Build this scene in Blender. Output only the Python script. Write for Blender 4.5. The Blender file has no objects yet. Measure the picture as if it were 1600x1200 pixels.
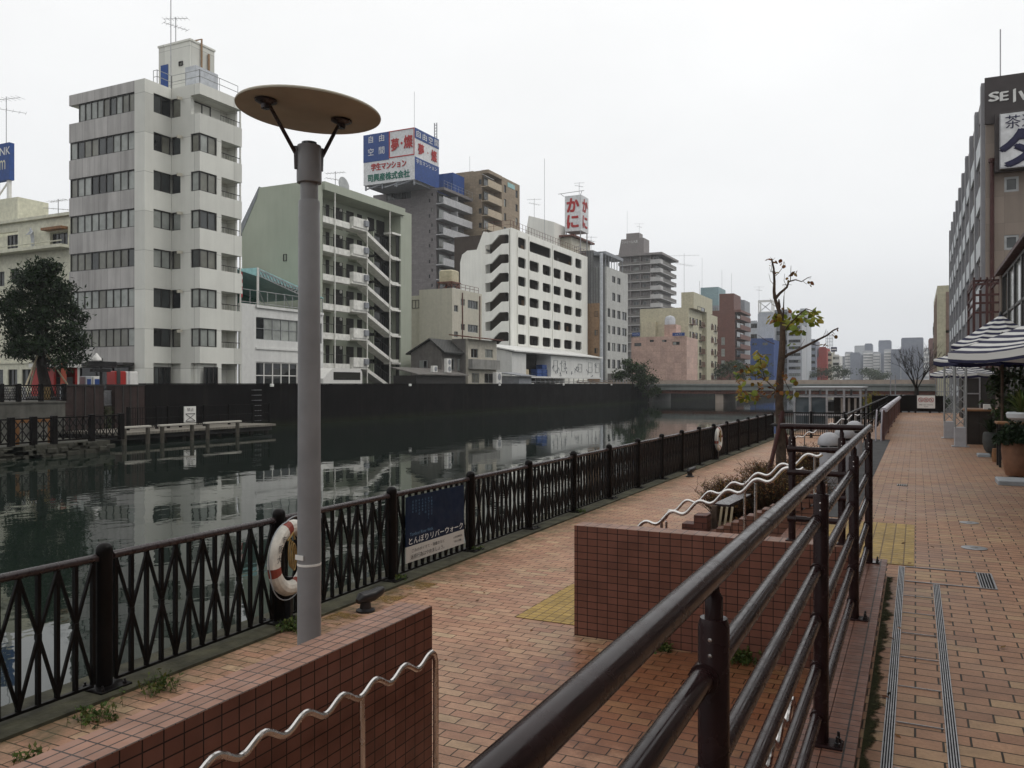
import bpy, math, random
from mathutils import Vector, Matrix
R = random.Random(11)
rad = math.radians
sin, cos, pi = math.sin, math.cos, math.pi
C = bpy.context.scene.collection
# ---- survey of the site: camera bearing and focal length, used to turn sight lines into real positions
F, YAW, CAMZ = 1290.0, rad(26.07), 1.6
SY, CY = sin(YAW), cos(YAW)
def ray(px, py):
    u = (px-800)/F; v = (600-py)/F
    return (-SY+u*CY, CY+u*SY, v)
def onX(px, py, X):
    d = ray(px, py); t = X/d[0]; return Vector((X, d[1]*t, CAMZ+d[2]*t))
def onY(px, py, Y):
    d = ray(px, py); t = Y/d[1]; return Vector((d[0]*t, Y, CAMZ+d[2]*t))
def onZ(px, py, Z):
    d = ray(px, py); t = (Z-CAMZ)/d[2]; return Vector((d[0]*t, d[1]*t, Z))
def YX(px, X): return onX(px, 600, X).y
def XY(px, Y): return onY(px, 600, Y).x
def ZX(px, py, X): return onX(px, py, X).z
def ZY(px, py, Y): return onY(px, py, Y).z

LOW, WATER = -0.8, -1.3        # lower river walk and water level; the promenade is z = 0

class MB:
    """collects faces; build() links them as ONE mesh object"""
    def __init__(s): s.v = []; s.f = []; s.m = []; s.s = []
    def add(s, vs, fs, m=0, sm=False):
        o = len(s.v); s.v += [tuple(x) for x in vs]
        for f in fs: s.f.append(tuple(i+o for i in f)); s.m.append(m); s.s.append(sm)
        return s
    def quad(s, a, b, c, d, m=0): return s.add([a, b, c, d], [(0, 1, 2, 3)], m)
    def box(s, x0, x1, y0, y1, z0, z1, m=0):
        if x0 > x1: x0, x1 = x1, x0
        if y0 > y1: y0, y1 = y1, y0
        return s.add([(x0,y0,z0),(x1,y0,z0),(x1,y1,z0),(x0,y1,z0),(x0,y0,z1),(x1,y0,z1),(x1,y1,z1),(x0,y1,z1)],
                     [(0,3,2,1),(4,5,6,7),(0,1,5,4),(1,2,6,5),(2,3,7,6),(3,0,4,7)], m)
    def bbox(s, x0, x1, y0, y1, z0, z1, b=.01, m=0):
        """box with chamfered vertical and top edges"""
        if x0 > x1: x0, x1 = x1, x0
        if y0 > y1: y0, y1 = y1, y0
        def ring(i, z): return [(x0+i+b,y0+i,z),(x1-i-b,y0+i,z),(x1-i,y0+i+b,z),(x1-i,y1-i-b,z),(x1-i-b,y1-i,z),(x0+i+b,y1-i,z),(x0+i,y1-i-b,z),(x0+i,y0+i+b,z)]
        vs = ring(0, z0)+ring(0, z1-b)+ring(b, z1)
        fs = [tuple(range(7, -1, -1)), tuple(range(16, 24))]
        for k in (0, 8):
            for i in range(8): j = (i+1) % 8; fs.append((k+i, k+j, k+8+j, k+8+i))
        return s.add(vs, fs, m)
    def bar(s, a, b, w, h, m=0, up=(0, 0, 1)):
        """rectangular bar from a to b"""
        a = Vector(a); b = Vector(b); d = (b-a).normalized(); up = Vector(up)
        if abs(d.dot(up)) > .99: up = Vector((0, 1, 0))
        x = d.cross(up).normalized()*w/2; y = x.cross(d).normalized()*h/2
        vs = [a-x-y, a+x-y, a+x+y, a-x+y, b-x-y, b+x-y, b+x+y, b-x+y]
        return s.add(vs, [(0,3,2,1),(4,5,6,7),(0,1,5,4),(1,2,6,5),(2,3,7,6),(3,0,4,7)], m)
    def tube(s, pts, r, n=8, m=0, caps=True, closed=False):
        P = [Vector(p) for p in pts]; N = len(P)
        rs = r if isinstance(r, (list, tuple)) else [r]*N
        T = []
        for i in range(N):
            if closed: d = P[(i+1) % N]-P[i-1]
            else: d = P[min(i+1, N-1)]-P[max(i-1, 0)]
            T.append(d.normalized() if d.length > 1e-9 else Vector((0, 0, 1)))
        a = Vector((0, 0, 1)) if abs(T[0].z) < .9 else Vector((1, 0, 0))
        x = (a-T[0]*a.dot(T[0])).normalized(); vs = []
        for i in range(N):
            x = (x-T[i]*x.dot(T[i])).normalized(); y = T[i].cross(x)
            for k in range(n):
                w = 2*pi*k/n; vs.append(P[i]+x*(cos(w)*rs[i])+y*(sin(w)*rs[i]))
        fs = []
        for i in range(N if closed else N-1):
            j = (i+1) % N
            for k in range(n): l = (k+1) % n; fs.append((i*n+k, i*n+l, j*n+l, j*n+k))
        s.add(vs, fs, m, True)
        if caps and not closed:
            s.add(vs[:n], [tuple(range(n-1, -1, -1))], m); s.add(vs[-n:], [tuple(range(n))], m)
        return s
    def lathe(s, prof, c=(0, 0, 0), n=20, m=0, M=None):
        """profile [(radius, z)] turned about the vertical through c"""
        vs = []
        for r, z in prof:
            for k in range(n): w = 2*pi*k/n; vs.append(Vector((r*cos(w), r*sin(w), z)))
        if M is not None: vs = [M @ v for v in vs]
        vs = [v+Vector(c) for v in vs]; fs = []
        for i in range(len(prof)-1):
            for k in range(n): l = (k+1) % n; fs.append((i*n+k, i*n+l, (i+1)*n+l, (i+1)*n+k))
        if prof[0][0] > 1e-6: fs.append(tuple(range(n-1, -1, -1)))
        if prof[-1][0] > 1e-6: fs.append(tuple((len(prof)-1)*n+k for k in range(n)))
        return s.add(vs, fs, m, True)
    def prism(s, poly, z0, z1, m=0, mtop=None):
        n = len(poly); vs = [(p[0], p[1], z0) for p in poly]+[(p[0], p[1], z1) for p in poly]
        s.add(vs, [(i, (i+1) % n, n+(i+1) % n, n+i) for i in range(n)]+[tuple(range(n-1, -1, -1))], m)
        return s.add(vs[n:], [tuple(range(n))], m if mtop is None else mtop)
    def slab(s, pts, d, m=0):
        """planar polygon pts thickened by vector d"""
        n = len(pts); d = Vector(d); vs = [Vector(p) for p in pts]; vs += [p+d for p in vs]
        return s.add(vs, [tuple(range(n)), tuple(range(2*n-1, n-1, -1))]+[(i, n+i, n+(i+1) % n, (i+1) % n) for i in range(n)], m)
    def wall(s, pl, u0, u1, z0, z1, holes=(), th=.25, m=0, mr=None):
        """wall sheet with real rectangular openings and reveals; pl = ('X', x) faces +X, ('Y', y) faces -Y"""
        mr = m if mr is None else mr
        P = place(pl)
        us = sorted({u0, u1, *[h[0] for h in holes], *[h[1] for h in holes]}); zs = sorted({z0, z1, *[h[2] for h in holes], *[h[3] for h in holes]})
        us = [u for u in us if u0-1e-6 <= u <= u1+1e-6]; zs = [z for z in zs if z0-1e-6 <= z <= z1+1e-6]
        for i in range(len(us)-1):
            for j in range(len(zs)-1):
                cu = (us[i]+us[i+1])/2; cz = (zs[j]+zs[j+1])/2
                if any(h[0] < cu < h[1] and h[2] < cz < h[3] for h in holes): continue
                s.quad(P(us[i], zs[j], 0), P(us[i+1], zs[j], 0), P(us[i+1], zs[j+1], 0), P(us[i], zs[j+1], 0), m)
        for (a, b, c, d) in list(holes)+[(u0, u1, z0, z1)]:
            mm = mr if (a, b, c, d) != (u0, u1, z0, z1) else m
            s.quad(P(a, c, 0), P(b, c, 0), P(b, c, th), P(a, c, th), mm); s.quad(P(a, d, 0), P(b, d, 0), P(b, d, th), P(a, d, th), mm)
            s.quad(P(a, c, 0), P(a, d, 0), P(a, d, th), P(a, c, th), mm); s.quad(P(b, c, 0), P(b, d, 0), P(b, d, th), P(b, c, th), mm)
        return s
    def cut(s, pl, outline, holes, th=.25, m=0):
        """wall sheet cut from any outline with any holes (filled by a 2D curve)"""
        P = place(pl); cu = bpy.data.curves.new('cutting', 'CURVE'); cu.dimensions = '2D'; cu.fill_mode = 'BOTH'; cu.extrude = th/2
        c0 = outline[0]
        for poly in [outline]+list(holes):
            sp = cu.splines.new('POLY'); sp.points.add(len(poly)-1); sp.use_cyclic_u = True
            for i, p in enumerate(poly): sp.points[i].co = (p[0]-c0[0], p[1]-c0[1], 0, 1)
        o = bpy.data.objects.new('cutting', cu); me = bpy.data.meshes.new_from_object(o)
        vs = [P(v.co.x+c0[0], v.co.y+c0[1], th/2-v.co.z) for v in me.vertices]
        s.add(vs, [tuple(p.vertices) for p in me.polygons], m)
        bpy.data.objects.remove(o); bpy.data.curves.remove(cu); bpy.data.meshes.remove(me); return s
    def text(s, body, pl, u, z, w=None, h=None, d=-.01, m=0, slant=0, align='C', ext=.004):
        """lettering w wide and h high, centred on (u, z) of plane pl"""
        P = place(pl); cu = bpy.data.curves.new('letters', 'FONT'); cu.body = body; cu.extrude = 0; cu.resolution_u = 3
        o = bpy.data.objects.new('letters', cu); me = bpy.data.meshes.new_from_object(o)
        xs = [v.co.x for v in me.vertices]; ys = [v.co.y for v in me.vertices]
        if not xs: return s
        cx, cy = (min(xs)+max(xs))/2, (min(ys)+max(ys))/2; sw, sh = max(xs)-min(xs), max(ys)-min(ys)
        ky = (h/sh) if h else w/sw; kx = (w/sw) if w else ky
        vs = [P(u+(v.co.x-cx)*kx+slant*(v.co.y-cy)*ky, z+(v.co.y-cy)*ky, d) for v in me.vertices]
        s.add(vs, [tuple(p.vertices) for p in me.polygons], m)
        bpy.data.objects.remove(o); bpy.data.curves.remove(cu); bpy.data.meshes.remove(me); return s
    def build(s, name, mats, parent=None, sharp=35):
        if not isinstance(mats, (list, tuple)): mats = [mats]
        me = bpy.data.meshes.new(name); off = Vector((0, 0, 0))
        if parent is not None:
            q = parent
            while q is not None: off = off+q.location; q = q.parent
        me.from_pydata([(x-off.x, y-off.y, z-off.z) for x, y, z in s.v], [], s.f)
        for m in mats: me.materials.append(m)
        me.polygons.foreach_set('material_index', s.m); me.polygons.foreach_set('use_smooth', s.s)
        uv = me.uv_layers.new(name='UVMap'); co = []
        V = s.v
        for p in me.polygons:
            n = p.normal; ax, ay, az = abs(n.x), abs(n.y), abs(n.z)
            for i in p.vertices:
                x, y, z = V[i]
                if az >= ax and az >= ay: co += [x, y]
                elif ax >= ay: co += [y, z]
                else: co += [x, z]
        uv.data.foreach_set('uv', co)
        if any(s.s): me.set_sharp_from_angle(angle=rad(sharp))
        me.update()
        o = bpy.data.objects.new(name, me); C.objects.link(o); o.parent = parent
        return o

def place(pl):
    k = pl[0]; w = pl[1]
    if k == 'X': return lambda u, z, d: Vector((w-d, u, z))
    if k == 'x': return lambda u, z, d: Vector((w+d, u, z))         # faces -X
    if k == 'Y': return lambda u, z, d: Vector((u, w+d, z))
    if k == 'y': return lambda u, z, d: Vector((u, w-d, z))
    if k == 'Z': return lambda u, z, d: Vector((u, z, w-d))
    if k == 'P':                                                    # general: origin, u direction, outward normal
        o, ud, nn = Vector(pl[1]), Vector(pl[2]).normalized(), Vector(pl[3]).normalized()
        return lambda u, z, d: o+ud*u+Vector((0, 0, z))-nn*d
def thing(name, label, cat, loc=(0, 0, 0), group=None):
    o = bpy.data.objects.new(name, None); C.objects.link(o); o.location = loc; o.empty_display_size = .2
    return tag(o, label, cat, group)
def tag(o, label, cat, group=None):
    o['label'] = label; o['category'] = cat
    if group: o['group'] = group
    return o
def kind(o, k): o['kind'] = k; return o
def dup(root, delta, label=None, group=None, rotz=None):
    """a copy of a thing with copies of its parts and sub-parts, moved by delta"""
    def cp(o, par):
        c = o.copy(); C.objects.link(c)
        if par is not None: c.parent = par
        for ch in list(o.children): cp(ch, c)
        return c
    r = cp(root, None); r.location = root.location+Vector(delta)
    if rotz is not None: r.rotation_euler = (0, 0, rotz)
    if label: r['label'] = label
    if group: r['group'] = group
    return r

# ---------------------------------------------------------------- materials
def nt_new(name):
    m = bpy.data.materials.new(name); m.use_nodes = True; t = m.node_tree
    return m, t, t.nodes['Principled BSDF']
def nd(t, typ, ins=None, **kw):
    n = t.nodes.new(typ)
    for k, v in kw.items(): setattr(n, k, v)
    for k, v in (ins or {}).items():
        if hasattr(v, 'is_linked') or isinstance(v, bpy.types.NodeSocket): t.links.new(v, n.inputs[k])
        else: n.inputs[k].default_value = v
    return n
def c4(c): return (c[0], c[1], c[2], 1)
def ramp(t, fac, stops, interp='LINEAR'):
    n = nd(t, 'ShaderNodeValToRGB', {'Fac': fac}); cr = n.color_ramp; cr.interpolation = interp
    while len(cr.elements) < len(stops): cr.elements.new(.5)
    for e, (p, c) in zip(cr.elements, stops): e.position = p; e.color = c4(c) if len(c) == 3 else c
    return n.outputs['Color']
def mixc(t, fac, a, b, mode='MIX'):
    n = nd(t, 'ShaderNodeMix', data_type='RGBA', blend_type=mode)
    for i, v in ((0, fac), (6, a), (7, b)):
        if isinstance(v, bpy.types.NodeSocket): t.links.new(v, n.inputs[i])
        else: n.inputs[i].default_value = v if i == 0 else c4(v)
    return n.outputs[2]
def mapr(t, v, a, b, c, d):
    return nd(t, 'ShaderNodeMapRange', {'Value': v, 'From Min': a, 'From Max': b, 'To Min': c, 'To Max': d}).outputs[0]
def noise(t, vec, scale, detail=4, rough=.55, dist=0):
    return nd(t, 'ShaderNodeTexNoise', {'Vector': vec, 'Scale': scale, 'Detail': detail, 'Roughness': rough, 'Distortion': dist}).outputs['Fac']
def gray(v): return (v, v, v)
def surf(name, col, rough=.6, var=.15, scale=3, streak=0, grid=None, gcol=None, metal=0, bump=0, bscale=30, coat=0, spec=None, tide=None):
    """plain painted or cast surface: mottled, optionally rain-streaked, optionally with panel or tile joints (grid = w, h, joint, offset)"""
    m, t, b = nt_new(name)
    geo = nd(t, 'ShaderNodeNewGeometry').outputs['Position']
    n1 = noise(t, geo, scale)
    k = mapr(t, n1, .3, .7, 1-var, 1+var)
    colr = mixc(t, 1.0, col, nd(t, 'ShaderNodeCombineColor', {'Red': k, 'Green': k, 'Blue': k}).outputs[0], 'MULTIPLY')
    if streak:
        mp = nd(t, 'ShaderNodeMapping', {'Vector': geo, 'Scale': (1.7, 1.7, .12)}).outputs[0]
        n2 = noise(t, mp, 1.3, 5, .65)
        kk = mapr(t, n2, .42, .72, 1, 1-streak)
        colr = mixc(t, 1.0, colr, nd(t, 'ShaderNodeCombineColor', {'Red': kk, 'Green': kk, 'Blue': kk}).outputs[0], 'MULTIPLY')
    lo = mapr(t, noise(t, geo, scale*.23, 5, .65), .32, .68, 1-var*.7, 1+var*.45)      # broad weathering
    colr = mixc(t, 1.0, colr, nd(t, 'ShaderNodeCombineColor', {'Red': lo, 'Green': lo, 'Blue': lo}).outputs[0], 'MULTIPLY')
    if tide:
        zc = nd(t, 'ShaderNodeSeparateXYZ', {0: geo}).outputs[2]; n3 = noise(t, nd(t, 'ShaderNodeMapping', {'Vector': geo, 'Scale': (.5, .5, .05)}).outputs[0], 2.2, 6, .7)
        colr = mixc(t, mapr(t, n3, .55, .8, 0, .75), colr, tide[0])
        za = nd(t, 'ShaderNodeMath', {0: n3, 1: .9, 2: zc}, operation='MULTIPLY_ADD').outputs[0]; colr = mixc(t, mapr(t, za, -.75, -.35, .8, 0), colr, tide[1])
    hgt = None
    if grid:
        uv = nd(t, 'ShaderNodeUVMap').outputs[0]
        br = nd(t, 'ShaderNodeTexBrick', {'Vector': uv, 'Scale': 1, 'Brick Width': grid[0], 'Row Height': grid[1], 'Mortar Size': grid[2], 'Mortar Smooth': .15, 'Color1': c4(gray(.86)), 'Color2': c4(gray(1.08)), 'Mortar': c4(gray(1))}, offset=grid[3], offset_frequency=2)
        colr = mixc(t, 1.0, colr, br.outputs['Color'], 'MULTIPLY')
        colr = mixc(t, br.outputs['Fac'], colr, gcol or tuple(x*.45 for x in col))
        hgt = br.outputs['Fac']
    t.links.new(colr, b.inputs['Base Color'])
    rr = mapr(t, noise(t, geo, scale*2.3, 3), .3, .7, max(.02, rough-.12), min(1, rough+.1)); t.links.new(rr, b.inputs['Roughness'])
    b.inputs['Metallic'].default_value = metal
    b.inputs['Specular IOR Level'].default_value = spec if spec is not None else (.28 if rough >= .5 else .4)
    if coat: b.inputs['Coat Weight'].default_value = coat; b.inputs['Coat Roughness'].default_value = .12
    if bump or hgt is not None:
        nb = None
        if hgt is not None:
            inv = nd(t, 'ShaderNodeMath', {0: 1.0, 1: hgt}, operation='SUBTRACT').outputs[0]
            nb = nd(t, 'ShaderNodeBump', {'Strength': .5, 'Distance': .004, 'Height': inv}).outputs[0]
        if bump:
            ins = {'Strength': bump, 'Distance': .01, 'Height': noise(t, geo, bscale, 5)}
            if nb is not None: ins['Normal'] = nb
            nb = nd(t, 'ShaderNodeBump', ins).outputs[0]
        t.links.new(nb, b.inputs['Normal'])
    return m
def paving(name, palette, wet=.5, moss=None, damp=None, bw=.225, bh=.1125):
    m, t, b = nt_new(name)
    uv = nd(t, 'ShaderNodeUVMap').outputs[0]; geo = nd(t, 'ShaderNodeNewGeometry').outputs['Position']
    wob = nd(t, 'ShaderNodeTexNoise', {'Vector': geo, 'Scale': 3.0, 'Detail': 2}).outputs['Color']
    uv2 = nd(t, 'ShaderNodeMix', {0: .006}, data_type='RGBA', blend_type='ADD'); t.links.new(uv, uv2.inputs[6]); t.links.new(wob, uv2.inputs[7])
    br = nd(t, 'ShaderNodeTexBrick', {'Vector': uv2.outputs[2], 'Scale': 1, 'Brick Width': bw, 'Row Height': bh, 'Mortar Size': .0055, 'Mortar Smooth': .35, 'Bias': 0, 'Color1': (0, 0, 0, 1), 'Color2': (1, 1, 1, 1), 'Mortar': (.5, .5, .5, 1)}, offset=.5)
    n = len(palette); stops = [((i+.5)/n, c) for i, c in enumerate(palette)]
    col = ramp(t, br.outputs['Color'], stops)
    big = noise(t, geo, .55, 5, .6); fine = noise(t, geo, 55, 4, .7); mid = noise(t, geo, 6, 4, .6)
    k = mapr(t, fine, .25, .75, .8, 1.2); col = mixc(t, 1, col, nd(t, 'ShaderNodeCombineColor', {'Red': k, 'Green': k, 'Blue': k}).outputs[0], 'MULTIPLY')
    k = mapr(t, mid, .3, .7, .86, 1.12); col = mixc(t, 1, col, nd(t, 'ShaderNodeCombineColor', {'Red': k, 'Green': k, 'Blue': k}).outputs[0], 'MULTIPLY')
    wetm = mapr(t, big, .42, .62, 0, 1)
    k = mapr(t, wetm, 0, 1, 1, 1-.38*wet); col = mixc(t, 1, col, nd(t, 'ShaderNodeCombineColor', {'Red': k, 'Green': k, 'Blue': k}).outputs[0], 'MULTIPLY')
    jc = mixc(t, mapr(t, mid, .35, .65, 0, 1), (.016, .009, .006), (.026, .021, .01))
    col = mixc(t, br.outputs['Fac'], col, jc)
    vo = nd(t, 'ShaderNodeTexVoronoi', {'Vector': geo, 'Scale': 1.9, 'Randomness': 1}); gum = mapr(t, nd(t, 'ShaderNodeMath', {0: fine, 1: .02, 2: vo.outputs['Distance']}, operation='MULTIPLY_ADD').outputs[0], .036, .046, .6, 0)      # trodden gum and drips
    col = mixc(t, gum, col, (.045, .036, .03))
    soil_ = mapr(t, noise(t, geo, 1.7, 6, .7), .5, .72, 0, .38); col = mixc(t, soil_, col, (.085, .06, .042))     # ingrained dirt
    if moss:    # moss creeping over the bricks towards one edge: (x at the edge, x where it ends)
        x = nd(t, 'ShaderNodeSeparateXYZ', {0: geo}).outputs[0]
        g = mapr(t, x, moss[0], moss[1], .62, 0); mm = nd(t, 'ShaderNodeMath', {0: g, 1: noise(t, geo, 4, 6, .7)}, operation='MULTIPLY').outputs[0]
        mm = mapr(t, mm, .2, .38, 0, .8); col = mixc(t, mm, col, (.05, .052, .02))
    rg = mapr(t, wetm, 0, 1, .62, .62-.3*wet)
    if damp:    # a lasting puddle stain with its own ragged outline
        dv = nd(t, 'ShaderNodeVectorMath', {0: geo, 1: (damp[0][0], damp[0][1], LOW)}, operation='DISTANCE').outputs['Value']
        dm = nd(t, 'ShaderNodeMath', {0: mid, 1: 1.3, 2: dv}, operation='MULTIPLY_ADD').outputs[0]; dm = mapr(t, dm, damp[1]+.15, damp[1]+.75, 1, 0)
        col = mixc(t, dm, col, mixc(t, 1, col, (.5, .36, .27), 'MULTIPLY')); rg = nd(t, 'ShaderNodeMath', {0: dm, 1: -.25, 2: rg}, operation='MULTIPLY_ADD').outputs[0]
    t.links.new(col, b.inputs['Base Color']); b.inputs['Specular IOR Level'].default_value = .22
    t.links.new(rg, b.inputs['Roughness'])
    inv = nd(t, 'ShaderNodeMath', {0: 1.0, 1: br.outputs['Fac']}, operation='SUBTRACT').outputs[0]
    h = nd(t, 'ShaderNodeMath', {0: fine, 1: .25, 2: inv}, operation='MULTIPLY_ADD').outputs[0]
    h = nd(t, 'ShaderNodeMath', {0: br.outputs['Color'], 1: .35, 2: h}, operation='MULTIPLY_ADD').outputs[0]
    t.links.new(nd(t, 'ShaderNodeBump', {'Strength': .55, 'Distance': .006, 'Height': h}).outputs[0], b.inputs['Normal'])
    return m
def leafmat(name, cols, rough=.5):
    m, t, b = nt_new(name)
    g = nd(t, 'ShaderNodeNewGeometry'); rnd = g.outputs['Random Per Island']
    n = len(cols); col = ramp(t, rnd, [((i+.5)/n, c) for i, c in enumerate(cols)])
    t.links.new(col, b.inputs['Base Color']); b.inputs['Roughness'].default_value = rough; b.inputs['Specular IOR Level'].default_value = .15
    tr = nd(t, 'ShaderNodeBsdfTranslucent', {'Color': col}); mx = nd(t, 'ShaderNodeMixShader', {0: .25, 1: b.outputs[0], 2: tr.outputs[0]})
    t.links.new(mx.outputs[0], t.nodes['Material Output'].inputs['Surface']); return m
def glassmat(name, col, rough=.04, var=.3):
    """window pane seen from outside: dark room or drawn blind behind a reflecting pane"""
    m, t, b = nt_new(name)
    geo = nd(t, 'ShaderNodeNewGeometry').outputs['Position']
    k = mapr(t, noise(t, geo, .9, 3), .3, .7, 1-var, 1+var)
    t.links.new(mixc(t, 1, col, nd(t, 'ShaderNodeCombineColor', {'Red': k, 'Green': k, 'Blue': k}).outputs[0], 'MULTIPLY'), b.inputs['Base Color'])
    b.inputs['Roughness'].default_value = rough; b.inputs['IOR'].default_value = 1.5
    nb = nd(t, 'ShaderNodeBump', {'Strength': .02, 'Distance': .05, 'Height': noise(t, geo, .7, 2)}).outputs[0]; t.links.new(nb, b.inputs['Normal'])
    return m

M = {}
M['glass'] = glassmat('dark_pane', (.012, .014, .015))
M['glass2'] = glassmat('dim_pane', (.05, .055, .055))
M['blind'] = glassmat('blind_pane', (.27, .285, .265), .12)
M['curtain'] = glassmat('curtain_pane', (.15, .15, .125), .12)
M['frame'] = surf('window_frame_dark', (.03, .028, .027), .45)
M['alu'] = surf('window_frame_aluminium', (.30, .31, .31), .4, metal=.3)
M['pave'] = paving('promenade_bricks', [(0.308, 0.164, 0.099), (0.338, 0.189, 0.114), (0.363, 0.211, 0.127), (0.322, 0.175, 0.105), (0.376, 0.250, 0.143), (0.346, 0.196, 0.120), (0.283, 0.154, 0.096)], .4)
M['pave_low'] = paving('river_walk_bricks', [(0.359, 0.195, 0.125), (0.391, 0.224, 0.144), (0.416, 0.253, 0.163), (0.370, 0.202, 0.130), (0.433, 0.300, 0.187), (0.398, 0.231, 0.152), (0.345, 0.184, 0.121)], .4, moss=(-5.45, -4.2), damp=((-1.5, 6.2), 1.6))
M['tile'] = surf('wall_tiles', (.165, .07, .049), .42, .14, 5, grid=(.1, .066, .0036, 0), gcol=(.018, .011, .009), bump=.04, bscale=60, spec=.22, streak=.18)
M['tile_cap'] = surf('cap_tiles', (.29, .135, .098), .4, .12, 5, grid=(.11, .055, .004, 0), gcol=(.03, .02, .017), bump=.05, bscale=60)
M['ledge'] = surf('ledge_bricks', (.175, .082, .056), .5, .18, 7, grid=(.13, .062, .004, 0), gcol=(.02, .014, .011), bump=.08, bscale=60, spec=.22)
M['brown'] = surf('brown_painted_steel', (.02, .0095, .0098), .24, .25, 9, spec=.2)
M['fence'] = surf('dark_fence_paint', (.0062, .0054, .0054), .4, .25, 6, spec=.09)
M['fence_cap'] = surf('worn_rail_paint', (.03, .021, .022), .3, .25, 8, spec=.4)
M['steel'] = surf('polished_steel', (.62, .60, .58), .22, .06, 12, metal=1)
M['bolt'] = surf('bolt_steel', (.25, .24, .23), .35, .2, 30, metal=1)
M['galv'] = surf('galvanised_steel', (.30, .30, .31), .42, .15, 14, metal=.7)
M['pole'] = surf('grey_pole_paint', (.205, .205, .21), .45, .09, 5, streak=.16, bump=.03, bscale=150)
M['disc'] = surf('lamp_disc_paint', (.40, .375, .30), .55, .06, 4)
M['stone'] = surf('quay_stone', (.045, .044, .034), .75, .3, 6, streak=0, bump=.4, bscale=22)
M['moss'] = surf('mossy_stone', (.05, .048, .03), .85, .5, 5, bump=.6, bscale=35)
M['tact'] = surf('tactile_yellow', (.34, .225, .062), .6, .22, 9, grid=(.1, .1, .006, 0), gcol=(.13, .08, .028), bump=.1, bscale=50, spec=.2)
M['dirt'] = surf('planter_soil', (.06, .032, .02), .95, .4, 25, bump=1, bscale=40)
M['black'] = surf('black_iron', (.012, .011, .012), .4, .2, 12)
M['white'] = surf('white_paint', (.66, .65, .62), .45, .06, 6)
M['red'] = surf('red_paint', (.32, .02, .016), .4, .1, 5)
M['wallblack'] = surf('flood_wall_dark', (.0085, .0075, .0078), .8, .35, .35, streak=.4, grid=(4.0, 30, .012, 0), gcol=(.005, .0045, .0045), bump=.2, bscale=4, spec=.06, tide=((.026,.024,.02), (.016,.02,.011)))
M['concrete'] = surf('grey_concrete', (.25, .245, .23), .8, .15, 1.2, streak=.3, bump=.1)
M['rope'] = surf('rope_yellow', (.24, .16, .06), .8, .2, 30)
M['graypad'] = surf('grey_slab', (.30, .32, .34), .6, .12, 6)
M['terra'] = surf('terracotta', (.22, .115, .07), .7, .25, 6, bump=.15, bscale=30)
M['pot_dark'] = surf('dark_pot', (.06, .062, .06), .6, .2, 8)
M['wood'] = surf('wood', (.22, .11, .05), .6, .25, 8)
M['woodpale'] = surf('bleached_wood', (.45, .38, .26), .6, .2, 10)
M['trunk'] = surf('bark', (.075, .052, .038), .9, .4, 14, bump=.8, bscale=30)
M['trunk_dark'] = surf('bark_dark', (.022, .017, .014), .9, .4, 10, bump=.8, bscale=20)
M['needle'] = leafmat('evergreen_leaves', [(.008, .016, .008), (.014, .026, .012), (.018, .034, .013), (.024, .044, .017)])
M['leaf'] = leafmat('autumn_leaves', [(.24, .17, .02), (.17, .20, .022), (.10, .15, .02), (.17, .19, .03), (.22, .10, .025), (.12, .05, .02), (.26, .21, .03)])
M['leaf_green'] = leafmat('turning_leaves', [(.13, .17, .02), (.18, .22, .025), (.21, .21, .03), (.10, .14, .018), (.25, .20, .025)])
M['leaf_rust'] = leafmat('rusty_leaves', [(.22, .09, .02), (.15, .05, .018), (.18, .14, .02), (.10, .045, .02)])
M['bush'] = leafmat('bush_leaves', [(.018, .035, .012), (.03, .055, .018), (.045, .075, .024), (.022, .03, .012)])
M['weed'] = leafmat('weed_leaves', [(.05, .09, .02), (.08, .12, .03), (.10, .10, .03), (.035, .06, .015)])
M['twig'] = leafmat('bare_twigs', [(.035, .02, .013), (.055, .031, .02), (.075, .044, .027), (.04, .033, .017)], .8)
def glow(name, col, st):
    m, t, b = nt_new(name); b.inputs['Base Color'].default_value = c4(col)
    b.inputs['Emission Color'].default_value = c4(col); b.inputs['Emission Strength'].default_value = st; return m

def water_mat():
    m, t, b = nt_new('river_water')
    b.inputs['Base Color'].default_value = (.010, .016, .0125, 1); b.inputs['Roughness'].default_value = .018; b.inputs['IOR'].default_value = 1.33
    geo = nd(t, 'ShaderNodeNewGeometry').outputs['Position']
    mp = nd(t, 'ShaderNodeMapping', {'Vector': geo, 'Scale': (1, .8, 1)}).outputs[0]
    a = noise(t, mp, 1.1, 3, .45, .4); c = noise(t, mp, .16, 2, .5); f = noise(t, mp, 4.5, 2, .5)
    patch = mapr(t, noise(t, geo, .05, 2), .35, .65, .35, 1)
    h = nd(t, 'ShaderNodeMath', {0: f, 1: .12, 2: a}, operation='MULTIPLY_ADD').outputs[0]
    h = nd(t, 'ShaderNodeMath', {0: h, 1: patch}, operation='MULTIPLY').outputs[0]
    h = nd(t, 'ShaderNodeMath', {0: c, 1: 1.2, 2: h}, operation='MULTIPLY_ADD').outputs[0]
    t.links.new(nd(t, 'ShaderNodeBump', {'Strength': 1, 'Distance': .007, 'Height': h}).outputs[0], b.inputs['Normal'])
    return m
M['water'] = water_mat()
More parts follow.
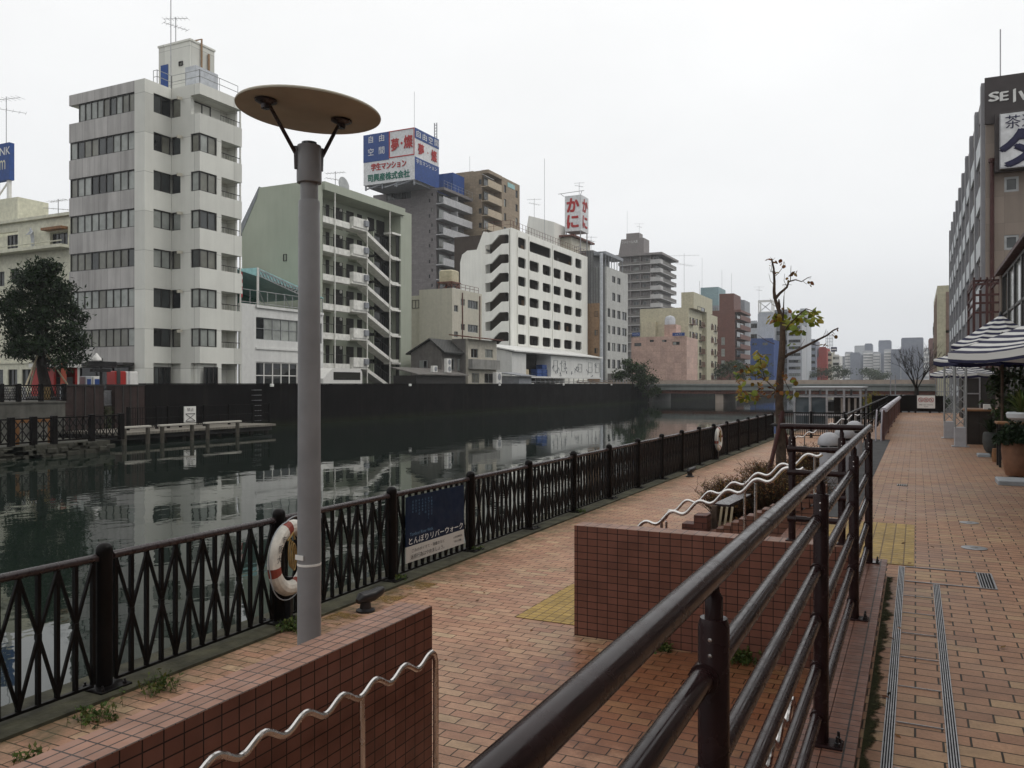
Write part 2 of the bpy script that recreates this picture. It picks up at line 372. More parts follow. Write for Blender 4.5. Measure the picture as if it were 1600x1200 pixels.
# ---------------------------------------------------------------- camera, sky, light
sc = bpy.context.scene
cam = bpy.data.cameras.new('camera'); co = bpy.data.objects.new('camera', cam); C.objects.link(co)
co.location = (0, 0, CAMZ); co.rotation_euler = (rad(90), 0, YAW); cam.sensor_width = 36; cam.lens = 36*F/1600; cam.clip_start = .05; cam.clip_end = 5000
sc.camera = co
sc.view_settings.view_transform = 'Standard'; sc.view_settings.look = 'None'; sc.view_settings.exposure = 0; sc.view_settings.gamma = 1
SUN_EL, SUN_AZ = rad(52), rad(70)       # azimuth measured from +Y towards +X
w = bpy.data.worlds.new('World'); sc.world = w; w.use_nodes = True; t = w.node_tree; bg = t.nodes['Background']
sky = nd(t, 'ShaderNodeTexSky', sky_type='NISHITA', sun_disc=False, sun_elevation=SUN_EL, sun_rotation=SUN_AZ, air_density=1.5, dust_density=4)
hs = nd(t, 'ShaderNodeHueSaturation', {'Saturation': .25, 'Color': sky.outputs[0]})
d = nd(t, 'ShaderNodeTexCoord').outputs['Generated']
z = nd(t, 'ShaderNodeSeparateXYZ', {0: d}).outputs[2]
lum = ramp(t, z, [(0, (.64, .66, .69)), (.2, (.81, .82, .83)), (.7, (1.0, 1.0, .99))])   # overcast: brighter overhead
cl = mapr(t, noise(t, nd(t, 'ShaderNodeMapping', {'Vector': d, 'Scale': (1, 1, 2.5)}).outputs[0], 1.6, 5, .55, .3), .3, .7, .95, 1.05)
lum = mixc(t, 1, lum, nd(t, 'ShaderNodeCombineColor', {'Red': cl, 'Green': cl, 'Blue': cl}).outputs[0], 'MULTIPLY')
lum = nd(t, 'ShaderNodeVectorMath', {0: lum, 'Scale': 11.7}, operation='SCALE').outputs[0]
colr = mixc(t, .92, hs.outputs[0], lum)
t.links.new(colr, bg.inputs['Color']); bg.inputs['Strength'].default_value = .1
L = bpy.data.lights.new('sun', 'SUN'); L.energy = .7; L.angle = rad(25); L.color = (1, .96, .9); lo = bpy.data.objects.new('sun', L); C.objects.link(lo)
lo.rotation_euler = Vector((sin(SUN_AZ)*cos(SUN_EL), cos(SUN_AZ)*cos(SUN_EL), sin(SUN_EL))).to_track_quat('Z', 'Y').to_euler()
# ---------------------------------------------------------------- haze
def haze(density):
    m = bpy.data.materials.new('haze_air'); m.use_nodes = True; t = m.node_tree; t.nodes.clear()
    out = t.nodes.new('ShaderNodeOutputMaterial'); v = nd(t, 'ShaderNodeVolumePrincipled', {'Color': (.95, .975, 1, 1), 'Density': density, 'Anisotropy': .25})
    t.links.new(v.outputs[0], out.inputs['Volume'])
    kind(MB().box(-260, 160, -60, 760, -4.2, 66).build('haze', m), 'stuff')
sc.cycles.volume_bounces = 1
haze(.0003)
# ---------------------------------------------------------------- ground, river, walks
M['cap_x'] = surf('cap_tiles_lengthwise', (.27, .145, .10), .5, .16, 5, grid=(.0575, .105, .0042, 0), gcol=(.028, .019, .016), bump=.06, bscale=60)
M['cap_y'] = surf('cap_tiles_crosswise', (.27, .145, .10), .5, .16, 5, grid=(.105, .0575, .0042, 0), gcol=(.03, .02, .017), bump=.06, bscale=60)
M['earth'] = surf('earth', (.06, .055, .045), .95, .3, .4)
M['asphalt'] = surf('asphalt', (.055, .055, .056), .85, .2, 3)
kind(MB().quad((-2500,-800,-4), (2500,-800,-4), (2500,3500,-4), (-2500,3500,-4)).build('ground', M['earth']), 'structure')
g = MB(); nx, ny = 2, 2
g.quad((-39.6,-55,WATER), (-6.05,-55,WATER), (-6.05,745,WATER), (-39.6,745,WATER))
kind(g.build('river', M['water']), 'structure')
kind(MB().box(-250,-39.9,-55,740,-3.9,.9).build('far_bank', M['asphalt']), 'structure')
kind(MB().box(-1.55,150,51.6,740,-3.9,-.06).box(-6.0,-1.55,62,740,-3.9,-.9).build('near_bank', M['asphalt']), 'structure')
kind(MB().prism([(-5.5,-8),(-.4,-8),(-.4,7.4),(-1.3,7.4),(-1.3,62),(-5.5,62)], -3.9, LOW).build('river_walk', M['pave_low']), 'structure')
qe = MB().box(-6.05,-5.5,-8,62,-3.9,LOW+.025)
kind(qe.build('quay_edge', M['moss']), 'structure')
kind(MB().prism([(-.23,-8),(12,-8),(12,51.5),(-1.3,51.5),(-1.3,10.15),(-.95,10.15),(-.95,7.6),(-.23,7.6)], -3.8, 0, 1, 0).build('promenade', [M['pave'], M['tile']]), 'structure')
kind(MB().box(-.47,-.232,-8,7.598,LOW-.1,.105).build('promenade_ledge', M['tile']), 'structure')
lc = MB().box(-.485,-.345,-8,7.61,.105,.125).box(-.341,-.215,-8,7.61,.105,.127)
kind(lc.build('ledge_coping', M['ledge']), 'structure')
def moss_mat():
    m, t, b = nt_new('ragged_moss'); geo = nd(t, 'ShaderNodeNewGeometry').outputs['Position']
    n_ = noise(t, geo, 30, 5, .7); t.links.new(ramp(t, n_, [(.3, (.02,.018,.011)), (.7, (.055,.058,.024))]), b.inputs['Base Color']); b.inputs['Roughness'].default_value = .9; b.inputs['Specular IOR Level'].default_value = .1
    x = nd(t, 'ShaderNodeSeparateXYZ', {0: geo}).outputs[0]; e = mapr(t, x, -.214, -.14, .22, -.12)
    a = mapr(t, nd(t, 'ShaderNodeMath', {0: noise(t, geo, 5, 6, .75), 1: e}, operation='ADD').outputs[0], .5, .64, 0, .85); t.links.new(a, b.inputs['Alpha'])
    t.links.new(nd(t, 'ShaderNodeBump', {'Strength': .8, 'Distance': .006, 'Height': n_}).outputs[0], b.inputs['Normal']); return m
kind(MB().prism([(-.214,-8),(-.137,-8),(-.137,3),(-.137,5),(-.137,7.5),(-.214,7.5)], .001, .005).build('moss_strip', moss_mat()), 'stuff')
kind(MB().slab([(-2.6,4.0,LOW+.003),(-.49,4.0,LOW+.003),(-.49,-8,LOW+.5),(-2.6,-8,LOW+.5)], (0,0,-.3)).build('ramp', M['pave_low']), 'structure')
kind(MB().box(-.9,-.015,8.05,10.4,.002,.006).build('tactile_paving', M['tact']), 'structure')
kind(MB().box(-3.7,-3.05,7.64,9.2,LOW+.002,LOW+.007).build('river_walk_tactile_paving', M['tact']), 'structure')
def worn_mat():
    m, t, b = nt_new('worn_yellow_paint'); geo = nd(t, 'ShaderNodeNewGeometry').outputs['Position']
    b.inputs['Base Color'].default_value = (.20, .115, .022, 1); b.inputs['Roughness'].default_value = .7
    a = mapr(t, noise(t, geo, 3.2, 6, .75), .46, .62, 0, .7); t.links.new(a, b.inputs['Alpha']); return m
wm = MB().box(-5.45,-5.15,6.35,7.0,LOW+.003,LOW+.004).box(-5.45,-5.15,7.5,8.5,LOW+.003,LOW+.004)
kind(wm.build('worn_yellow_marking', worn_mat()), 'structure')
# drains let into the promenade
M['void'] = surf('drain_void', (.006, .006, .006), .9)
def drain(name, label, x0, x1, y0, y1):
    o = thing(name, label, 'drain', ((x0+x1)/2, (y0+y1)/2, 0), 'slot drains in the promenade')
    MB().box(x0, x1, y0, y1, .001, .0025).build('channel', M['void'], o)
    b = MB(); n = 5
    for i in range(n):
        x = x0+(x1-x0)*i/(n-1); b.box(x-.0022, x+.0022, y0, y1, .0028, .0075)
    b.build('grating', M['galv'], o); return o
drain('slot_drain', 'long steel slot drain nearest the tiled ledge and railing', -.132, -.09, -2, 8.0)
drain('slot_drain', 'steel slot drain further from the railing, ending at the square cover', .124, .166, -2, 7.38)
o = thing('drain_cover', 'brick filled rectangular inspection cover with steel rim at the head of the drains', 'drain cover', (.2, 7.7, 0))
b = MB(); b.box(-.08,.57,7.40,7.415,.003,.0085).box(-.08,.57,7.985,8.0,.003,.0085).box(.557,.57,7.415,7.985,.003,.0085).box(.455,.465,7.415,7.985,.003,.0085)
for yy in [k*.52+.66 for k in range(13)]: b.box(-.083,.117,yy,yy+.006,.003,.0078)
b.build('rim', M['galv'], o)
b = MB().box(.466,.556,7.416,7.984,.001,.0025); b.build('channel', M['void'], o)
b = MB()
for i in range(4): b.box(.475+i*.02,.482+i*.02,7.416,7.984,.0028,.0075)
b.build('grating', M['galv'], o)
for (x, y, r, l) in ((.51, 9.2, .115, 'round steel plate set in the bricks nearest the drain cover'), (.55, 10.85, .10, 'smaller round steel plate in the bricks further along the promenade')):
    o = thing('floor_plate', l, 'floor plate', (x, y, 0), 'round plates in the promenade')
    MB().lathe([(r, .001), (r, .006), (r*.86, .0075), (0, .008)], (x, y, 0), 24).build('plate', M['galv'], o)
    MB().lathe([(r*.3, .008), (r*.3, .0095), (0, .0097)], (x, y, 0), 12).build('lens', M['bolt'], o)
o = thing('floor_grate', 'small dark square grate in the bricks beside the tactile paving', 'grate', (-.2, 14.4, 0))
b = MB().box(-.27,-.12,14.3,14.55,.001,.003); b.build('channel', M['void'], o)
b = MB()
for i in range(5): b.box(-.265+i*.03,-.255+i*.03,14.3,14.55,.0032,.007)
b.build('grating', M['bolt'], o)

# ---------------------------------------------------------------- tiled walls of the stairwell
o = thing('tiled_wall', 'low brown tiled wall in the left foreground with the wavy handrail', 'wall', (-2.755, 4.29, LOW), 'tiled walls round the sunken court')
MB().box(-2.87,-2.64,-5,4.292,LOW,.247).build('wall_body', M['tile'], o)
MB().box(-2.869,-2.641,-5,4.291,.2472,.250).build('coping', M['cap_x'], o)
o = thing('tiled_wall', 'brown tiled wall across the sunken court, in front of the stairs', 'wall', (-1.7, 7.46, LOW), 'tiled walls round the sunken court')
MB().box(-2.932,-.472,7.348,7.572,LOW,.247).build('wall_body', M['tile'], o)
MB().box(-2.931,-.473,7.349,7.571,.2472,.25).build('coping', M['cap_y'], o)
b = MB().box(-1.66,-1.5,7.338,7.347,LOW+.1,LOW+.26)
for i in range(5): b.box(-1.645+i*.03,-1.635+i*.03,7.332,7.337,LOW+.12,LOW+.24)
b.build('vent_plate', M['black'], o)

# ---------------------------------------------------------------- wavy steel handrails
def wave(s): return sin(s+.55*sin(s))
def handrail(label, path, posts, r=.017, group='wavy steel handrails'):
    o = thing('handrail', label, 'handrail', path[0], group)
    MB().tube(path, r, 10).build('rail', M['steel'], o)
    for a in posts:
        MB().tube(a, .015, 8).build('post', M['steel'], o)
    return o
def ramp_path(x, yend, n=260, y0=-2.0):
    P = []
    for i in range(n):
        y = y0+(yend-y0)*i/(n-1); zz = .042-.0413*(y-4.08)-.026+.027*sin(2*pi*(4.08-y)/.272+pi/2)
        P.append((x, y, zz))
    x_, y_, z_ = P[-1]
    return P+[(x, y_+.03, z_+.005), (x, y_+.06, z_-.015), (x, y_+.075, z_-.06), (x, y_+.078, z_-.2), (x, y_+.078, LOW)]
def zr(y): return .042-.0413*(y-4.08)-.05
handrail('wavy polished steel handrail fixed to the left foreground tiled wall', ramp_path(-2.52, 4.06),
         [[(-2.52, y, zr(y)), (-2.52, y, zr(y)-.12), (-2.52, y+.005, zr(y)-.10), (-2.52, y+.005, LOW)] for y in (3.42, 1.9, .4)])
handrail('wavy steel handrail glimpsed low between the brown railing bars', [(x, y, z+.05 if z > -.1 else z) for x, y, z in ramp_path(-.535, 4.12)],
         [[(-.535, y, zr(y)+.05), (-.535, y, LOW)] for y in (3.4, 1.9, .4)])
def stair_path(y, x0=-2.68, x1=-.92):
    P = [(x0-.03, y, -.03), (x0+.02, y, .02)]; n = 110
    for i in range(n):
        x = x0+.06+(x1-x0-.06)*i/(n-1); P.append((x, y, .232+.44*(x+2.41)+.034*sin(2*pi*(x+2.41)/.268+pi/2+.35)-.03))
    return P
def stair_z(x): return .2+.44*(x+2.41)
handrail('wavy polished steel handrail of the stairs, nearer the cross wall', stair_path(7.95), [[(x, 7.95, stair_z(x)), (x, 7.95, LOW+.1)] for x in (-2.25, -1.35)])
handrail('wavy polished steel handrail of the stairs, on the planter side', stair_path(9.6), [[(-2.66, 9.6, -.03), (-2.66, 9.6, LOW)]]+[[(x, 9.6, stair_z(x)), (x, 9.6, LOW+.1)] for x in (-1.75, -1.0)])
b = MB()
for k in range(6): b.box(-2.62+.268*k, -.951, 7.58, 9.88, LOW+.133*k, LOW+.133*(k+1))
kind(b.build('stairs', M['ledge']), 'structure')
M['slatred'] = surf('dark_red_brick', (.10, .036, .026), .6, .25, 6, grid=(.2, .07, .005, .5), gcol=(.03,.014,.01))
# stepped brick cheek and sloped edging of the planter
o = thing('stair_cheek', 'stepped dark brick cheek with sloped edging beside the stairs and planter', 'brick edging', (-2, 10, LOW))
b = MB().box(-2.55,-2.405,9.9,10.13,LOW,-.09).box(-2.404,-2.25,9.9,10.13,LOW,.02)
b.build('step_block', M['slatred'], o)
b = MB()
for i in range(15):
    x = -2.23+i*.088; z0 = -.29+.5*(x+2.23); b.bar((x+.044, 9.9, z0+.04), (x+.044, 10.12, z0+.04), .08, .17)
b.slab([(-2.245,9.915,LOW),(-.95,9.915,LOW),(-.95,9.915,.26),(-2.245,9.915,-.34)], (0,.19,0)); b.build('edging', M['ledge'], o)
# planter
b = MB(); NX, NY = 14, 40
def soil(x, y): return -.56+(x+2.95)*.30+.05*sin(3*x+y*2.2)+.04*sin(5.1*y+x)
for i in range(NX):
    for j in range(NY):
        x0, x1 = -2.95+1.64*i/NX, -2.95+1.64*(i+1)/NX; y0, y1 = 10.14+9*j/NY, 10.14+9*(j+1)/NY
        b.quad((x0,y0,soil(x0,y0)), (x1,y0,soil(x1,y0)), (x1,y1,soil(x1,y1)), (x0,y1,soil(x0,y1)))
b.box(-2.949,-1.311,10.14,19.1,LOW-.2,-.66); kind(b.build('planter_bed', M['dirt']), 'structure')
b = MB().box(-3.06,-2.95,10.14,19.2,LOW,-.50); tag(b.build('planter_kerb', M['tile']), 'low brick kerb along the river side of the shrub planter', 'kerb')
def leaf_quad(b, p, size, m=0, droop=.3, asp=1.0):
    th = R.uniform(0, 2*pi); ph = R.gauss(0, .7)
    u = Vector((cos(th)*cos(ph), sin(th)*cos(ph), sin(ph)-droop)).normalized(); v = u.cross(Vector((R.gauss(0,.5), R.gauss(0,.5), 1))).normalized()
    h = size*R.uniform(.6, 1.25); wdt = h*.5*asp; p = Vector(p)
    b.add([p, p+u*h*.5+v*wdt*.55, p+u*h, p+u*h*.5-v*wdt*.55], [(0, 1, 2, 3)], m)
def litter(b, n, f, size):
    for _ in range(n):
        p = f(); th = R.uniform(0, 6.3); h = size*R.uniform(.6, 1.3); u = Vector((cos(th), sin(th), R.uniform(-.2,.3)))*h; v = Vector((-sin(th), cos(th), R.uniform(-.2,.3)))*h*.5
        p = Vector(p); b.add([p, p+u*.5+v*.5, p+u, p+u*.5-v*.5], [(0,1,2,3)])
b = MB()
def lp():
    x, y = R.uniform(-2.9,-1.35), R.uniform(10.2,14); return (x, y, soil(x,y)+.012)
litter(b, 1500, lp, .06); kind(b.build('leaf_litter', M['leaf_rust']), 'stuff')
b = MB()
def fl():
    if R.random() < .6: return (R.uniform(-5.3,-3), 4+R.random()**1.3*18, LOW+.006)
    return (R.choice([R.gauss(-.12,.03), R.uniform(-.1,2.4)]), R.uniform(2.5,22), .008)
litter(b, 150, fl, .05); kind(b.build('fallen_leaves', M['leaf_rust']), 'stuff')
# bare, twiggy shrubs
def shrub(label, cx, cy, w, h, n=260):
    z0 = soil(cx, cy)-.03; b = MB(); l = MB()
    for i in range(n):
        a = R.uniform(0, 2*pi); rr = R.random()**.5*w*.35; p = Vector((cx+cos(a)*rr, cy+sin(a)*rr, z0)); a2 = a+R.gauss(0,.7); sp = R.uniform(.05,1)*w*.45
        q = p+Vector((cos(a2)*sp, sin(a2)*sp, h*R.uniform(.55, 1.05))); mid = (p+q)/2+Vector((R.gauss(0,.03), R.gauss(0,.03), .04))
        b.tube([p, mid, q], [.0055, .004, .002], 3, caps=False)
        for k in range(5):
            s0 = mid.lerp(q, R.uniform(-.4, 1)); e = s0+Vector((R.gauss(0,.07), R.gauss(0,.07), R.uniform(.0,.12)))
            b.tube([s0, e], [.003, .0015], 3, caps=False)
            if R.random() < .8: leaf_quad(l, e, .035, 0)
    o = thing('bare_shrub', label, 'shrub', (cx, cy, z0), 'bare brown shrubs in the planter')
    b.build('twig', M['twig'], o); l.build('leaf', M['leaf_rust'], o)
for i, (x, y, w_, h_, l) in enumerate(((-2.35,12.1,.8,.42,'low bare brown shrub nearest the stepped brick cheek'), (-1.75,11.9,.9,.46,'bare twiggy shrub beside the sloped brick edging, nearest the stairs'), (-2.45,12.9,.9,.5,'bare twiggy shrub on the river side, second from the cheek'),
        (-1.6,12.8,.9,.5,'bare twiggy shrub in front of the domed bollards'), (-2.45,13.8,.9,.55,'bare twiggy shrub just in front of the young tree'), (-1.65,13.5,.8,.62,'bare twiggy shrub between the young tree and the nearest bollard'), (-2.3,15.4,.9,.5,'bare twiggy shrub behind the young tree trunk'), (-1.7,16.6,.9,.6,'bare twiggy shrub at the far end of the planter'))):
    shrub(l, x, y, w_, h_)
o = thing('planter_guard', 'dark low board on three cream slats at the planter corner', 'planter guard', (-2.3, 10.4, -.4))
MB().bar((-2.16,10.3,.1), (-2.05,11.2,.13), .2, .03).build('board', M['fence_cap'], o)
for i in range(3): MB().bar((-2.19+i*.06,10.24+i*.02,-.3), (-2.14+i*.06,10.24+i*.02,.09), .026, .02).build('slat', M['woodpale'], o)
MB().box(-2.26,-2.2,10.2,10.27,-.6,.1).build('post', M['trunk'], o)

# ---------------------------------------------------------------- brown tube railing of the promenade
rl = thing('tube_railing', 'dark brown wet tube railing with five bars along the ledge in the right foreground', 'railing', (-.35, 3.6, .125))
XR = -.35
def collar(b, p, axis):
    p = Vector(p); a = Vector(axis)*.035; b.tube([p-a, p+a], .029, 14)
def rpost(x, y, axis=(0,1,0), z0=.125, side=1):
    b = MB().tube([(x,y,z0), (x,y,1.135), (x,y,1.15)], [.0305,.0305,.026], 16)
    p = b.build('post', M['brown'], rl)
    q = MB().tube([(x,y,1.14), (x,y,1.19), (x,y,1.20)], [.018,.018,.012], 10).tube([(x,y,1.185),(x-.004,y,1.225)], [.014,.012], 8)
    q.build('neck', M['brown'], p)
    for z in (1.04,.84,.64,.44,.24):
        c = MB(); collar(c, (x-.012*abs(axis[1]), y-.012*abs(axis[0]), z), axis); c.build('collar', M['brown'], p)
    for z in (1.115,1.085): MB().lathe([(0,.0),(.004,.0005),(.0045,.003)], (0,0,0), 8, M=Matrix.Translation((x,y-.0335,z)) @ Matrix.Rotation(rad(-90),4,'X')).build('screw', M['steel'], p)
    f = MB().bbox(x-.05,x+.085,y-.05,y+.05,z0,z0+.012,.004); f.build('base_plate', M['brown'], p)
    for dx, dy in ((.065,-.028),(.065,.028)): MB().lathe([(.011,z0+.012),(.011,z0+.025),(.006,z0+.026),(.006,z0+.05),(0,z0+.052)], (x+dx,y+dy,0), 6).build('anchor_bolt', M['black'], p)
    return p
for y in (-.4, 1.6, 3.6, 5.6, 7.42): rpost(XR, y)
for z in (1.04,.84,.64,.44,.24): MB().tube([(XR-.014,-2,z),(XR-.014,7.46,z)], .0225, 14).build('bar', M['brown'], rl)
b = MB().tube([(XR-.004,-2,1.232),(XR-.004,4.4,1.232)], .0245, 20).tube([(XR-.004,4.404,1.232),(XR-.004,7.72,1.232),(XR-.004,7.74,1.232)], [.0245,.0245,.018], 20)
b.tube([(XR-.004,4.395,1.232),(XR-.004,4.41,1.232)], .0238, 16); b.tube([(XR-.004,2.2,1.232),(XR-.004,2.203,1.232)], .0249, 20)
b.build('top_rail', M['brown'], rl)
for x in (-.96, -.56): rpost(x, 7.46, (1,0,0), .25)
for z in (1.04,.84,.64,.44): 
    b = MB().tube([(-.94,7.46,z),(-.84,7.46,z)], .026, 12).tube([(-.84,7.46,z),(-.68,7.46,z)], .021, 12).tube([(-.68,7.46,z),(-.58,7.46,z)], .026, 12); b.build('bar', M['brown'], rl)
MB().tube([(-1.06,7.46,1.235),(-1.04,7.46,1.235),(-.39,7.46,1.235)], [.018,.0245,.0245], 16).build('top_rail', M['brown'], rl)

# ---------------------------------------------------------------- riverside fence
XF, YF, SP = -5.73, 4.42, 1.98
fn = thing('riverside_fence', 'long dark iron fence of crossed bars along the near edge of the river', 'fence', (XF, YF, LOW))
b = MB().lathe([(.062,0),(.062,1.07),(.064,1.075),(.064,1.10),(.058,1.125),(.04,1.145),(.018,1.152),(0,1.153)], (XF,YF,LOW), 18); post0 = b.build('post', M['fence'], fn)
b = MB().bbox(XF-.13,XF+.15,YF-.14,YF+.14,LOW+.025,LOW+.04,.004); bp = b.build('base_plate', M['fence'], post0)
bbs = [MB().lathe([(.016,LOW+.04),(.016,LOW+.056),(.009,LOW+.057),(.009,LOW+.075),(0,LOW+.077)], (XF+dx,YF+dy,0), 6).build('anchor_bolt', M['black'], post0) for dx, dy in ((-.09,-.1),(.11,-.1),(-.09,.1),(.11,.1))]
b = MB(); y0, y1 = YF+.1, YF+SP-.1; zt, zb = LOW+1.02, LOW+.07; n = 12; dy = (y1-y0)/n
for i in range(n+1):
    y = y0+dy*i; b.box(XF-.017,XF+.017,y-.014,y+.014,zb,zt)
for i in range(0, n, 2):
    ya, ym, yb = y0+dy*i, y0+dy*(i+1), y0+dy*(i+2); zm = (zt+zb)/2+.02
    for (p, q) in (((ya, zt), (ym-.008, zm+.02)), ((ym+.008, zm+.02), (yb, zt)), ((ya, zb), (ym-.008, zm-.02)), ((ym+.008, zm-.02), (yb, zb))):
        b.bar((XF+.004,p[0],p[1]), (XF+.004,q[0],q[1]), .02, .022, up=(1,0,0))
    b.box(XF-.018,XF+.02,ym-.018,ym+.018,zm-.02,zm+.02)
b.box(XF-.014,XF+.014,y0,y1,zb-.02,zb+.002)
pan0 = b.build('bar_panel', M['fence'], fn)
b = MB().tube([(XF,YF+.075,LOW+1.045),(XF,YF+.095,LOW+1.045),(XF,YF+SP-.095,LOW+1.045),(XF,YF+SP-.075,LOW+1.045)], [.028,.033,.033,.028], 14)
b.box(XF-.018,XF+.018,YF+.05,YF+.085,LOW+1.02,LOW+1.055).box(XF-.018,XF+.018,YF+SP-.085,YF+SP-.05,LOW+1.02,LOW+1.055)
rail0 = b.build('top_rail', M['fence_cap'], fn)
def kid(o, par, dlt=(0,0,0)):
    c = o.copy(); C.objects.link(c); c.parent = par; c.location = o.location+Vector(dlt); return c
for k in range(-2, 18):
    if k == 0: continue
    p = kid(post0, fn, (0, SP*k, 0)); kid(bp, p)
    for bb in (bbs if k < 7 else ()): kid(bb, p)
for k in range(-2, 17):
    if k == 0: continue
    kid(pan0, fn, (0, SP*k, 0)); kid(rail0, fn, (0, SP*k, 0))
# board on the fence
XB = XF+.05; M['navy'] = surf('board_navy', (.004,.013,.034), .5, .1, 4, spec=.15); M['paper'] = surf('board_white', (.45,.43,.40), .5, .05, 4); M['ink'] = surf('black_lettering', (.03,.03,.035), .6); M['lw'] = surf('white_lettering', (.7,.7,.68), .5); M['lb'] = surf('pale_blue_lettering', (.10,.19,.30), .5)
o = thing('info_board', 'navy and white notice board with white lettering fixed to the riverside fence', 'notice board', (XB, 9.4, LOW))
yb0, yb1, zb0, zb1 = 8.62, 10.08, LOW+.17, LOW+.99
MB().box(XB-.012,XB,yb0,yb1,zb0+.2,zb1).build('panel', M['navy'], o); MB().box(XB-.012,XB+.001,yb0,yb1,zb0,zb0+.2).build('notice_strip', M['paper'], o)
pl = ('X', XB)
b = MB(); b.text('とんぼりリバーウォーク', pl, 9.36, zb0+.262, 1.36, .085, -.003); b.build('title', M['lw'], o)
b = MB(); b.text('Tombori River Walk', pl, 8.98, zb0+.345, .55, .04, -.003); 
for i, s_ in enumerate(('水都の川辺を','ゆっくりと歩く','とんぼりの','水辺の道','やすらぎの','ひととき','川の流れ')):
    for j, ch in enumerate(s_): b.text(ch, pl, 9.22-i*.075, zb1-.07-j*.042, None, .03, -.003)
b.build('small_print', M['lb'], o)
b = MB(); b.text('ごみのポイすて・落書きなど', pl, 9.15, zb0+.135, .8, .045, -.003); b.text('迷惑行為はやめましょう。', pl, 9.13, zb0+.06, .82, .06, -.003); b.text('大阪市建設局', pl, 9.9, zb0+.13, .24, .03, -.003); b.text('河川課', pl, 9.9, zb0+.07, .2, .03, -.003); b.build('notice_lettering', M['ink'], o)
for y in (yb0+.05, yb1-.05): MB().box(XB-.03,XB-.012,y-.02,y+.02,zb0+.3,zb0+.4).build('clamp', M['galv'], o)

# life buoys hung on the fence
M['orange'] = surf('buoy_red', (.22,.045,.03), .5, .2, 8); M['buoy'] = surf('buoy_white', (.55,.53,.48), .5, .2, 9)
def lifebuoy(label, y, full=True, rot=0):
    x = XF+.13; zc = LOW+.67; Ro, rr = .30, .075; o = thing('life_buoy', label, 'life buoy', (x, y, zc), 'life buoys on the riverside fence')
    b = MB(); n, k = 48, 12; vs = []
    for i in range(n):
        a = 2*pi*i/n
        for j in range(k):
            w_ = 2*pi*j/k; r_ = Ro+rr*cos(w_); vs.append((x+rr*.8*sin(w_), y+r_*cos(a), zc+r_*sin(a)))
    for i in range(n):
        a = (i+.5)/n*360; red = any(abs((a-c+180) % 360-180) < 8 for c in (12, 102, 192, 282))
        for j in range(k): b.add([vs[i*k+j], vs[((i+1) % n)*k+j], vs[((i+1) % n)*k+(j+1) % k], vs[i*k+(j+1) % k]], [(0,1,2,3)], 1 if red else 0, True)
    b.build('ring', [M['buoy'], M['orange']], o)
    b = MB(); P = []
    for i in range(49):
        a = 2*pi*i/48+rad(15); r_ = Ro+rr+.008+.035*abs(sin(2*(a-rad(15)))); P.append((x+.01, y+r_*cos(a), zc+r_*sin(a)))
    b.tube(P, .006, 5); b.build('grab_line', M['graypad'], o)
    b = MB()
    for q in range(3):
        P = [(x+.07+.01*q, y+.015*q-.12+.035*sin(2*pi*i/24), zc+.07+.13*cos(2*pi*i/24)-.02*q) for i in range(25)]; b.tube(P, .008, 5)
    b.tube([(x+.07,y-.17,zc+.2),(x+.09,y-.1,zc+.27),(x+.09,y-.08,zc+.2)], .01, 6); b.build('throw_line', M['rope'], o)
    b = MB().bar((x-.09,y-.02,zc+.34), (x+.02,y-.02,zc+.34), .03, .03); b.build('hook', M['black'], o); MB().bar((x-.06,y+.03,LOW+.03), (x-.06,y+.03,zc-.2), .1, .05).build('bracket', M['black'], o)
    if full:
        b = MB()
        for ch, a in (('大',177),('阪',158),('市',139)):
            aa = rad(a-5); b.text(ch, ('X', x), y+Ro*cos(aa), zc+Ro*sin(aa), None, .075, -.0615)
        b.build('lettering', M['ink'], o)
    o.rotation_euler = (0, 0, rad(rot))
lifebuoy('white life buoy with red bands on the fence, half behind the lamp post', 6.43, rot=9)
lifebuoy('white life buoy with red bands further along the riverside fence', 26.3, False)
# mooring bollards
def horn(label, x, y, s=1):
    o = thing('mooring_bollard', label, 'bollard', (x, y, LOW), 'mooring bollards along the quay'); z = LOW
    MB().lathe([(.10*s,z),(.10*s,z+.02),(.062*s,z+.035),(.055*s,z+.10*s),(.06*s,z+.13*s)], (x,y,0), 18).build('base', M['black'], o)
    P = [(x-.02*s, y-.11*s, z+.125*s), (x-.01*s,y-.06*s,z+.15*s), (x,y,z+.15*s), (x+.03*s,y+.09*s,z+.155*s), (x+.06*s,y+.18*s,z+.185*s), (x+.07*s,y+.22*s,z+.195*s)]
    MB().tube(P, [.03*s,.06*s,.068*s,.062*s,.052*s,.03*s], 14).build('horn', M['black'], o)
horn('black iron mooring bollard with a horn, beside the tiled wall end', -5.22, 7.15)
horn('small black iron mooring bollard halfway along the quay', -5.25, 21.2, 1.1)

# ---------------------------------------------------------------- lamp post
lx, ly = -3.60, 4.31
lp_ = thing('lamp_post', 'grey lamp post with a tilted brown disc reflector on two struts', 'street lamp', (lx, ly, LOW))
b = MB().lathe([(.077,LOW),(.0765,.6),(.072,2.0),(.0695,2.80),(.066,2.81)], (lx,ly,0), 28); b.build('shaft', M['pole'], lp_)
b = MB().lathe([(.058,2.80),(.058,2.935)], (lx,ly,0), 28); b.build('neck', M['pole'], lp_)
b = MB().lathe([(.058,2.925),(.079,2.927),(.081,2.94),(.081,3.16),(.077,3.172),(.02,3.18),(0,3.18)], (lx,ly,0), 28); hd = b.build('head', M['pole'], lp_)
b = MB().lathe([(.05,3.175),(.05,3.195),(0,3.20)], (lx,ly,0), 20); b.build('lens', M['glass2'], hd)
dc = Vector((lx+.0, ly+.0, 3.40)); right = Vector((CY, SY, 0)); fwd = Vector((-SY, CY, 0))
tilt = Matrix.Rotation(rad(3.4), 4, fwd)
Mx = tilt
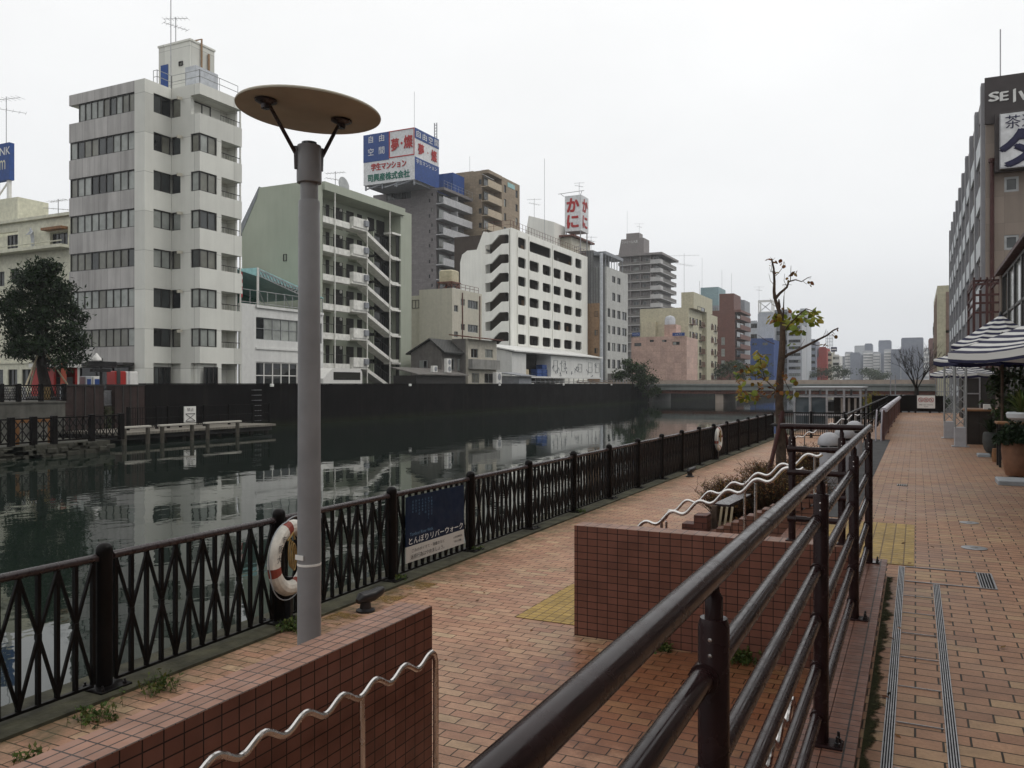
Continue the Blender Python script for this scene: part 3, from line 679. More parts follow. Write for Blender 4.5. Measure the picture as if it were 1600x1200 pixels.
b = MB().lathe([(0,-.012),(.452,-.012),(.468,-.008),(.470,0),(.466,.008),(.25,.03),(0,.036)], dc, 64, M=Mx); ds = b.build('reflector_disc', M['disc'], lp_, 25)
def strut(off, ang, foot):
    p1 = dc+tilt.to_3x3() @ (right*off[0]+fwd*off[1])-Vector((0,0,.012)); p0 = Vector((lx,ly,0))+right*foot[0]+fwd*foot[1]; p0.z = foot[2]
    s_ = MB().tube([p0, p0.lerp(p1,.75), p1], [.0135,.012,.0115], 10); s_.slab([p0+right*-.012+Vector((0,0,.05)), p0+right*.012+Vector((0,0,.05)), p0+right*.008+Vector((0,0,-.10)), p0-right*.008+Vector((0,0,-.10))], fwd*-.02)
    so = s_.build('strut', M['fence_cap'], lp_)
    q = MB().lathe([(.07,-.005),(.07,-.016),(.05,-.026),(.03,-.034),(.028,-.06),(0,-.062)], p1, 22, M=tilt); q.build('flange', M['fence_cap'], so)
strut((-.215,-.235), 0, (-.078,-.03,3.11)); strut((.195,.09), 0, (.078,.03,3.11))
b = MB(); zz = .42
b.lathe([(.0778,.405),(.0785,.413),(.0778,.421)], (lx,ly,0), 28); b.build('strap', M['white'], lp_)
b = MB().slab([(lx-.05,ly-.0795,.45),(lx+.02,ly-.085,.45),(lx+.02,ly-.085,.482),(lx-.05,ly-.0795,.482)], (0,.004,0)); b.build('sticker', M['white'], lp_)

# ---------------------------------------------------------------- weeds along joints and posts
def weed(label, x, y, z, w_, h_, n, mat='weed'):
    b = MB()
    for i in range(n):
        p = Vector((x+R.gauss(0, w_*.4), y+R.gauss(0, w_*.4), z)); a = R.uniform(0, 6.3); q = p+Vector((cos(a)*h_*.4, sin(a)*h_*.4, h_*R.uniform(.3, 1)))
        b.tube([p, (p+q)/2+Vector((0,0,h_*.1)), q], [.002,.0016,.001], 3, caps=False)
        for k in range(5): leaf_quad(b, p.lerp(q, R.uniform(.2,1)), R.uniform(.02,.05), 0, .1)
    tag(b.build('weed_clump', M[mat]), label, 'weeds', 'weeds in the paving')
def lowpt(px, py): p = onZ(px, py, LOW); return p.x, p.y
for l, px, py, w_, h_, n in (('weed clump nearest the left edge, against the foreground tiled wall', 45, 1190, .12, .1, 24), ('leafy weed clump in the middle of the row behind the foreground tiled wall', 150, 1125, .2, .12, 48), ('tall leafy weeds behind the tiled wall, nearest the first fence post', 245, 1080, .17, .15, 52),
        ('weeds under the life buoy at the foot of the fence', 455, 985, .14, .12, 70), ('small weeds by the fence post beside the mooring bollard', 625, 908, .1, .08, 40), ('weeds at the fence post after the notice board', 742, 862, .1, .08, 40), ('weeds at the foot of the fence, fourth post past the notice board', 905, 802, .12, .08, 40)):
    x, y = lowpt(px, py); weed(l, x, y, LOW+.005, w_, h_, n)
weed('green weeds at the foot of the cross wall under the railing', -2.05, 7.28, LOW, .1, .09, 50)
weed('broad green weeds at the foot of the cross wall beside the vent plate', -1.35, 7.27, LOW, .14, .13, 90)
# ---------------------------------------------------------------- domed bollards
def dome(label, x, y):
    o = thing('domed_bollard', label, 'bollard', (x, y, 0), 'domed grey bollards')
    MB().lathe([(.155,0),(.155,.02),(.145,.025),(.145,.60),(.135,.61)], (x,y,0), 28).build('body', M['galv2'], o)
    MB().lathe([(.12,.605),(.12,.66)], (x,y,0), 24).build('slot', M['black'], o)
    b = MB(); prof = [(.165,.655),(.172,.665),(.172,.70)]+[(.172*cos(a),.70+.155*sin(a)) for a in [rad(k*10) for k in range(1,9)]]+[(0,.855)]
    b.lathe(prof, (x,y,0), 32).build('dome', M['galv2'], o)
    b = MB()
    for a in range(4): b.box(x+.13*cos(a*pi/2)-.012,x+.13*cos(a*pi/2)+.012,y+.13*sin(a*pi/2)-.012,y+.13*sin(a*pi/2)+.012,.60,.66)
    b.build('bracket', M['galv'], o)
M['galv2'] = surf('light_grey_paint', (.36,.36,.38), .38, .08, 8)
dome('domed grey bollard nearest the stairs', -1.2, 13.6); dome('domed grey bollard in the middle of the three', -1.13, 15.6); dome('domed grey bollard furthest from the stairs, only its dome showing above the rail', -1.12, 18.1)
# ---------------------------------------------------------------- helpers for buildings
def pbox(b, pl, u0, u1, z0, z1, d0, d1, m=0):
    P = place(pl); vs = [P(u, z, d) for d in (d0, d1) for z in (z0, z1) for u in (u0, u1)]
    return b.add(vs, [(0,1,3,2),(4,6,7,5),(0,4,5,1),(2,3,7,6),(0,2,6,4),(1,5,7,3)], m)
PANES = [M['glass'], M['glass2'], M['blind'], M['curtain']]
def window(par, pl, u0, u1, z0, z1, cols=2, rows=1, dep=.12, fw=.05, fm='frame', wt=(5, 3, 2, 2), name='window', label=None):
    if u0 > u1: u0, u1 = u1, u0
    if z0 > z1: z0, z1 = z1, z0
    b = MB()
    pbox(b, pl, u0, u1, z0, z0+fw, dep-.04, dep+.05); pbox(b, pl, u0, u1, z1-fw, z1, dep-.04, dep+.05)
    pbox(b, pl, u0, u0+fw, z0+fw, z1-fw, dep-.04, dep+.05); pbox(b, pl, u1-fw, u1, z0+fw, z1-fw, dep-.04, dep+.05)
    for i in range(1, cols): u = u0+(u1-u0)*i/cols; pbox(b, pl, u-fw*.5, u+fw*.5, z0+fw, z1-fw, dep-.03, dep+.04)
    for j in range(1, rows): z = z0+(z1-z0)*j/rows; pbox(b, pl, u0+fw, u1-fw, z-fw*.4, z+fw*.4, dep-.02, dep+.035)
    f = b.build(name, M[fm], par); P = place(pl); g = MB(); k = R.choices(range(4), wt)[0]
    for i in range(cols):
        if R.random() < .45: k = R.choices(range(4), wt)[0]
        a, c = u0+(u1-u0)*i/cols, u0+(u1-u0)*(i+1)/cols; e = .012*R.uniform(-1, 1)
        g.quad(P(a, z0+.02, dep+.03+e), P(c, z0+.02, dep+.03), P(c, z1-.02, dep+.03), P(a, z1-.02, dep+.03+e), k)
    g.build('pane', PANES, f)
    if label: f['label'] = label
    return f
class Bld:
    """a block with a side wall facing -Y (towards the camera) at Y0 and a front wall facing +X (the river) at X"""
    def __init__(s, name, label, cat, pl_, pc, pr, ytop, X, wall, base=.9, ztop=None, group=None, flat=True):
        s.X = X; s.Y0 = YX(pc, X); s.x0 = XY(pl_, s.Y0); s.y1 = YX(pr, X); s.z0 = base
        s.zt = ztop if ztop is not None else ZX(pc, ytop, X); s.wall = wall
        s.root = thing(name, label, cat, (X, s.Y0, base), group); s.S = ('Y', s.Y0); s.Fp = ('X', X); s.sw = []; s.fw = []; s.flat = flat
    def su(s, px): return XY(px, s.Y0)
    def fu(s, px): return YX(px, s.X)
    def sz(s, px, y): return ZY(px, y, s.Y0)
    def fz(s, px, y): return ZX(px, y, s.X)
    def side(s, pa, pb, zr, cols=2, rows=1, **k):
        for (z0, z1) in zr: s.sw.append((s.su(pa), s.su(pb), min(z0,z1), max(z0,z1), cols, rows, k))
    def front(s, pa, pb, zr, cols=2, rows=1, **k):
        for (z0, z1) in zr: s.fw.append((s.fu(pa), s.fu(pb), min(z0,z1), max(z0,z1), cols, rows, k))
    def body(s, inset=0.0, mcore=None, th=.25, parapet=.5, smat=None):
        """walls with openings, a core behind them and the windows; inset sets the front core back for balconies"""
        b = MB(); fx = s.X-inset
        if not inset: b.wall(s.Fp, s.Y0, s.y1, s.z0, s.zt, [h[:4] for h in s.fw], th, 0)
        b.wall(s.S, s.x0, fx-(th if not inset else 0), s.z0, s.zt, [h[:4] for h in s.sw], th, 1)
        b.box(s.x0+.01, fx-th-.001, s.Y0+th+.001, s.y1-.02, s.z0, s.zt-parapet, 2)
        b.build('wall', [M[s.wall], M[smat or s.wall], M[mcore or s.wall]], s.root)
        r = MB().box(s.x0, s.x0+.2, s.Y0+th, s.y1, s.zt-parapet, s.zt-.02).box(s.x0+.2, s.X-th, s.y1-.2, s.y1, s.zt-parapet, s.zt-.02)
        r.build('parapet', M[s.wall], s.root)
        for pl, L in ((s.S, s.sw), (s.Fp if not inset else ('X', fx), s.fw)):
            for (a, c, z0, z1, cols, rows, k) in L: window(s.root, pl, a, c, z0, z1, cols, rows, **k)
        return s
    def balconies(s, zf, h=1.05, y0=None, y1=None, depth=1.4, mat='white', slab=.18, solid=True, part_every=3.2, back=True, rail=None, wins=True):
        y0 = s.Y0 if y0 is None else y0; y1 = s.y1 if y1 is None else y1
        for z in zf:
            b = MB().box(s.X-depth, s.X-.101, y0+.02, y1-.02, z-slab, z)
            if solid: b.box(s.X-.1, s.X, y0, y1, z-slab, z+h)
            else:
                b.box(s.X-.1, s.X, y0, y1, z-slab, z+.05).box(s.X-.06, s.X-.02, y0, y1, z+h-.05, z+h)
                n = int((y1-y0)/.3)
                for i in range(n+1): y = y0+(y1-y0)*i/n; b.box(s.X-.05, s.X-.03, y-.015, y+.015, z+.05, z+h-.05)
            bo = b.build('balcony', M[mat], s.root)
            if back:
                n = max(1, int((y1-y0)/part_every)); p = MB()
                for i in range(1, n): y = y0+(y1-y0)*i/n; p.box(s.X-depth, s.X-.12, y-.05, y+.05, z+.001, z+2.2)
                if n > 1: p.build('partition', M[mat], bo)
                if wins:
                    for i in range(n):
                        a, c = y0+(y1-y0)*(i+.18)/n, y0+(y1-y0)*(i+.85)/n; window(s.root, ('X', s.X-depth+.0), a, c, z+.05, z+2.05, 2, 1, dep=-.03, fm='alu', wt=(5,3,2,3))
        return s
def antenna(label, x, y, z, h=3, ang=.3, dish=False, whip=False):
    b = MB(); b.tube([(x,y,z),(x,y,z+h)], .035, 5)
    if not whip:
        for j, zz in enumerate((h*.95, h*.72)):
            u = Vector((cos(ang+j*.9), sin(ang+j*.9), 0)); v = Vector((-u.y, u.x, 0)); c = Vector((x, y, z+zz)); L_ = h*.36
            b.tube([c-u*L_, c+u*L_], .022, 4)
            for k in range(-3, 4): p = c+u*(L_*k/3); b.tube([p-v*h*.13, p+v*h*.13], .014, 3)
    tag(b.build('antenna', M['galv']), label, 'antenna', 'roof antennas')
def roof_rail(par, pts, h=1.1, mat='alu', step=1.2):
    b = MB(); P = [Vector(p) for p in pts]
    for a, c in zip(P, P[1:]):
        n = max(1, int((c-a).length/step))
        for i in range(n+1): p = a.lerp(c, i/n); b.tube([p, p+Vector((0,0,h))], .03, 4)
        for zz in (h, h*.55): b.tube([a+Vector((0,0,zz)), c+Vector((0,0,zz))], .025, 4)
    return b.build('roof_railing', M[mat], par)

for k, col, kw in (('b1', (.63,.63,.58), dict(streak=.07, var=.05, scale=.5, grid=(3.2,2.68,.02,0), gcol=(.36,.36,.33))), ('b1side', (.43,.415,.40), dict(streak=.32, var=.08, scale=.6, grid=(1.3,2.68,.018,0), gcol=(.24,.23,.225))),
        ('cream0', (.56,.55,.44), dict(streak=.08)), ('b2', (.64,.64,.62), dict(streak=.11, var=.05)), ('b3', (.36,.385,.315), dict(streak=.07, var=.05, scale=.4)), ('b3slab', (.74,.73,.68), dict(streak=.15)),
        ('b4', (.17,.155,.155), dict(streak=.08, grid=(.9,.3,.02,.5), gcol=(.13,.12,.12))), ('b4bal', (.42,.42,.43), dict(streak=.1)), ('b5', (.275,.215,.15), dict(streak=.06, grid=(1.2,.6,.03,0), gcol=(.21,.165,.115))), ('b5lt', (.42,.35,.255), {}),
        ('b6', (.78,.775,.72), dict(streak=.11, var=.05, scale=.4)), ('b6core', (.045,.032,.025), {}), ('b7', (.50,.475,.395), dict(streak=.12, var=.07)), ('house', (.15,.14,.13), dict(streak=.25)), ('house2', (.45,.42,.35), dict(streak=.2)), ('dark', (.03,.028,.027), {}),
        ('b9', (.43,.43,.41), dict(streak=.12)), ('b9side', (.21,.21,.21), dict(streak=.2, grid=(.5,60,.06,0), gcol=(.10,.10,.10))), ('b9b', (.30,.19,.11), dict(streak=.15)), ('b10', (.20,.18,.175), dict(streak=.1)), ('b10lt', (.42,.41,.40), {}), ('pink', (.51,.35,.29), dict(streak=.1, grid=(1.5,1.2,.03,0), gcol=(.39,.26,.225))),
        ('creamy', (.47,.44,.32), dict(streak=.12)), ('brick', (.15,.062,.046), dict(streak=.05, grid=(.6,.25,.03,.5), gcol=(.11,.05,.04))), ('teal', (.22,.31,.33), {}), ('blue', (.03,.07,.22), dict(streak=.05)), ('pale', (.45,.47,.50), dict(streak=.08)), ('grey2', (.24,.25,.27), {}), ('redb', (.34,.06,.05), {}),
        ('farwall', (.42,.43,.45), dict(streak=.05)), ('fardark', (.23,.25,.30), {}), ('farbal', (.72,.71,.70), {}), ('signblue', (.02,.06,.22), {}), ('signwhite', (.62,.63,.64), {}), ('signred', (.40,.03,.03), {}), ('signgreen', (.02,.15,.11), {}), ('signnavy', (.02,.02,.06), {}), ('tealroof', (.24,.45,.45), dict(rough=.4)), ('rust', (.13,.05,.035), dict(var=.4)), ('tank', (.48,.43,.30), {}), ('rooftile', (.06,.06,.058), dict(grid=(.3,.3,.05,.5)))):  # far tones carry haze and bluish shade in the colour itself
    M[k] = surf('facade_'+k, col, **kw)

# ---------------------------------------------------------------- stepped white office building
XA = -47.0; YA = YX(226, XA); xs = XY(108, YA); YB = YX(268, XA); XC = XY(312, YB); YD = YX(378, XC)
o1 = thing('office_building', 'tall white stepped office building of eight storeys left of the lamp post', 'building', (XA, YA, .9))
poly = [(xs,YA),(XA,YA),(XA,YB),(XC,YB),(XC,YD),(xs,YD)]
rows = [(143,173),(204,233),(264,295),(325,354),(387,416),(449,479),(512,541)]
zr = [(ZY(210,b_,YA), ZY(210,a_,YA)) for a_, b_ in rows]           # (sill, head), top floor first
zroof = ZX(226,122,XA); zg = ZY(210,567,YA)
x210, y240, x282, x298, y339, y346, x122 = XY(210,YA), YX(240,XA), XY(282,YB), XY(298,YB), YX(339,XC), YX(346,XC), XY(122,YA)
b = MB(); side = MB()
bands = [(zg, zr[6][0])]+[(zr[k+1][1], zr[k][0]) for k in range(5, -1, -1)]+[(zr[0][1], zroof)]
def band(z0, z1):
    # the side wall is a darker, streaked skin in front of the white body
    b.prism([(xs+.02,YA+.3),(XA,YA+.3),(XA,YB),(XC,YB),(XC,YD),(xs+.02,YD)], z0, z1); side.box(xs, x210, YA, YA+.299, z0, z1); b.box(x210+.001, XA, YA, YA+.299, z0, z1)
for z0, z1 in bands: band(z0, z1)
for k, (z0, z1) in enumerate(zr+[(.9, zg)]):
    b.box(x210, XA, YA, YA+.299, z0, z1); b.box(XA-.3, XA, YA+.3, y240, z0, z1)
    b.box(x282, x298, YB, YB+.3, z0, z1)
    if k: b.box(XC-.3, XC, y339, y346, z0, z1)
    b.box(XC-.12, XC-.04, YD-.14, YD-.04, z0, z1); b.box(XC-1.28, XC-.42, YD-.2, YD-.03, z0, z1)
    xl = x122 if k == 0 else xs+.02; yf = y346 if k else YB+1.9; 
    b.prism([(xl,YA+.3),(XA-.3,YA+.3),(XA-.3,YB+.3),(XC-.3 if k else XC-1.3,YB+.3),(XC-.3 if k else XC-1.3,yf),(XC-1.3,yf),(XC-1.3,YD),(xl,YD)], z0, z1)
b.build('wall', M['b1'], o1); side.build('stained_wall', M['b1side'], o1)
for k, (z0, z1) in enumerate(zr):
    window(o1, ('Y',YA), (x122 if k == 0 else xs+.05), x210, z0, z1, 9, 1, .1, .06, wt=(1,2,8,3), label='long ribbon window' )
    window(o1, ('X',XA), y240, YB-.05, z0, z1, 2, 1, .1, .06, wt=(5,3,3,3)); window(o1, ('Y',YB), XA+.02, x282, z0, z1, 1, 1, .1, .06, wt=(2,3,5,3))
    if k: window(o1, ('Y',YB), x298, XC-.12, z0, z1, 1, 1, .1, .06, wt=(2,3,5,3)); window(o1, ('X',XC), YB+.08, y339, z0, z1, 2, 1, .1, .06, wt=(3,3,5,3))
    else: window(o1, ('X',XC-1.3), YB+.6, YB+2.2, z0-.6, z1-.1, 2, 1, -.02, .06)
    MB().box(XA+.01, XA+.05, YB-.02, YB-.01, z1-.1, z1).bar((x282+.25,YB-.1,z1-.15),(x282+.25,YB-.5,z1-.2),.12,.2).build('vent_hood', M['b7'], o1)
    rb = MB(); rb.tube([(XC-.08,y346,z0+.4),(XC-.08,YD-.1,z0+.4)], .03, 5); 
    for i in range(9): y = y346+(YD-y346)*i/8; rb.tube([(XC-.08,y,z0),(XC-.08,y,z0+.4)], .012, 4)
    rb.build('balcony_railing', M['frame'], o1)
zb = .9
for (pl, a, c) in ((('Y',YA), xs+1.2, x210-.5), (('X',XA), y240, YB-.1), (('X',XC), YB+.4, YX(340,XC))): window(o1, pl, a, c, .95, zg-.25, 3, 1, .0, .07, wt=(8,2,0,0), name='shop_window')
MB().box(xs+.5, XA-1, YA-.9, YA-.01, zg-.15, zg+.02).build('canopy', M['frame'], o1)
# penthouse, roof rails and aerials
pX = -48.5; pY = YX(297,pX); pz = ZX(297,60,pX); px0 = XY(248,pY); py1 = YX(335,pX)
ph = MB().box(px0, pX, pY, py1, zroof-.6, pz-.15).box(px0-.06, pX+.06, pY-.06, py1+.06, pz-.15, pz); pe = ph.build('penthouse', M['b1'], o1)
window(pe, ('Y',pY), XY(280,pY), XY(286,pY), ZY(283,103,pY), ZY(283,96,pY), 1, 1, -.03)
MB().box(XY(252,pY), XY(263,pY), pY-.06, pY-.01, zroof-.5, ZY(257,102,pY)).build('door', M['signblue'], pe)
tk = MB().box(pX+.1, pX+1.2, YX(313,pX+1.2)-.4, YX(350,pX+1.2)-.6, zroof-.3, ZX(330,112,pX+1.2)); tk.build('roof_tank', M['pale'], o1)
b = MB().tube([(pX+.12,pY+1,zroof),(pX+.12,pY+1,pz+.3),(pX-.6,pY+1,pz+.3)], .07, 6).tube([(pX+.12,pY+1.7,zroof),(pX+.12,pY+1.7,pz-.6)], .09, 6); b.build('pipe', M['b9b'], o1)
roof_rail(o1, [(XY(236,YA+1),YA+1.2,zroof),(XA-.2,YA+1.2,zroof),(XA-.2,YB+.2,zroof),(XC-.2,YB+.2,zroof),(XC-.2,YD-.2,zroof)], 1.0)
p = onY(267,70,pY-.5); antenna('very tall whip aerial on the white office penthouse', p.x, p.y, zroof, 10.2, whip=True)
p = onY(258,62,pY); antenna('branched television aerial on the white office penthouse', p.x, p.y+1, pz-.1, 2.6, .4)

# ---------------------------------------------------------------- cream building at the far left
Y0 = 45.0; zt0 = ZY(50,345,Y0); xr = XY(112,Y0)
o = thing('apartment_building', 'low cream building with rounded corner behind the dark evergreen at far left', 'building', (xr, Y0, .9))
b = MB(); b.wall(('Y',Y0), -90, xr, .9, zt0, [(XY(0,Y0)-4, XY(28,Y0), ZY(20,388,Y0), ZY(20,362,Y0)), (XY(78,Y0), XY(106,Y0), ZY(90,386,Y0), ZY(90,362,Y0))]+[(XY(a,Y0), XY(c,Y0), ZY(40,d_,Y0), ZY(40,e_,Y0)) for a, c, d_, e_ in ((-10,7,444,421),(16,30,440,418),(78,86,440,418),(-6,5,602,577),(12,27,602,577),(34,50,602,577))], .3)
b.box(-90, xr, Y0+.31, Y0+12, .9, zt0-1.0); b.build('wall', M['cream0'], o)
MB().box(-90, xr-.01, Y0-.12, Y0-.005, ZY(40,568,Y0), ZY(40,565,Y0)).box(-90, xr, Y0-.3, Y0+.1, zt0, zt0+.25).build('cornice', M['cream0'], o)
for a, c, d_, e_, n in ((-10,7,444,421,2),(16,30,440,418,2),(78,86,440,418,1),(-6,5,602,577,1),(12,27,602,577,2),(34,50,602,577,2)): window(o, ('Y',Y0), XY(a,Y0), XY(c,Y0), ZY(40,d_,Y0), ZY(40,e_,Y0), n, 1, .15, wt=(8,2,0,0))
window(o, ('Y',Y0), XY(8,Y0), XY(26,Y0), ZY(20,388,Y0), ZY(20,366,Y0), 3, 1, .25, wt=(7,2,0,1)); window(o, ('Y',Y0), XY(79,Y0), XY(105,Y0), ZY(90,386,Y0), ZY(90,364,Y0), 3, 1, .25, wt=(7,2,0,1)); 
b = MB().tube([(-88,Y0-.9,ZY(40,386,Y0)),(xr,Y0-.9,ZY(40,386,Y0))], .05, 5).box(-88,xr,Y0-1.0,Y0-.01,ZY(40,392,Y0)-.2,ZY(40,391,Y0)); b.build('balcony', M['cream0'], o)
MB().box(XY(12,Y0+4), XY(44,Y0+4), Y0+3, Y0+6, zt0-.9, ZY(30,313,Y0+4)).build('roof_hut', M['cream0'], o)
MB().box(XY(74,Y0), XY(106,Y0), Y0-.6, Y0-.01, ZY(90,360,Y0), ZY(90,356,Y0)).build('awning', M['wood'], o)
antenna('thin television aerial on the cream building at far left', XY(91,Y0+2), Y0+2, zt0-.9, 3.1, 0)
# blue roof sign at the picture's left edge
Ys = 50; xa, xb = XY(-30,Ys), XY(14.5,Ys); za, zb_ = ZY(10,281,Ys), ZY(10,223,Ys)
o = thing('billboard', 'blue roof sign with white letters at the left edge of the view', 'billboard', (xb, Ys, za))
MB().box(xa, xb, Ys, Ys+.5, za, zb_).build('panel', M['signblue'], o)
b = MB(); b.text('BANK', ('Y',Ys), (XY(-4,Ys)+XY(13,Ys))/2-.35, ZY(8,236,Ys), 3.0, .75, -.02); b.build('lettering', M['lw'], o)
b = MB(); b.text('m', ('Y',Ys), XY(4,Ys), ZY(8,257,Ys), .9, .9, -.02); b.build('emblem', M['cream0'], o)
b = MB()
for x in (xb-.4, xb-2.2): b.box(x-.15, x+.15, Ys+.1, Ys+.4, zt0-3, za)
for k in range(3): b.bar((xb-.4,Ys+.25,za-1.5*k),(xb-2.2,Ys+.25,za-1.5*(k+1)),.12,.12)
b.build('frame', M['white'], o)
antenna('mast with small aerials on the blue roof sign', XY(5,Ys), Ys+.3, zb_, 4.6, .2)

# ---------------------------------------------------------------- low white shop with the teal terrace roof
o2 = Bld('shop_building', 'low white two storey building with teal terrace canopy beside the lamp post', 'building', 372, 377, 505, 476, -46.0, 'b2', ztop=None)
o2.zt = ZX(400,476,-46); 
o2.front(400,466,[(o2.fz(430,532),o2.fz(430,498))],5,2,fm='alu',wt=(4,3,5,1)); o2.front(400,466,[(1.2,o2.fz(430,566))],5,2,fm='white',fw=.09,wt=(8,2,0,0)); o2.front(472,503,[(o2.fz(430,532),o2.fz(430,498))],3,2,fm='alu')
o2.body(parapet=.3)
MB().box(-45.99,-45.9,o2.fu(399),o2.fu(504),o2.fz(430,547),o2.fz(430,544)).box(-45.99,-45.85,o2.fu(399),o2.fu(504),o2.fz(430,484),o2.fz(430,480)).build('ledge', M['b2'], o2.root)
b = MB(); ya, yb = o2.fu(378), o2.fu(505); zk = o2.zt
for i in range(11): y = ya+(yb-ya)*i/10; b.tube([(-46.1,y,zk),(-46.1,y,zk+1.1)], .035, 4)
for zz in (.15, 1.1): b.tube([(-46.1,ya,zk+zz),(-46.1,yb,zk+zz)], .03, 4)
for i in (2,5,7): y = ya+(yb-ya)*i/10; b.tube([(-46.1,y,zk+1.1),(-46.1,y+.7,zk)], .05, 4)
b.build('railing', M['alu'], o2.root)
pk = onX(402,418,-46.4); ev = onX(470,450,-46.4)
b = MB(); b.slab([(pk.x,ya,ZX(377,421,-46.4)),(pk.x,pk.y,pk.z),(pk.x,ev.y+3,ev.z-.55),(pk.x-7,ev.y+3,ev.z-.55),(pk.x-7,pk.y,pk.z),(pk.x-7,ya,ZX(377,421,-46.4))][:6], (0,0,-.07)); b.build('canopy', M['tealroof'], o2.root)
b = MB()
for i in range(14): p = pk.lerp(ev, i/13); q = pk.lerp(ev, (i+1)/13); b.bar((pk.x+.02,p.y,p.z-.1),(pk.x+.02,q.y,q.z-.55),.05,.05); b.bar((pk.x+.02,p.y,p.z-.55),(pk.x+.02,q.y,q.z-.1),.05,.05)
b.bar(pk-Vector((0,0,.1)), ev-Vector((0,0,.1)), .07,.07).bar(pk-Vector((0,0,.6)), ev-Vector((0,0,.6)), .07,.07); b.build('truss', M['alu'], o2.root)
b = MB(); b.tube([(pk.x,pk.y,zk),(pk.x,pk.y,pk.z)], .07, 6); b.build('post', M['white'], o2.root); MB().box(pk.x-7,pk.x-6.9,ya,yb,zk,pk.z-.6).build('back_wall', M['signgreen'], o2.root)
MB().tube([(pk.x,pk.y+.1,zk),(pk.x,pk.y+.1,pk.z)], .07, 6).build('post', M['white'], o2.root)
b = MB(); 
for i in range(8): b.tube([(-46.6,ya+.5,zk+.5+.28*i),(-46.6,ya+.5,zk+.78+.28*i)], .13, 7, m=i % 2)
tag(b.build('banner_pole', [M['signred'], M['white']]), 'red and white spiral striped column under the teal canopy', 'striped column')

# ---------------------------------------------------------------- green grey apartments with the outside stair
X3 = -48.5; Y3 = YX(487,X3); y13 = YX(643,X3); z3 = ZX(487,282,X3); xl = XY(378,Y3)
o3 = thing('apartment_building', 'green grey apartment block with zigzag outside stairs, right behind the lamp post', 'building', (X3, Y3, .9))
yr0, yr1, RC = YX(504,X3), YX(626,X3), 2.1
b = MB(); prof = [(xl,.9),(X3,.9),(X3,z3),(XY(405,Y3),z3),(xl,ZY(378,352,Y3))]
b.slab([(x,Y3,z) for x, z in prof], (0,yr0-Y3,0))
prof2 = [(xl,.9),(X3-RC,.9),(X3-RC,z3-.02),(XY(405,Y3),z3-.02),(xl,ZY(378,352,Y3)-.02)]; b.slab([(x,yr0+.001,z) for x, z in prof2], (0,yr1-yr0,0))
b.slab([(x,yr1+.002,z) for x, z in prof], (0,y13-yr1,0)); b.build('wall', M['b3'], o3)
MB().slab([(x+(.03 if k in (2,) else 0),Y3-.05,z+.0) for k, (x, z) in enumerate([(xl-.15,prof[4][1]),(xl-.15,prof[4][1]-1.0),(XY(405,Y3)-.3,z3-.9),(XY(405,Y3),z3+.1)])], (0,.8,0)).build('gutter_trim', M['grey2'], o3)
window(o3, ('Y',Y3), XY(443,Y3), XY(448,Y3), ZY(446,408,Y3), ZY(446,397,Y3), 1, 1, -.03, wt=(1,0,0,0))
MB().box(X3-RC, X3+.25, yr0, yr1+.5, z3-.5, z3+.25).build('roof_slab', M['b3'], o3)
fl = [ZX(535,y,X3) for y in (350,393.5,437.5,482,526.5,573)]; y546, y571 = YX(546,X3), YX(571,X3); y612 = YX(612,X3); y597 = YX(597,X3)
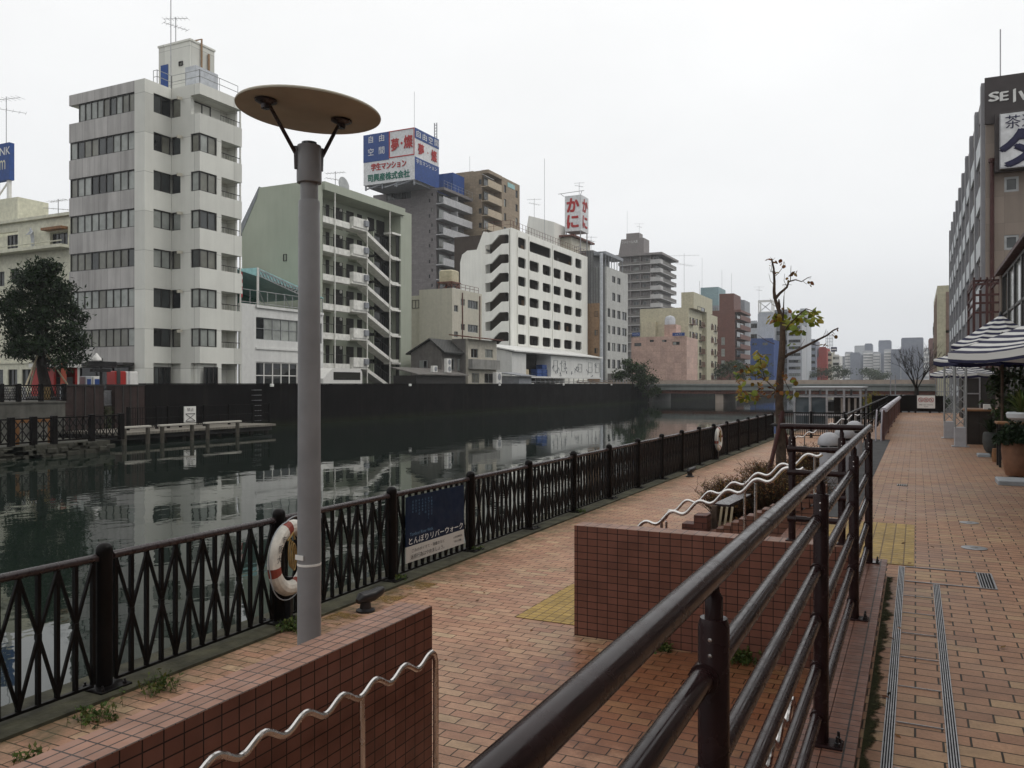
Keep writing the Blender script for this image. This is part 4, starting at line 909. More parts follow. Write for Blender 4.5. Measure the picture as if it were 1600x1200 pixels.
for k, z in enumerate(fl):
    s_ = MB().box(X3-RC+.01, X3-.02, yr0+.01, y546-.01, z-.2, z+.02).box(X3-.02, X3+.06, yr0+.01, y546-.01, z-.3, z+.28); bo = s_.build('walkway', M['b3slab'], o3)
    r = MB()
    for i in range(14): y = yr0+(y546-yr0)*i/13; r.tube([(X3,y,z+.28),(X3,y,z+1.1)], .018, 4)
    r.tube([(X3,yr0,z+1.1),(X3,y546,z+1.1)], .03, 4); r.build('railing', M['frame'], bo)
    MB().box(X3-1.2, X3+.3, y546, y571, z-.2, z+.0).box(X3-.1, X3+.38, y546+.15, y571, z+.001, z+.92).build('stair_landing', M['b3slab'], o3)
    MB().box(X3-RC+.01, X3-1.25, y571+.01, yr1-.01, z-.2, z+.0).build('floor_slab', M['b3'], o3)  # floor added behind the flights to shade the stair recess
    ax = MB().box(X3+.385, X3+.6, y571-.8, y571-.2, z+.25, z+.8); ax.build('meter_box', M['grey2'], o3)
    for pa, pc in ((509,514),(521,535),(541,552),(558,565),(574,584),(588,600)):
        MB().box(X3-RC+.002, X3-RC+.05, max(yr0+.05,YX(pa,X3-RC)), YX(pc,X3-RC), z+.03, z+2.08).build('door', M['dark'], o3)  # real door plus added dark ones that stand in for recess shade
    MB().lathe([(0,0),(.16,.0),(.16,.12),(0,.2)], (0,0,0), 10, M=Matrix.Translation((X3-RC+.02,(y546+y571)/2,z+1.9)) @ Matrix.Rotation(rad(90),4,'Y')).build('wall_lamp', M['white'], o3)
    zl = z-2.62
    f = MB(); f.slab([(X3+.1,y571,z+.02),(X3+.1,y612,zl+.72),(X3+.1,y612+1.1,zl+.72),(X3+.1,y612+1.1,zl+.38),(X3+.1,y612,zl+.38),(X3+.1,y571,z-.36)], (-1.1,0,0)); fo = f.build('stair_flight', M['b3slab'], o3)
    r = MB()
    for i in range(13): y = y571+(y612-y571)*i/12; zz = z+.02+(zl+.7-z)*i/12; r.tube([(X3+.05,y,zz),(X3+.05,y,zz+.95)], .016, 4)
    r.tube([(X3+.05,y571,z+.97),(X3+.05,y612,zl+1.67)], .03, 4); r.build('stair_railing', M['frame'], fo)
    window(o3, ('X',X3-.2), y612+1.12, yr1-.02, zl+.75, z+.40, 2, 1, .0, .08, wt=(9,1,0,0)); window(o3, ('X',X3-1.15), y597, y612+1.1, zl+.75, z+.40, 2, 1, .0, .08, wt=(9,1,0,0))
    MB().box(X3-1.0, X3+.05, y612, yr1-.01, z+.42, z+.62).build('sill', M['b3slab'], o3)
    MB().box(X3-RC, X3-.96, y597-.15, y597-.02, zl+.7, z+.45).build('pier', M['b3'], o3)
for px in (521, 571.5, 607): MB().tube([(X3+.18,YX(px,X3),.9),(X3+.18,YX(px,X3),z3-(2 if px == 571.5 else .3))], .06, 6).build('drain_pipe', M['b3slab'], o3)
MB().box(X3-3.2,X3-2.6,yr0+1.0,yr0+1.8,z3,z3+1.0).build('roof_vent', M['pale'], o3)
b = MB().lathe([(0,0),(.4,.05),(.7,.2),(.8,.34)], (0,0,0), 16, M=Matrix.Translation((X3-2.2,YX(536,X3-2),z3+1.3)) @ Matrix.Rotation(rad(80),4,'Y')).tube([(X3-2.2,YX(536,X3-2),z3),(X3-2.2,YX(536,X3-2),z3+1.3)], .05, 5); tag(b.build('satellite_dish', M['alu']), 'small satellite dish on the green grey apartment roof', 'satellite dish')
antenna('television aerial on the green grey apartment roof beside the dish', X3-3, YX(524,X3-3), z3, 2.8, .2)

# ---------------------------------------------------------------- grey apartments carrying the big billboard
o4 = Bld('apartment_building', 'grey tiled apartment block carrying the large blue and white billboard', 'building', 583, 693, 738, 292, -77.0, 'b4')
zf4 = [o4.fz(700,y) for y in (319,343,367,389.5,414,437,461,485,509)]
for k in range(9):
    z = zf4[k]; o4.side(670,672.3,[(z+.3,z+.95)],1,1,wt=(6,2,1,1)); o4.side(674,676,[(z+1.4,z+2.0)],1,1,wt=(6,2,1,1))
o4.side(604,642,[(o4.sz(620,312),o4.sz(620,298))],5,1,wt=(8,2,0,0)); o4.body(inset=1.6, mcore='b4'); o4.balconies(zf4, 1.15, depth=1.6, mat='b4bal', part_every=5)
MB().box(o4.X-1.6, o4.X+.1, o4.Y0, o4.y1, o4.zt-.5, o4.zt).build('roof_slab', M['b4'], o4.root)
roof_rail(o4.root, [(o4.X,o4.Y0+.2,o4.zt),(o4.X,o4.y1,o4.zt)], 1.2)
MB().box(o4.X-7, o4.X-1.5, o4.Y0+6, o4.y1-.5, o4.zt-.1, ZX(700,268,-79)).build('roof_unit', M['signblue'], o4.root)
# billboard
Xb = -79.5; Yb = YX(648,Xb); xL = XY(568,Yb); yR = YX(685.5,Xb); zT = ZX(648,199,Xb); zB = ZX(648,280,Xb)
ob = thing('billboard', 'large blue and white two sided roof billboard with red characters', 'billboard', (Xb, Yb, zB))
S_, Fr = ('Y',Yb), ('X',Xb); xm = XY(608,Yb); H = zT-zB
MB().box(xL, Xb, Yb, yR, zB, zT).build('panel', M['signwhite'], ob)
mid = zB+H*.485
MB().box(xL, xm, Yb-.06, Yb-.005, mid-.3, zT).build('blue_field', M['signblue'], ob)
b = MB().box(xm, Xb-.06, Yb-.08, Yb-.004, mid-.12, mid+.06).box(xm, xm+.16, Yb-.08, Yb-.004, mid+.06, zT).box(Xb-.2, Xb-.06, Yb-.08, Yb-.004, mid+.06, zT).box(xm+.16, Xb-.2, Yb-.08, Yb-.004, zT-.14, zT); b.build('red_border', M['signred'], ob)
MB().box(Xb+.005, Xb+.06, Yb, yR, zT-H*.2, zT).box(Xb+.005, Xb+.06, Yb, yR, zB, zT-H*.56).build('blue_field', M['signblue'], ob)
W1 = xm-xL; b = MB(); 
for ch, fu_, fz_ in (('自',.3,.80),('由',.72,.80),('空',.3,.32),('間',.72,.32)): b.text(ch, S_, xL+W1*fu_, mid+(zT-mid)*fz_, None, (zT-mid)*.27, -.09)
L2 = yR-Yb
for i, ch in enumerate('自由空間'): b.text(ch, Fr, Yb+L2*(.14+.25*i), zT-H*.10, L2*.17, H*.13, -.09)
b.text('学生マンション', Fr, Yb+L2*.48, zT-H*.63, L2*.86, H*.085, -.09); b.build('white_lettering', M['lw'], ob)
W2 = Xb-xm; b = MB(); 
def brush(b, ch, pl, u, z, w_, h_, d, wt_=.06):
    for k, (du, dz) in enumerate(((0,0),(wt_,.0),(0,wt_),(wt_,wt_),(wt_/2,wt_/2))): b.text(ch, pl, u+(du-wt_/2)*min(w_,h_*1.2), z+(dz-wt_/2)*h_, w_*(1-wt_*.5), h_*(1-wt_), d-.012*k)
brush(b, '夢', S_, xm+W2*.24, mid+(zT-mid)*.46, W2*.30, H*.25, -.09); brush(b, '燦', S_, xm+W2*.76, mid+(zT-mid)*.50, W2*.34, H*.26, -.09); b.text('・', S_, xm+W2*.5, mid+(zT-mid)*.48, None, .45, -.09)
brush(b, '夢', Fr, Yb+L2*.24, zT-H*.375, L2*.23, H*.22, -.09); brush(b, '燦', Fr, Yb+L2*.78, zT-H*.385, L2*.23, H*.23, -.09); b.text('・', Fr, Yb+L2*.52, zT-H*.38, None, .3, -.09)
brush(b, '学生マンション', S_, (xL+Xb)/2, zB+H*.34, (Xb-xL)*.70, H*.15, -.05); b.build('red_lettering', M['signred'], ob)
b = MB(); brush(b, '司興産株式会社', S_, (xL+Xb)/2, zB+H*.13, (Xb-xL)*.84, H*.155, -.05); b.build('green_lettering', M['signgreen'], ob)
b = MB()
for x, y in ((xL+.3,Yb+.3),(xL+4,Yb+.3),(Xb-4,Yb+.3),(Xb-.3,Yb+.3),(Xb-.3,yR-.3)): b.box(x-.12,x+.12,y-.12,y+.12,o4.zt-.5,zB)
for x in (xL+.3, xL+4.5, Xb-4.5): b.bar((x,Yb+.3,o4.zt-.3),(x+4,Yb+.3,zB),.2,.2)
b.box(xL+.5, Xb-.5, Yb+1.0, yR, zB-.4, zB-.05); b.build('support_frame', M['grey2'], ob)
antenna('whip aerial above the corner of the large billboard', Xb-.2, Yb+.2, zT, 6.4, whip=True)
b = MB()
for dx in (0,.5): b.tube([(Xb-.6+dx,yR-.5,zT),(Xb-.6+dx,yR-.5,zT+3.0)], .1, 5)
for i in range(5): b.tube([(Xb-.6,yR-.5,zT+.4+.55*i),(Xb-.1,yR-.5,zT+.4+.55*i)], .07, 4)
tag(b.build('antenna', M['grey2']), 'ladder shaped mast at the right end of the large billboard', 'antenna', 'roof antennas')

# ---------------------------------------------------------------- brown apartments
o5 = Bld('apartment_building', 'tall brown apartment block right of the billboard', 'building', 690, 763, 812, 265, -74.0, 'b5')
zf5 = [o5.fz(775,y) for y in (295,317.5,340,362,384,406,428,450)]
for z in zf5: o5.side(748,753,[(z+.35,z+1.35)],1,1,wt=(4,3,1,1)); 
o5.body(inset=1.5, mcore='b5'); ym5 = o5.fu(784); o5.balconies(zf5, 1.2, y1=ym5, depth=1.5, mat='b5lt', part_every=9)
b = MB(); hs_ = [(o5.fu(a),o5.fu(c),z+.1,z+1.6) for z in zf5 for a, c in ((787.5,791),(805.5,809))]
b.wall(o5.Fp, ym5+.01, o5.y1, .9, o5.zt, hs_, .3); b.box(o5.X-1.75, o5.X-.31, ym5+.01, o5.y1, .9, o5.zt-.4); b.build('front_wall', M['b5'], o5.root)
for h in hs_: window(o5.root, o5.Fp, *h, 1, 1, .15, wt=(5,3,1,1))
MB().box(o5.X-1.5, o5.X+.02, o5.Y0, ym5, o5.zt-.6, o5.zt+.05).build('roof_slab', M['b5'], o5.root)
MB().box(o5.X+.01, o5.X+.06, o5.fu(793), o5.fu(804), o5.fz(798,294), o5.fz(798,287)).build('sign_panel', M['tealroof'], o5.root)
MB().box(o5.X-9, o5.X-5, o5.Y0+3, o5.Y0+9, o5.zt-.5, o5.zt+1.0).build('roof_unit', M['b5'], o5.root)
antenna('thin whip aerial on the brown apartment block', XY(734,o5.Y0+2), o5.Y0+2, o5.zt-.5, 4.2, whip=True)

# ---------------------------------------------------------------- white hotel with rounded openings
X6 = -51.0; Y6 = YX(799,X6); y16 = YX(918,X6); z6 = ZX(808,359,X6); xl6 = XY(757,Y6)
o6 = thing('hotel_building', 'long white hotel with rows of round cornered dark openings', 'building', (X6, Y6, .9))
def rrect(a, c, z0, z1, r=.35, n=4):
    P = []
    for cx, cz, a0 in ((c-r,z0+r,-90),(c-r,z1-r,0),(a+r,z1-r,90),(a+r,z0+r,180)):
        for i in range(n+1): w_ = rad(a0+90*i/n); P.append((cx+r*cos(w_), cz+r*sin(w_)))
    return P
zrows = [(ZX(816,b_,X6), ZX(816,a_,X6)) for a_, b_ in ((372,389),(402.5,419),(432.5,447.5),(462,477.5),(492,507.5),(522.5,538))]
cols6 = [(809.5,822),(827.5,842.5),(848,861),(865,877),(881.5,894.5),(899,909)]
holes = []
for k, (z0, z1) in enumerate(zrows):
    cc = cols6 if k else [(809.5,822),(827.5,861),(865,894.5),(899,909)]
    for a, c in cc: holes.append(rrect(YX(a,X6), YX(c,X6), z0, z1))
b = MB(); b.cut(('X',X6), [(Y6,.9),(y16,.9),(y16,z6),(Y6,z6)], holes, .22)
Hs = z6-.9; zst = []; fh = (zrows[0][0]-zrows[5][0])/5; du = X6-.36-xl6; stair = []
for k, (z0, z1) in enumerate(zrows):
    zb6 = z0-.95; f = lambda u, v: (xl6+du*u, zb6+fh*v)
    stair.append([f(.03,-.02), f(.28,0), f(.70,.46), f(.96,.46), f(.985,.5), f(.985,.86), f(.93,.93), f(.60,.93), f(.28,.50), f(.03,.44)])
b.cut(('Y',Y6), [(xl6,.9),(X6-.36,.9),(X6-.36,z6),(xl6,z6-.5)], stair, .3)
b.box(xl6-6, X6-.36, y16-.3, y16, .9, z6-.5); b.build('wall', M['b6'], o6)
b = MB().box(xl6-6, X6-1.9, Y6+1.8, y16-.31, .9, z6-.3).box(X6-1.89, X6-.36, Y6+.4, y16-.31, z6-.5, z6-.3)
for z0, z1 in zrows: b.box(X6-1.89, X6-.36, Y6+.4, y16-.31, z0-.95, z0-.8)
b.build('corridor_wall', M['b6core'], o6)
for k, (z0, z1) in enumerate(zrows):
    for (a, c) in cols6[::1]:
        y = (YX(a,X6)+YX(c,X6))/2+R.uniform(-.6,.6); MB().box(X6-1.88, X6-1.84, y-.45, y+.45, z0-.78, z0+1.25).build('room_door', M[R.choice(['dark','house','b9b'])], o6)
for px in (808, 826, 863): MB().tube([(X6+.08,YX(px,X6),.9),(X6+.08,YX(px,X6),z6-.3)], .06, 6).build('drain_pipe', M['b6'], o6)
YL = Y6+.35; xa6 = XY(719,YL)
MB().slab([(xa6,YL,.9),(xl6-.02,YL,.9),(xl6-.02,YL,ZY(756,389,YL)),(XY(730,YL),YL,ZY(730,391.5,YL)),(XY(722,YL),YL,ZY(722,398,YL)),(xa6,YL,ZY(719,410,YL))], (0,8,0)).slab([(XY(744,YL),YL+.01,ZY(744,392,YL)),(xl6-.02,YL+.01,ZY(756,392,YL)),(xl6-.02,YL+.01,ZY(757,362,YL)),(XY(755,YL),YL+.01,ZY(755,362,YL))], (0,6,0)).build('stair_tower', M['b6'], o6)
roof_rail(o6, [(xl6,Y6+.3,z6-.3),(X6-.3,Y6+.3,z6-.2),(X6-.3,y16-.3,z6-.2)], 1.35, 'rust', 1.0)
Xp = X6-4; yp0, yp1 = YX(866,Xp), YX(877,Xp); YP = YX(866,Xp)
MB().slab([(XY(814,YP),YP,z6-1),(Xp,YP,z6-1),(Xp,YP,ZX(866,347,Xp)),(XY(826,YP),YP,ZY(826,337,YP))], (0,5,0)).build('penthouse', M['b6'], o6)
Yh = YX(893,X6-2); xh = X6-2
MB().box(XY(862,Yh), xh, Yh, Yh+9, z6-1, ZX(893,370,xh)).build('roof_hut', M['b7'], o6); MB().box(XY(856,Yh)-.2, xh+.7, Yh-.8, Yh+9.5, ZX(893,370,xh)+.005, ZX(893,370,xh)+.3).build('hut_roof', M['rust'], o6)
p = onY(853,325,YP); antenna('very tall whip mast on the white hotel penthouse', p.x, YP-.6, z6-.5, ZY(853,249,YP)-z6+.5, whip=True)
antenna('television aerial on the left end of the white hotel roof', XY(831,YP), YP+1, ZY(826,337,YP)-.3, 3.4, .3)
# red lettered sign on the hotel roof
Xk = X6-.6; Yk = YX(908,Xk); xk0 = XY(882.5,Yk); yk1 = YX(919.5,Xk); zk1 = ZX(908,304,Xk); zk0 = ZX(908,360,Xk)
ok = thing('billboard', 'white box sign with two large red characters on the hotel roof', 'billboard', (Xk, Yk, zk0))
MB().box(xk0, Xk, Yk, yk1, zk0, zk1).build('panel', M['signwhite'], ok); hk = zk1-zk0
b = MB(); brush(b, 'か', ('Y',Yk), (xk0+Xk)/2, zk0+hk*.73, (Xk-xk0)*.74, hk*.40, -.03, .085); brush(b, 'に', ('Y',Yk), (xk0+Xk)/2, zk0+hk*.27, (Xk-xk0)*.70, hk*.38, -.03, .085)
brush(b, 'か', ('X',Xk), (Yk+yk1)/2, zk0+hk*.73, (yk1-Yk)*.66, hk*.38, -.03, .085); brush(b, 'に', ('X',Xk), (Yk+yk1)/2, zk0+hk*.27, (yk1-Yk)*.62, hk*.36, -.03, .085); b.build('lettering', M['signred'], ok)
b = MB()
for x, y in ((xk0+.2,Yk+.2),(Xk-.2,Yk+.2),(Xk-.2,yk1-.2),(xk0+.2,yk1-.2)): b.tube([(x,y,z6-.4),(x,y,zk0)], .1, 5)
for i in range(3): b.bar((xk0+.2,Yk+.2,z6+.6*i),(Xk-.2,Yk+.2,z6+.6*(i+1)),.08,.08); b.bar((Xk-.2,Yk+.2,z6+.6*i),(Xk-.2,yk1-.2,z6+.6*(i+1)),.08,.08)
b.tube([(xk0-1,Yk-.6,zk1+.35),(Xk+.8,Yk-.6,zk1+.5)], .05, 4).tube([(xk0-.2,Yk+.2,zk1),(xk0-.6,Yk-.6,zk1+.4)], .05, 4).tube([(Xk-.2,Yk+.2,zk1),(Xk+.4,Yk-.6,zk1+.5)], .05, 4); b.build('support_frame', M['galv'], ok)
antenna('television aerial above the red character sign', XY(905,Yk+1), Yk+1, zk1, 2.4, .2)
# white annex with lean-to roof, graffiti and plant at its foot
Xn = -45.0; yn0, yn1 = YX(800,Xn), YX(937,Xn); zn0, zn1 = ZX(800,546,Xn), ZX(937,561,Xn)
on = thing('annex_building', 'white lean-to annex with long sloping roof below the hotel', 'building', (Xn, yn0, .9))
MB().slab([(X6+.05,yn0,2.6),(Xn,yn0,2.6),(Xn,yn0,zn0-.3),(X6+.05,yn0,zn0+.9)], (0,YX(822,Xn)-yn0,0)).slab([(X6+.05,YX(861,Xn),2.6),(Xn,YX(861,Xn),2.6),(Xn,YX(861,Xn),zn0-.3),(X6+.05,YX(861,Xn),zn0+.9)], (0,yn1-YX(861,Xn)-.01,0)).build('wall', M['b2'], on)
MB().slab([(X6+.05,yn0-.3,zn0+1.1),(Xn+.5,yn0-.3,zn0-.1),(Xn+.5,yn1+.2,zn0-.1),(X6+.05,yn1+.2,zn0+1.1)], (0,0,-.16)).build('roof', M['b2'], on)
MB().box(X6+.1, Xn-2.2, YX(822,Xn)+.01, YX(861,Xn)-.01, .9, zn0-.2).build('open_bay', M['dark'], on)
MB().box(Xn-.3, Xn+.2, YX(822,Xn), yn1, 2.4, 2.62).build('deck_edge', M['b2'], on)
for px in (868,880,906,922,933): window(on, ('X',Xn), YX(px-3,Xn), YX(px+3,Xn), 3.4, 4.9 if px != 906 else 4.6, 1, 2, -.02, fm='alu')
M['graf'] = surf('graffiti_paint', (.10,.12,.15), .6); M['grafb'] = surf('graffiti_blue', (.18,.28,.38), .6)
b = MB()
for q in range(16):
    y = YX(R.uniform(864,930),Xn); z = R.uniform(2.9,4.4); P = []
    for i in range(7): y += R.uniform(-.25,.45); z = min(4.6, max(2.75, z+R.uniform(-.35,.35))); P.append((Xn+.02,y,z))
    b.tube(P, .035, 4)
b.build('graffiti', M['graf'], on)
for j, px in enumerate((840,848,856)):
    for i in range(2 if j != 1 else 3):
        y = YX(px,Xn-.8); bb_ = MB().bbox(Xn-1.5,Xn-.5,y-.75,y+.75,2.4+.62*i,2.98+.62*i,.05); tag(bb_.build('crate', M['blue']), 'blue plastic crate stacked in the open bay of the white annex', 'crate', 'blue crates in the annex bay')
b = MB().bbox(Xn-1.4,Xn-.4,YX(826,Xn),YX(831,Xn),2.4,3.5,.05); tag(b.build('cardboard_box', M['woodpale']), 'tan box beside the blue crates in the annex bay', 'box')
b = MB()
for i in range(14):
    y = YX(828+7.5*i,Xn); b.tube([(Xn+.1,y,.9),(Xn+.1,y,2.45)], .05, 5)
for zz in (1.2, 1.9): b.tube([(Xn+.12,YX(828,Xn),zz),(Xn+.12,yn1,zz)], .045, 5)
b.build('stilt', M['galv'], on)
def ac(label, x, y, z, s=1.0, dbl=False):
    o = thing('air_conditioner', label, 'air conditioner', (x, y, z), 'outdoor air conditioning units')
    h = .62*s*(2 if dbl else 1); MB().bbox(x-.3*s,x,y-.4*s,y+.4*s,z,z+h,.02).build('casing', M['white'], o)
    for k in range(2 if dbl else 1): MB().lathe([(.24*s,0),(.24*s,.015),(.05,.02),(0,.03)], (0,0,0), 16, M=Matrix.Translation((x+.001,y+.06,z+.31*s+.62*s*k)) @ Matrix.Rotation(rad(90),4,'Y')).build('fan_grille', M['grey2'], o)
acpx = (824,832,873,883,892,903,911,920,929,940,948)
acl = ('left of the blue crates at the annex foot','under the blue crates','below the left graffiti','below the middle graffiti','below the graffiti, at a stilt','under the right annex window','under the second annex window from the right','under the last annex window','near the right end of the annex','just right of the annex','between the annex and the dark bush')
for px, l in zip(acpx, acl): ac('white outdoor air conditioner '+l, Xn+.9, YX(px,Xn+.9), .9, 1.3)
b = MB()
for i in range(6): y = YX(958+5*i,-42); b.tube([(-42,y,.9),(-42,y+.4,2.2+.2*(i % 2)),(-42.3,y+.8,2.0)], .06, 5)
tag(b.build('pipework', M['galv']), 'tangle of grey pipes at the foot of the slatted grey office', 'pipes')

# ---------------------------------------------------------------- small cream building with the water tank
o7 = Bld('small_office_building', 'small cream three storey building with a tan roof tank', 'building', 655, 706.5, 753, 450, -46.0, 'b7')
o7.front(709.5,716,[(o7.fz(713,487),o7.fz(713,477)),(o7.fz(713,527),o7.fz(713,518))],2,1,fm='alu'); o7.front(720,726.5,[(o7.fz(722,477),o7.fz(722,467)),(o7.fz(722,516),o7.fz(722,506))],2,1,fm='alu'); o7.front(731,747,[(o7.fz(735,482),o7.fz(735,469)),(o7.fz(735,519),o7.fz(735,507))],4,1,fm='alu',wt=(3,4,4,1))
o7.body(); MB().box(XY(643,o7.Y0+.5), o7.x0-.02, o7.Y0+.5, o7.Y0+6, .9, ZY(650,462,o7.Y0+.5)).build('wing', M['b7'], o7.root)
window(o7.root, ('Y',o7.Y0+.5), XY(644,o7.Y0+.5), XY(655,o7.Y0+.5), ZY(650,481,o7.Y0), ZY(650,468,o7.Y0), 2, 1, -.03)
for px, h in ((722,.0),(749,.3)): MB().tube([(o7.X+.08,o7.fu(px),.9),(o7.X+.08,o7.fu(px),o7.zt-.3)], .06, 5).build('drain_pipe', M['rust'], o7.root)
x_, y_ = XY(694,o7.Y0+1.5), o7.Y0+2.6
ot = thing('water_tank', 'tan square water tank on a rusty steel stand on the cream roof', 'water tank', (x_, y_, o7.zt-.5))
b = MB()
for dx in (-.9,.9):
    for dy in (-.9,.9): b.tube([(x_+dx,y_+dy,o7.zt-.5),(x_+dx*.9,y_+dy*.9,o7.zt+.9)], .07, 5)
    b.bar((x_+dx,y_-.9,o7.zt-.4),(x_+dx,y_+.9,o7.zt+.9),.07,.07)
b.bar((x_-.9,y_-.9,o7.zt-.4),(x_+.9,y_-.9,o7.zt+.9),.07,.07).box(x_-1,x_+1,y_-1,y_+1,o7.zt+.9,o7.zt+1.0); b.build('stand', M['rust'], ot)
MB().bbox(x_-.85,x_+.85,y_-.85,y_+.85,o7.zt+1.0,o7.zt+2.35,.12).build('tank', M['tank'], ot)
for i, l in enumerate(('nearest the roof tank','second from the roof tank','third from the roof tank','furthest from the roof tank')): ac('small white roof air conditioner on the cream building, '+l, o7.X-1.0, o7.fu(724+5.5*i), o7.zt-.45, 1.2)
roof_rail(o7.root, [(x_+1.3,o7.Y0+.4,o7.zt),(o7.X-.3,o7.Y0+.4,o7.zt),(o7.X-.3,o7.y1-.3,o7.zt)], .7, 'rust', 1.0)

# ---------------------------------------------------------------- small old houses behind the flood wall
oA = thing('old_house', 'small old dark house with tiled gable roof behind the flood wall', 'house', (-44, YX(672,-44), .9))
Yq = YX(690,-43.5); xq0, xq1 = XY(642,Yq), -43.5; ze = ZX(690,549,-43.5); zr_ = ZY(672,536,Yq)
MB().box(xq0, xq1, Yq, Yq+6, .9, ze-.05).build('wall', M['house'], oA)
xm_ = (xq0+xq1)/2+.6
MB().slab([(xq0-.4,Yq-.4,ze-.3),(xm_,Yq-.4,zr_+.35),(xm_,Yq+6.3,zr_+.35),(xq0-.4,Yq+6.3,ze-.3)], (0,0,.14)).slab([(xm_+.001,Yq-.4,zr_+.35),(xq1+.6,Yq-.4,ze-.2),(xq1+.6,Yq+6.3,ze-.2),(xm_+.001,Yq+6.3,zr_+.35)], (0,0,.14)).build('roof', M['rooftile'], oA)
MB().slab([(xq0,Yq-.001,ze-.06),(xq1,Yq-.001,ze-.06),(xm_,Yq-.001,zr_+.3)], (0,.2,0)).build('gable', M['house'], oA)
window(oA, ('Y',Yq), XY(656,Yq), XY(668,Yq), ze-2.3, ze-.9, 2, 2, -.04, fm='alu'); window(oA, ('X',xq1), Yq+.8, Yq+2.4, ze-1.9, ze-.7, 2, 1, -.04, fm='alu', wt=(2,2,4,2)); window(oA, ('X',xq1), Yq+3.2, Yq+4.6, ze-1.9, ze-.7, 2, 1, -.04, fm='alu', wt=(2,2,4,2))
oB = Bld('old_house', 'small two storey house with dark side wall and cream front behind the flood wall', 'house', 706, 731, 776, 529, -42.5, 'house2')
oB.front(736,747,[(oB.fz(742,559),oB.fz(742,545))],2,1,fm='alu'); oB.front(758,770,[(oB.fz(765,559),oB.fz(765,546))],2,1,fm='alu'); oB.front(737,749,[(1.7,oB.fz(742,583))],2,1,fm='alu',wt=(2,3,3,3)); oB.front(757,772,[(1.7,oB.fz(742,583))],2,1,fm='alu')
oB.body(smat='house', parapet=.1)
MB().slab([(oB.x0-.2,oB.Y0-.3,oB.zt+.4),(oB.X+.7,oB.Y0-.3,oB.zt+.05),(oB.X+.7,oB.y1+.3,oB.zt+.05),(oB.x0-.2,oB.y1+.3,oB.zt+.4)], (0,0,.12)).build('roof', M['rust'], oB.root)
MB().box(oB.X+.005, oB.X+.5, oB.Y0+.1, oB.y1-.1, oB.fz(750,577), oB.fz(750,562)).build('balcony', M['concrete'], oB.root)
oC = thing('shed', 'dark low shed with rusty roof between the two old houses', 'shed', (-41.5, YX(680,-41.5), .9))
yc0, yc1 = YX(650,-41.5), YX(727,-41.5); MB().box(-44, -41.5, yc0, yc1, .9, 2.4).build('wall', M['dark'], oC); MB().slab([(-44.2,yc0-.2,3.1),(-41.2,yc0-.2,2.45),(-41.2,yc1+.2,2.45),(-44.2,yc1+.2,3.1)], (0,0,.1)).build('roof', M['house'], oC)
ac('white outdoor air conditioner on the shed roof', -41.9, YX(679,-42), 2.75, 1.0); ac('tall double fan air conditioner beside the dark sided house', -41.6, YX(702,-41.6), 2.75, 1.1, True); ac('white outdoor air conditioner at the cream fronted house', -41.4, YX(780,-41.4), .9, 1.6, True)
MB_ = MB().slab([(-44,YX(778,-44),2.9),(-41,YX(778,-44),2.5),(-41,YX(802,-44),2.5),(-44,YX(802,-44),2.9)], (0,0,.1)).box(-44,-41.4,YX(780,-44),YX(800,-44),.9,2.5); tag(MB_.build('shed', M['grey2']), 'small grey shed with flat metal roof left of the annex', 'shed')
# ---------------------------------------------------------------- flood wall, terraces, boardwalk on the far side
yw0, yw1 = YX(227,-39.4), 124.0
o = thing('flood_wall', 'long black flood wall along the far bank of the river', 'wall', (-39.4, yw0, WATER))
MB().box(-39.9,-39.4,yw0,yw1,-2.5,1.56).build('wall_body', M['wallblack'], o); MB().box(-39.95,-39.34,yw0,yw1,1.565,1.64).build('coping', M['wallblack'], o); MB().box(-39.39,-39.2,yw0+4,yw1,WATER-.5,WATER+.05).build('footing', M['wallblack'], o)
for i, (px, l) in enumerate(((424,'nearest the lamp post'),(640,'below the green grey apartments'),(780,'below the small grey shed'),(880,'below the annex'),(955,'nearest the dark bush'))):
    y = YX(px,-39.3); tag(MB().bbox(-39.34,-39.16,y-.14,y+.14,1.42,1.62,.04).build('wall_lamp', M['white']), 'small white lamp on the flood wall, '+l, 'lamp', 'small lamps on the flood wall')
o = thing('wall_ladder', 'white rung ladder on the flood wall beside the boardwalk end', 'ladder', (-39.4, YX(401,-39.3), -.8))
for i in range(7): y = YX(401,-39.3); MB().tube([(-39.4,y-.35,1.2-.34*i),(-39.2,y-.35,1.2-.34*i),(-39.2,y+.35,1.2-.34*i),(-39.4,y+.35,1.2-.34*i)], .018, 5).build('rung', M['galv'], o)
# white van parked behind the wall
yv = YX(505,-43); yv1 = YX(566,-43); o = thing('van', 'white van with dark windows, its roof just showing above the flood wall', 'van', (-44, yv, .9))
b = MB(); sec = [(yv,1.2),(yv,2.05),(yv+1.0,2.75),(yv+1.5,2.9),(yv1-.25,2.9),(yv1,2.6),(yv1,1.2)]; b.slab([(-43,y,z) for y, z in sec], (-1.8,0,0)); b.build('body', M['white'], o)
MB().box(-42.99,-42.97,yv+1.3,yv1-.3,1.95,2.6).build('window', M['glass'], o)
for y in (yv+.9, yv1-.9): 
    w_ = MB().lathe([(.0,-.1),(.34,-.1),(.36,-.05),(.36,.1),(0,.12)], (0,0,0), 18, M=Matrix.Translation((-43.05,y,1.26)) @ Matrix.Rotation(rad(90),4,'Y')).build('wheel', M['black'], o)
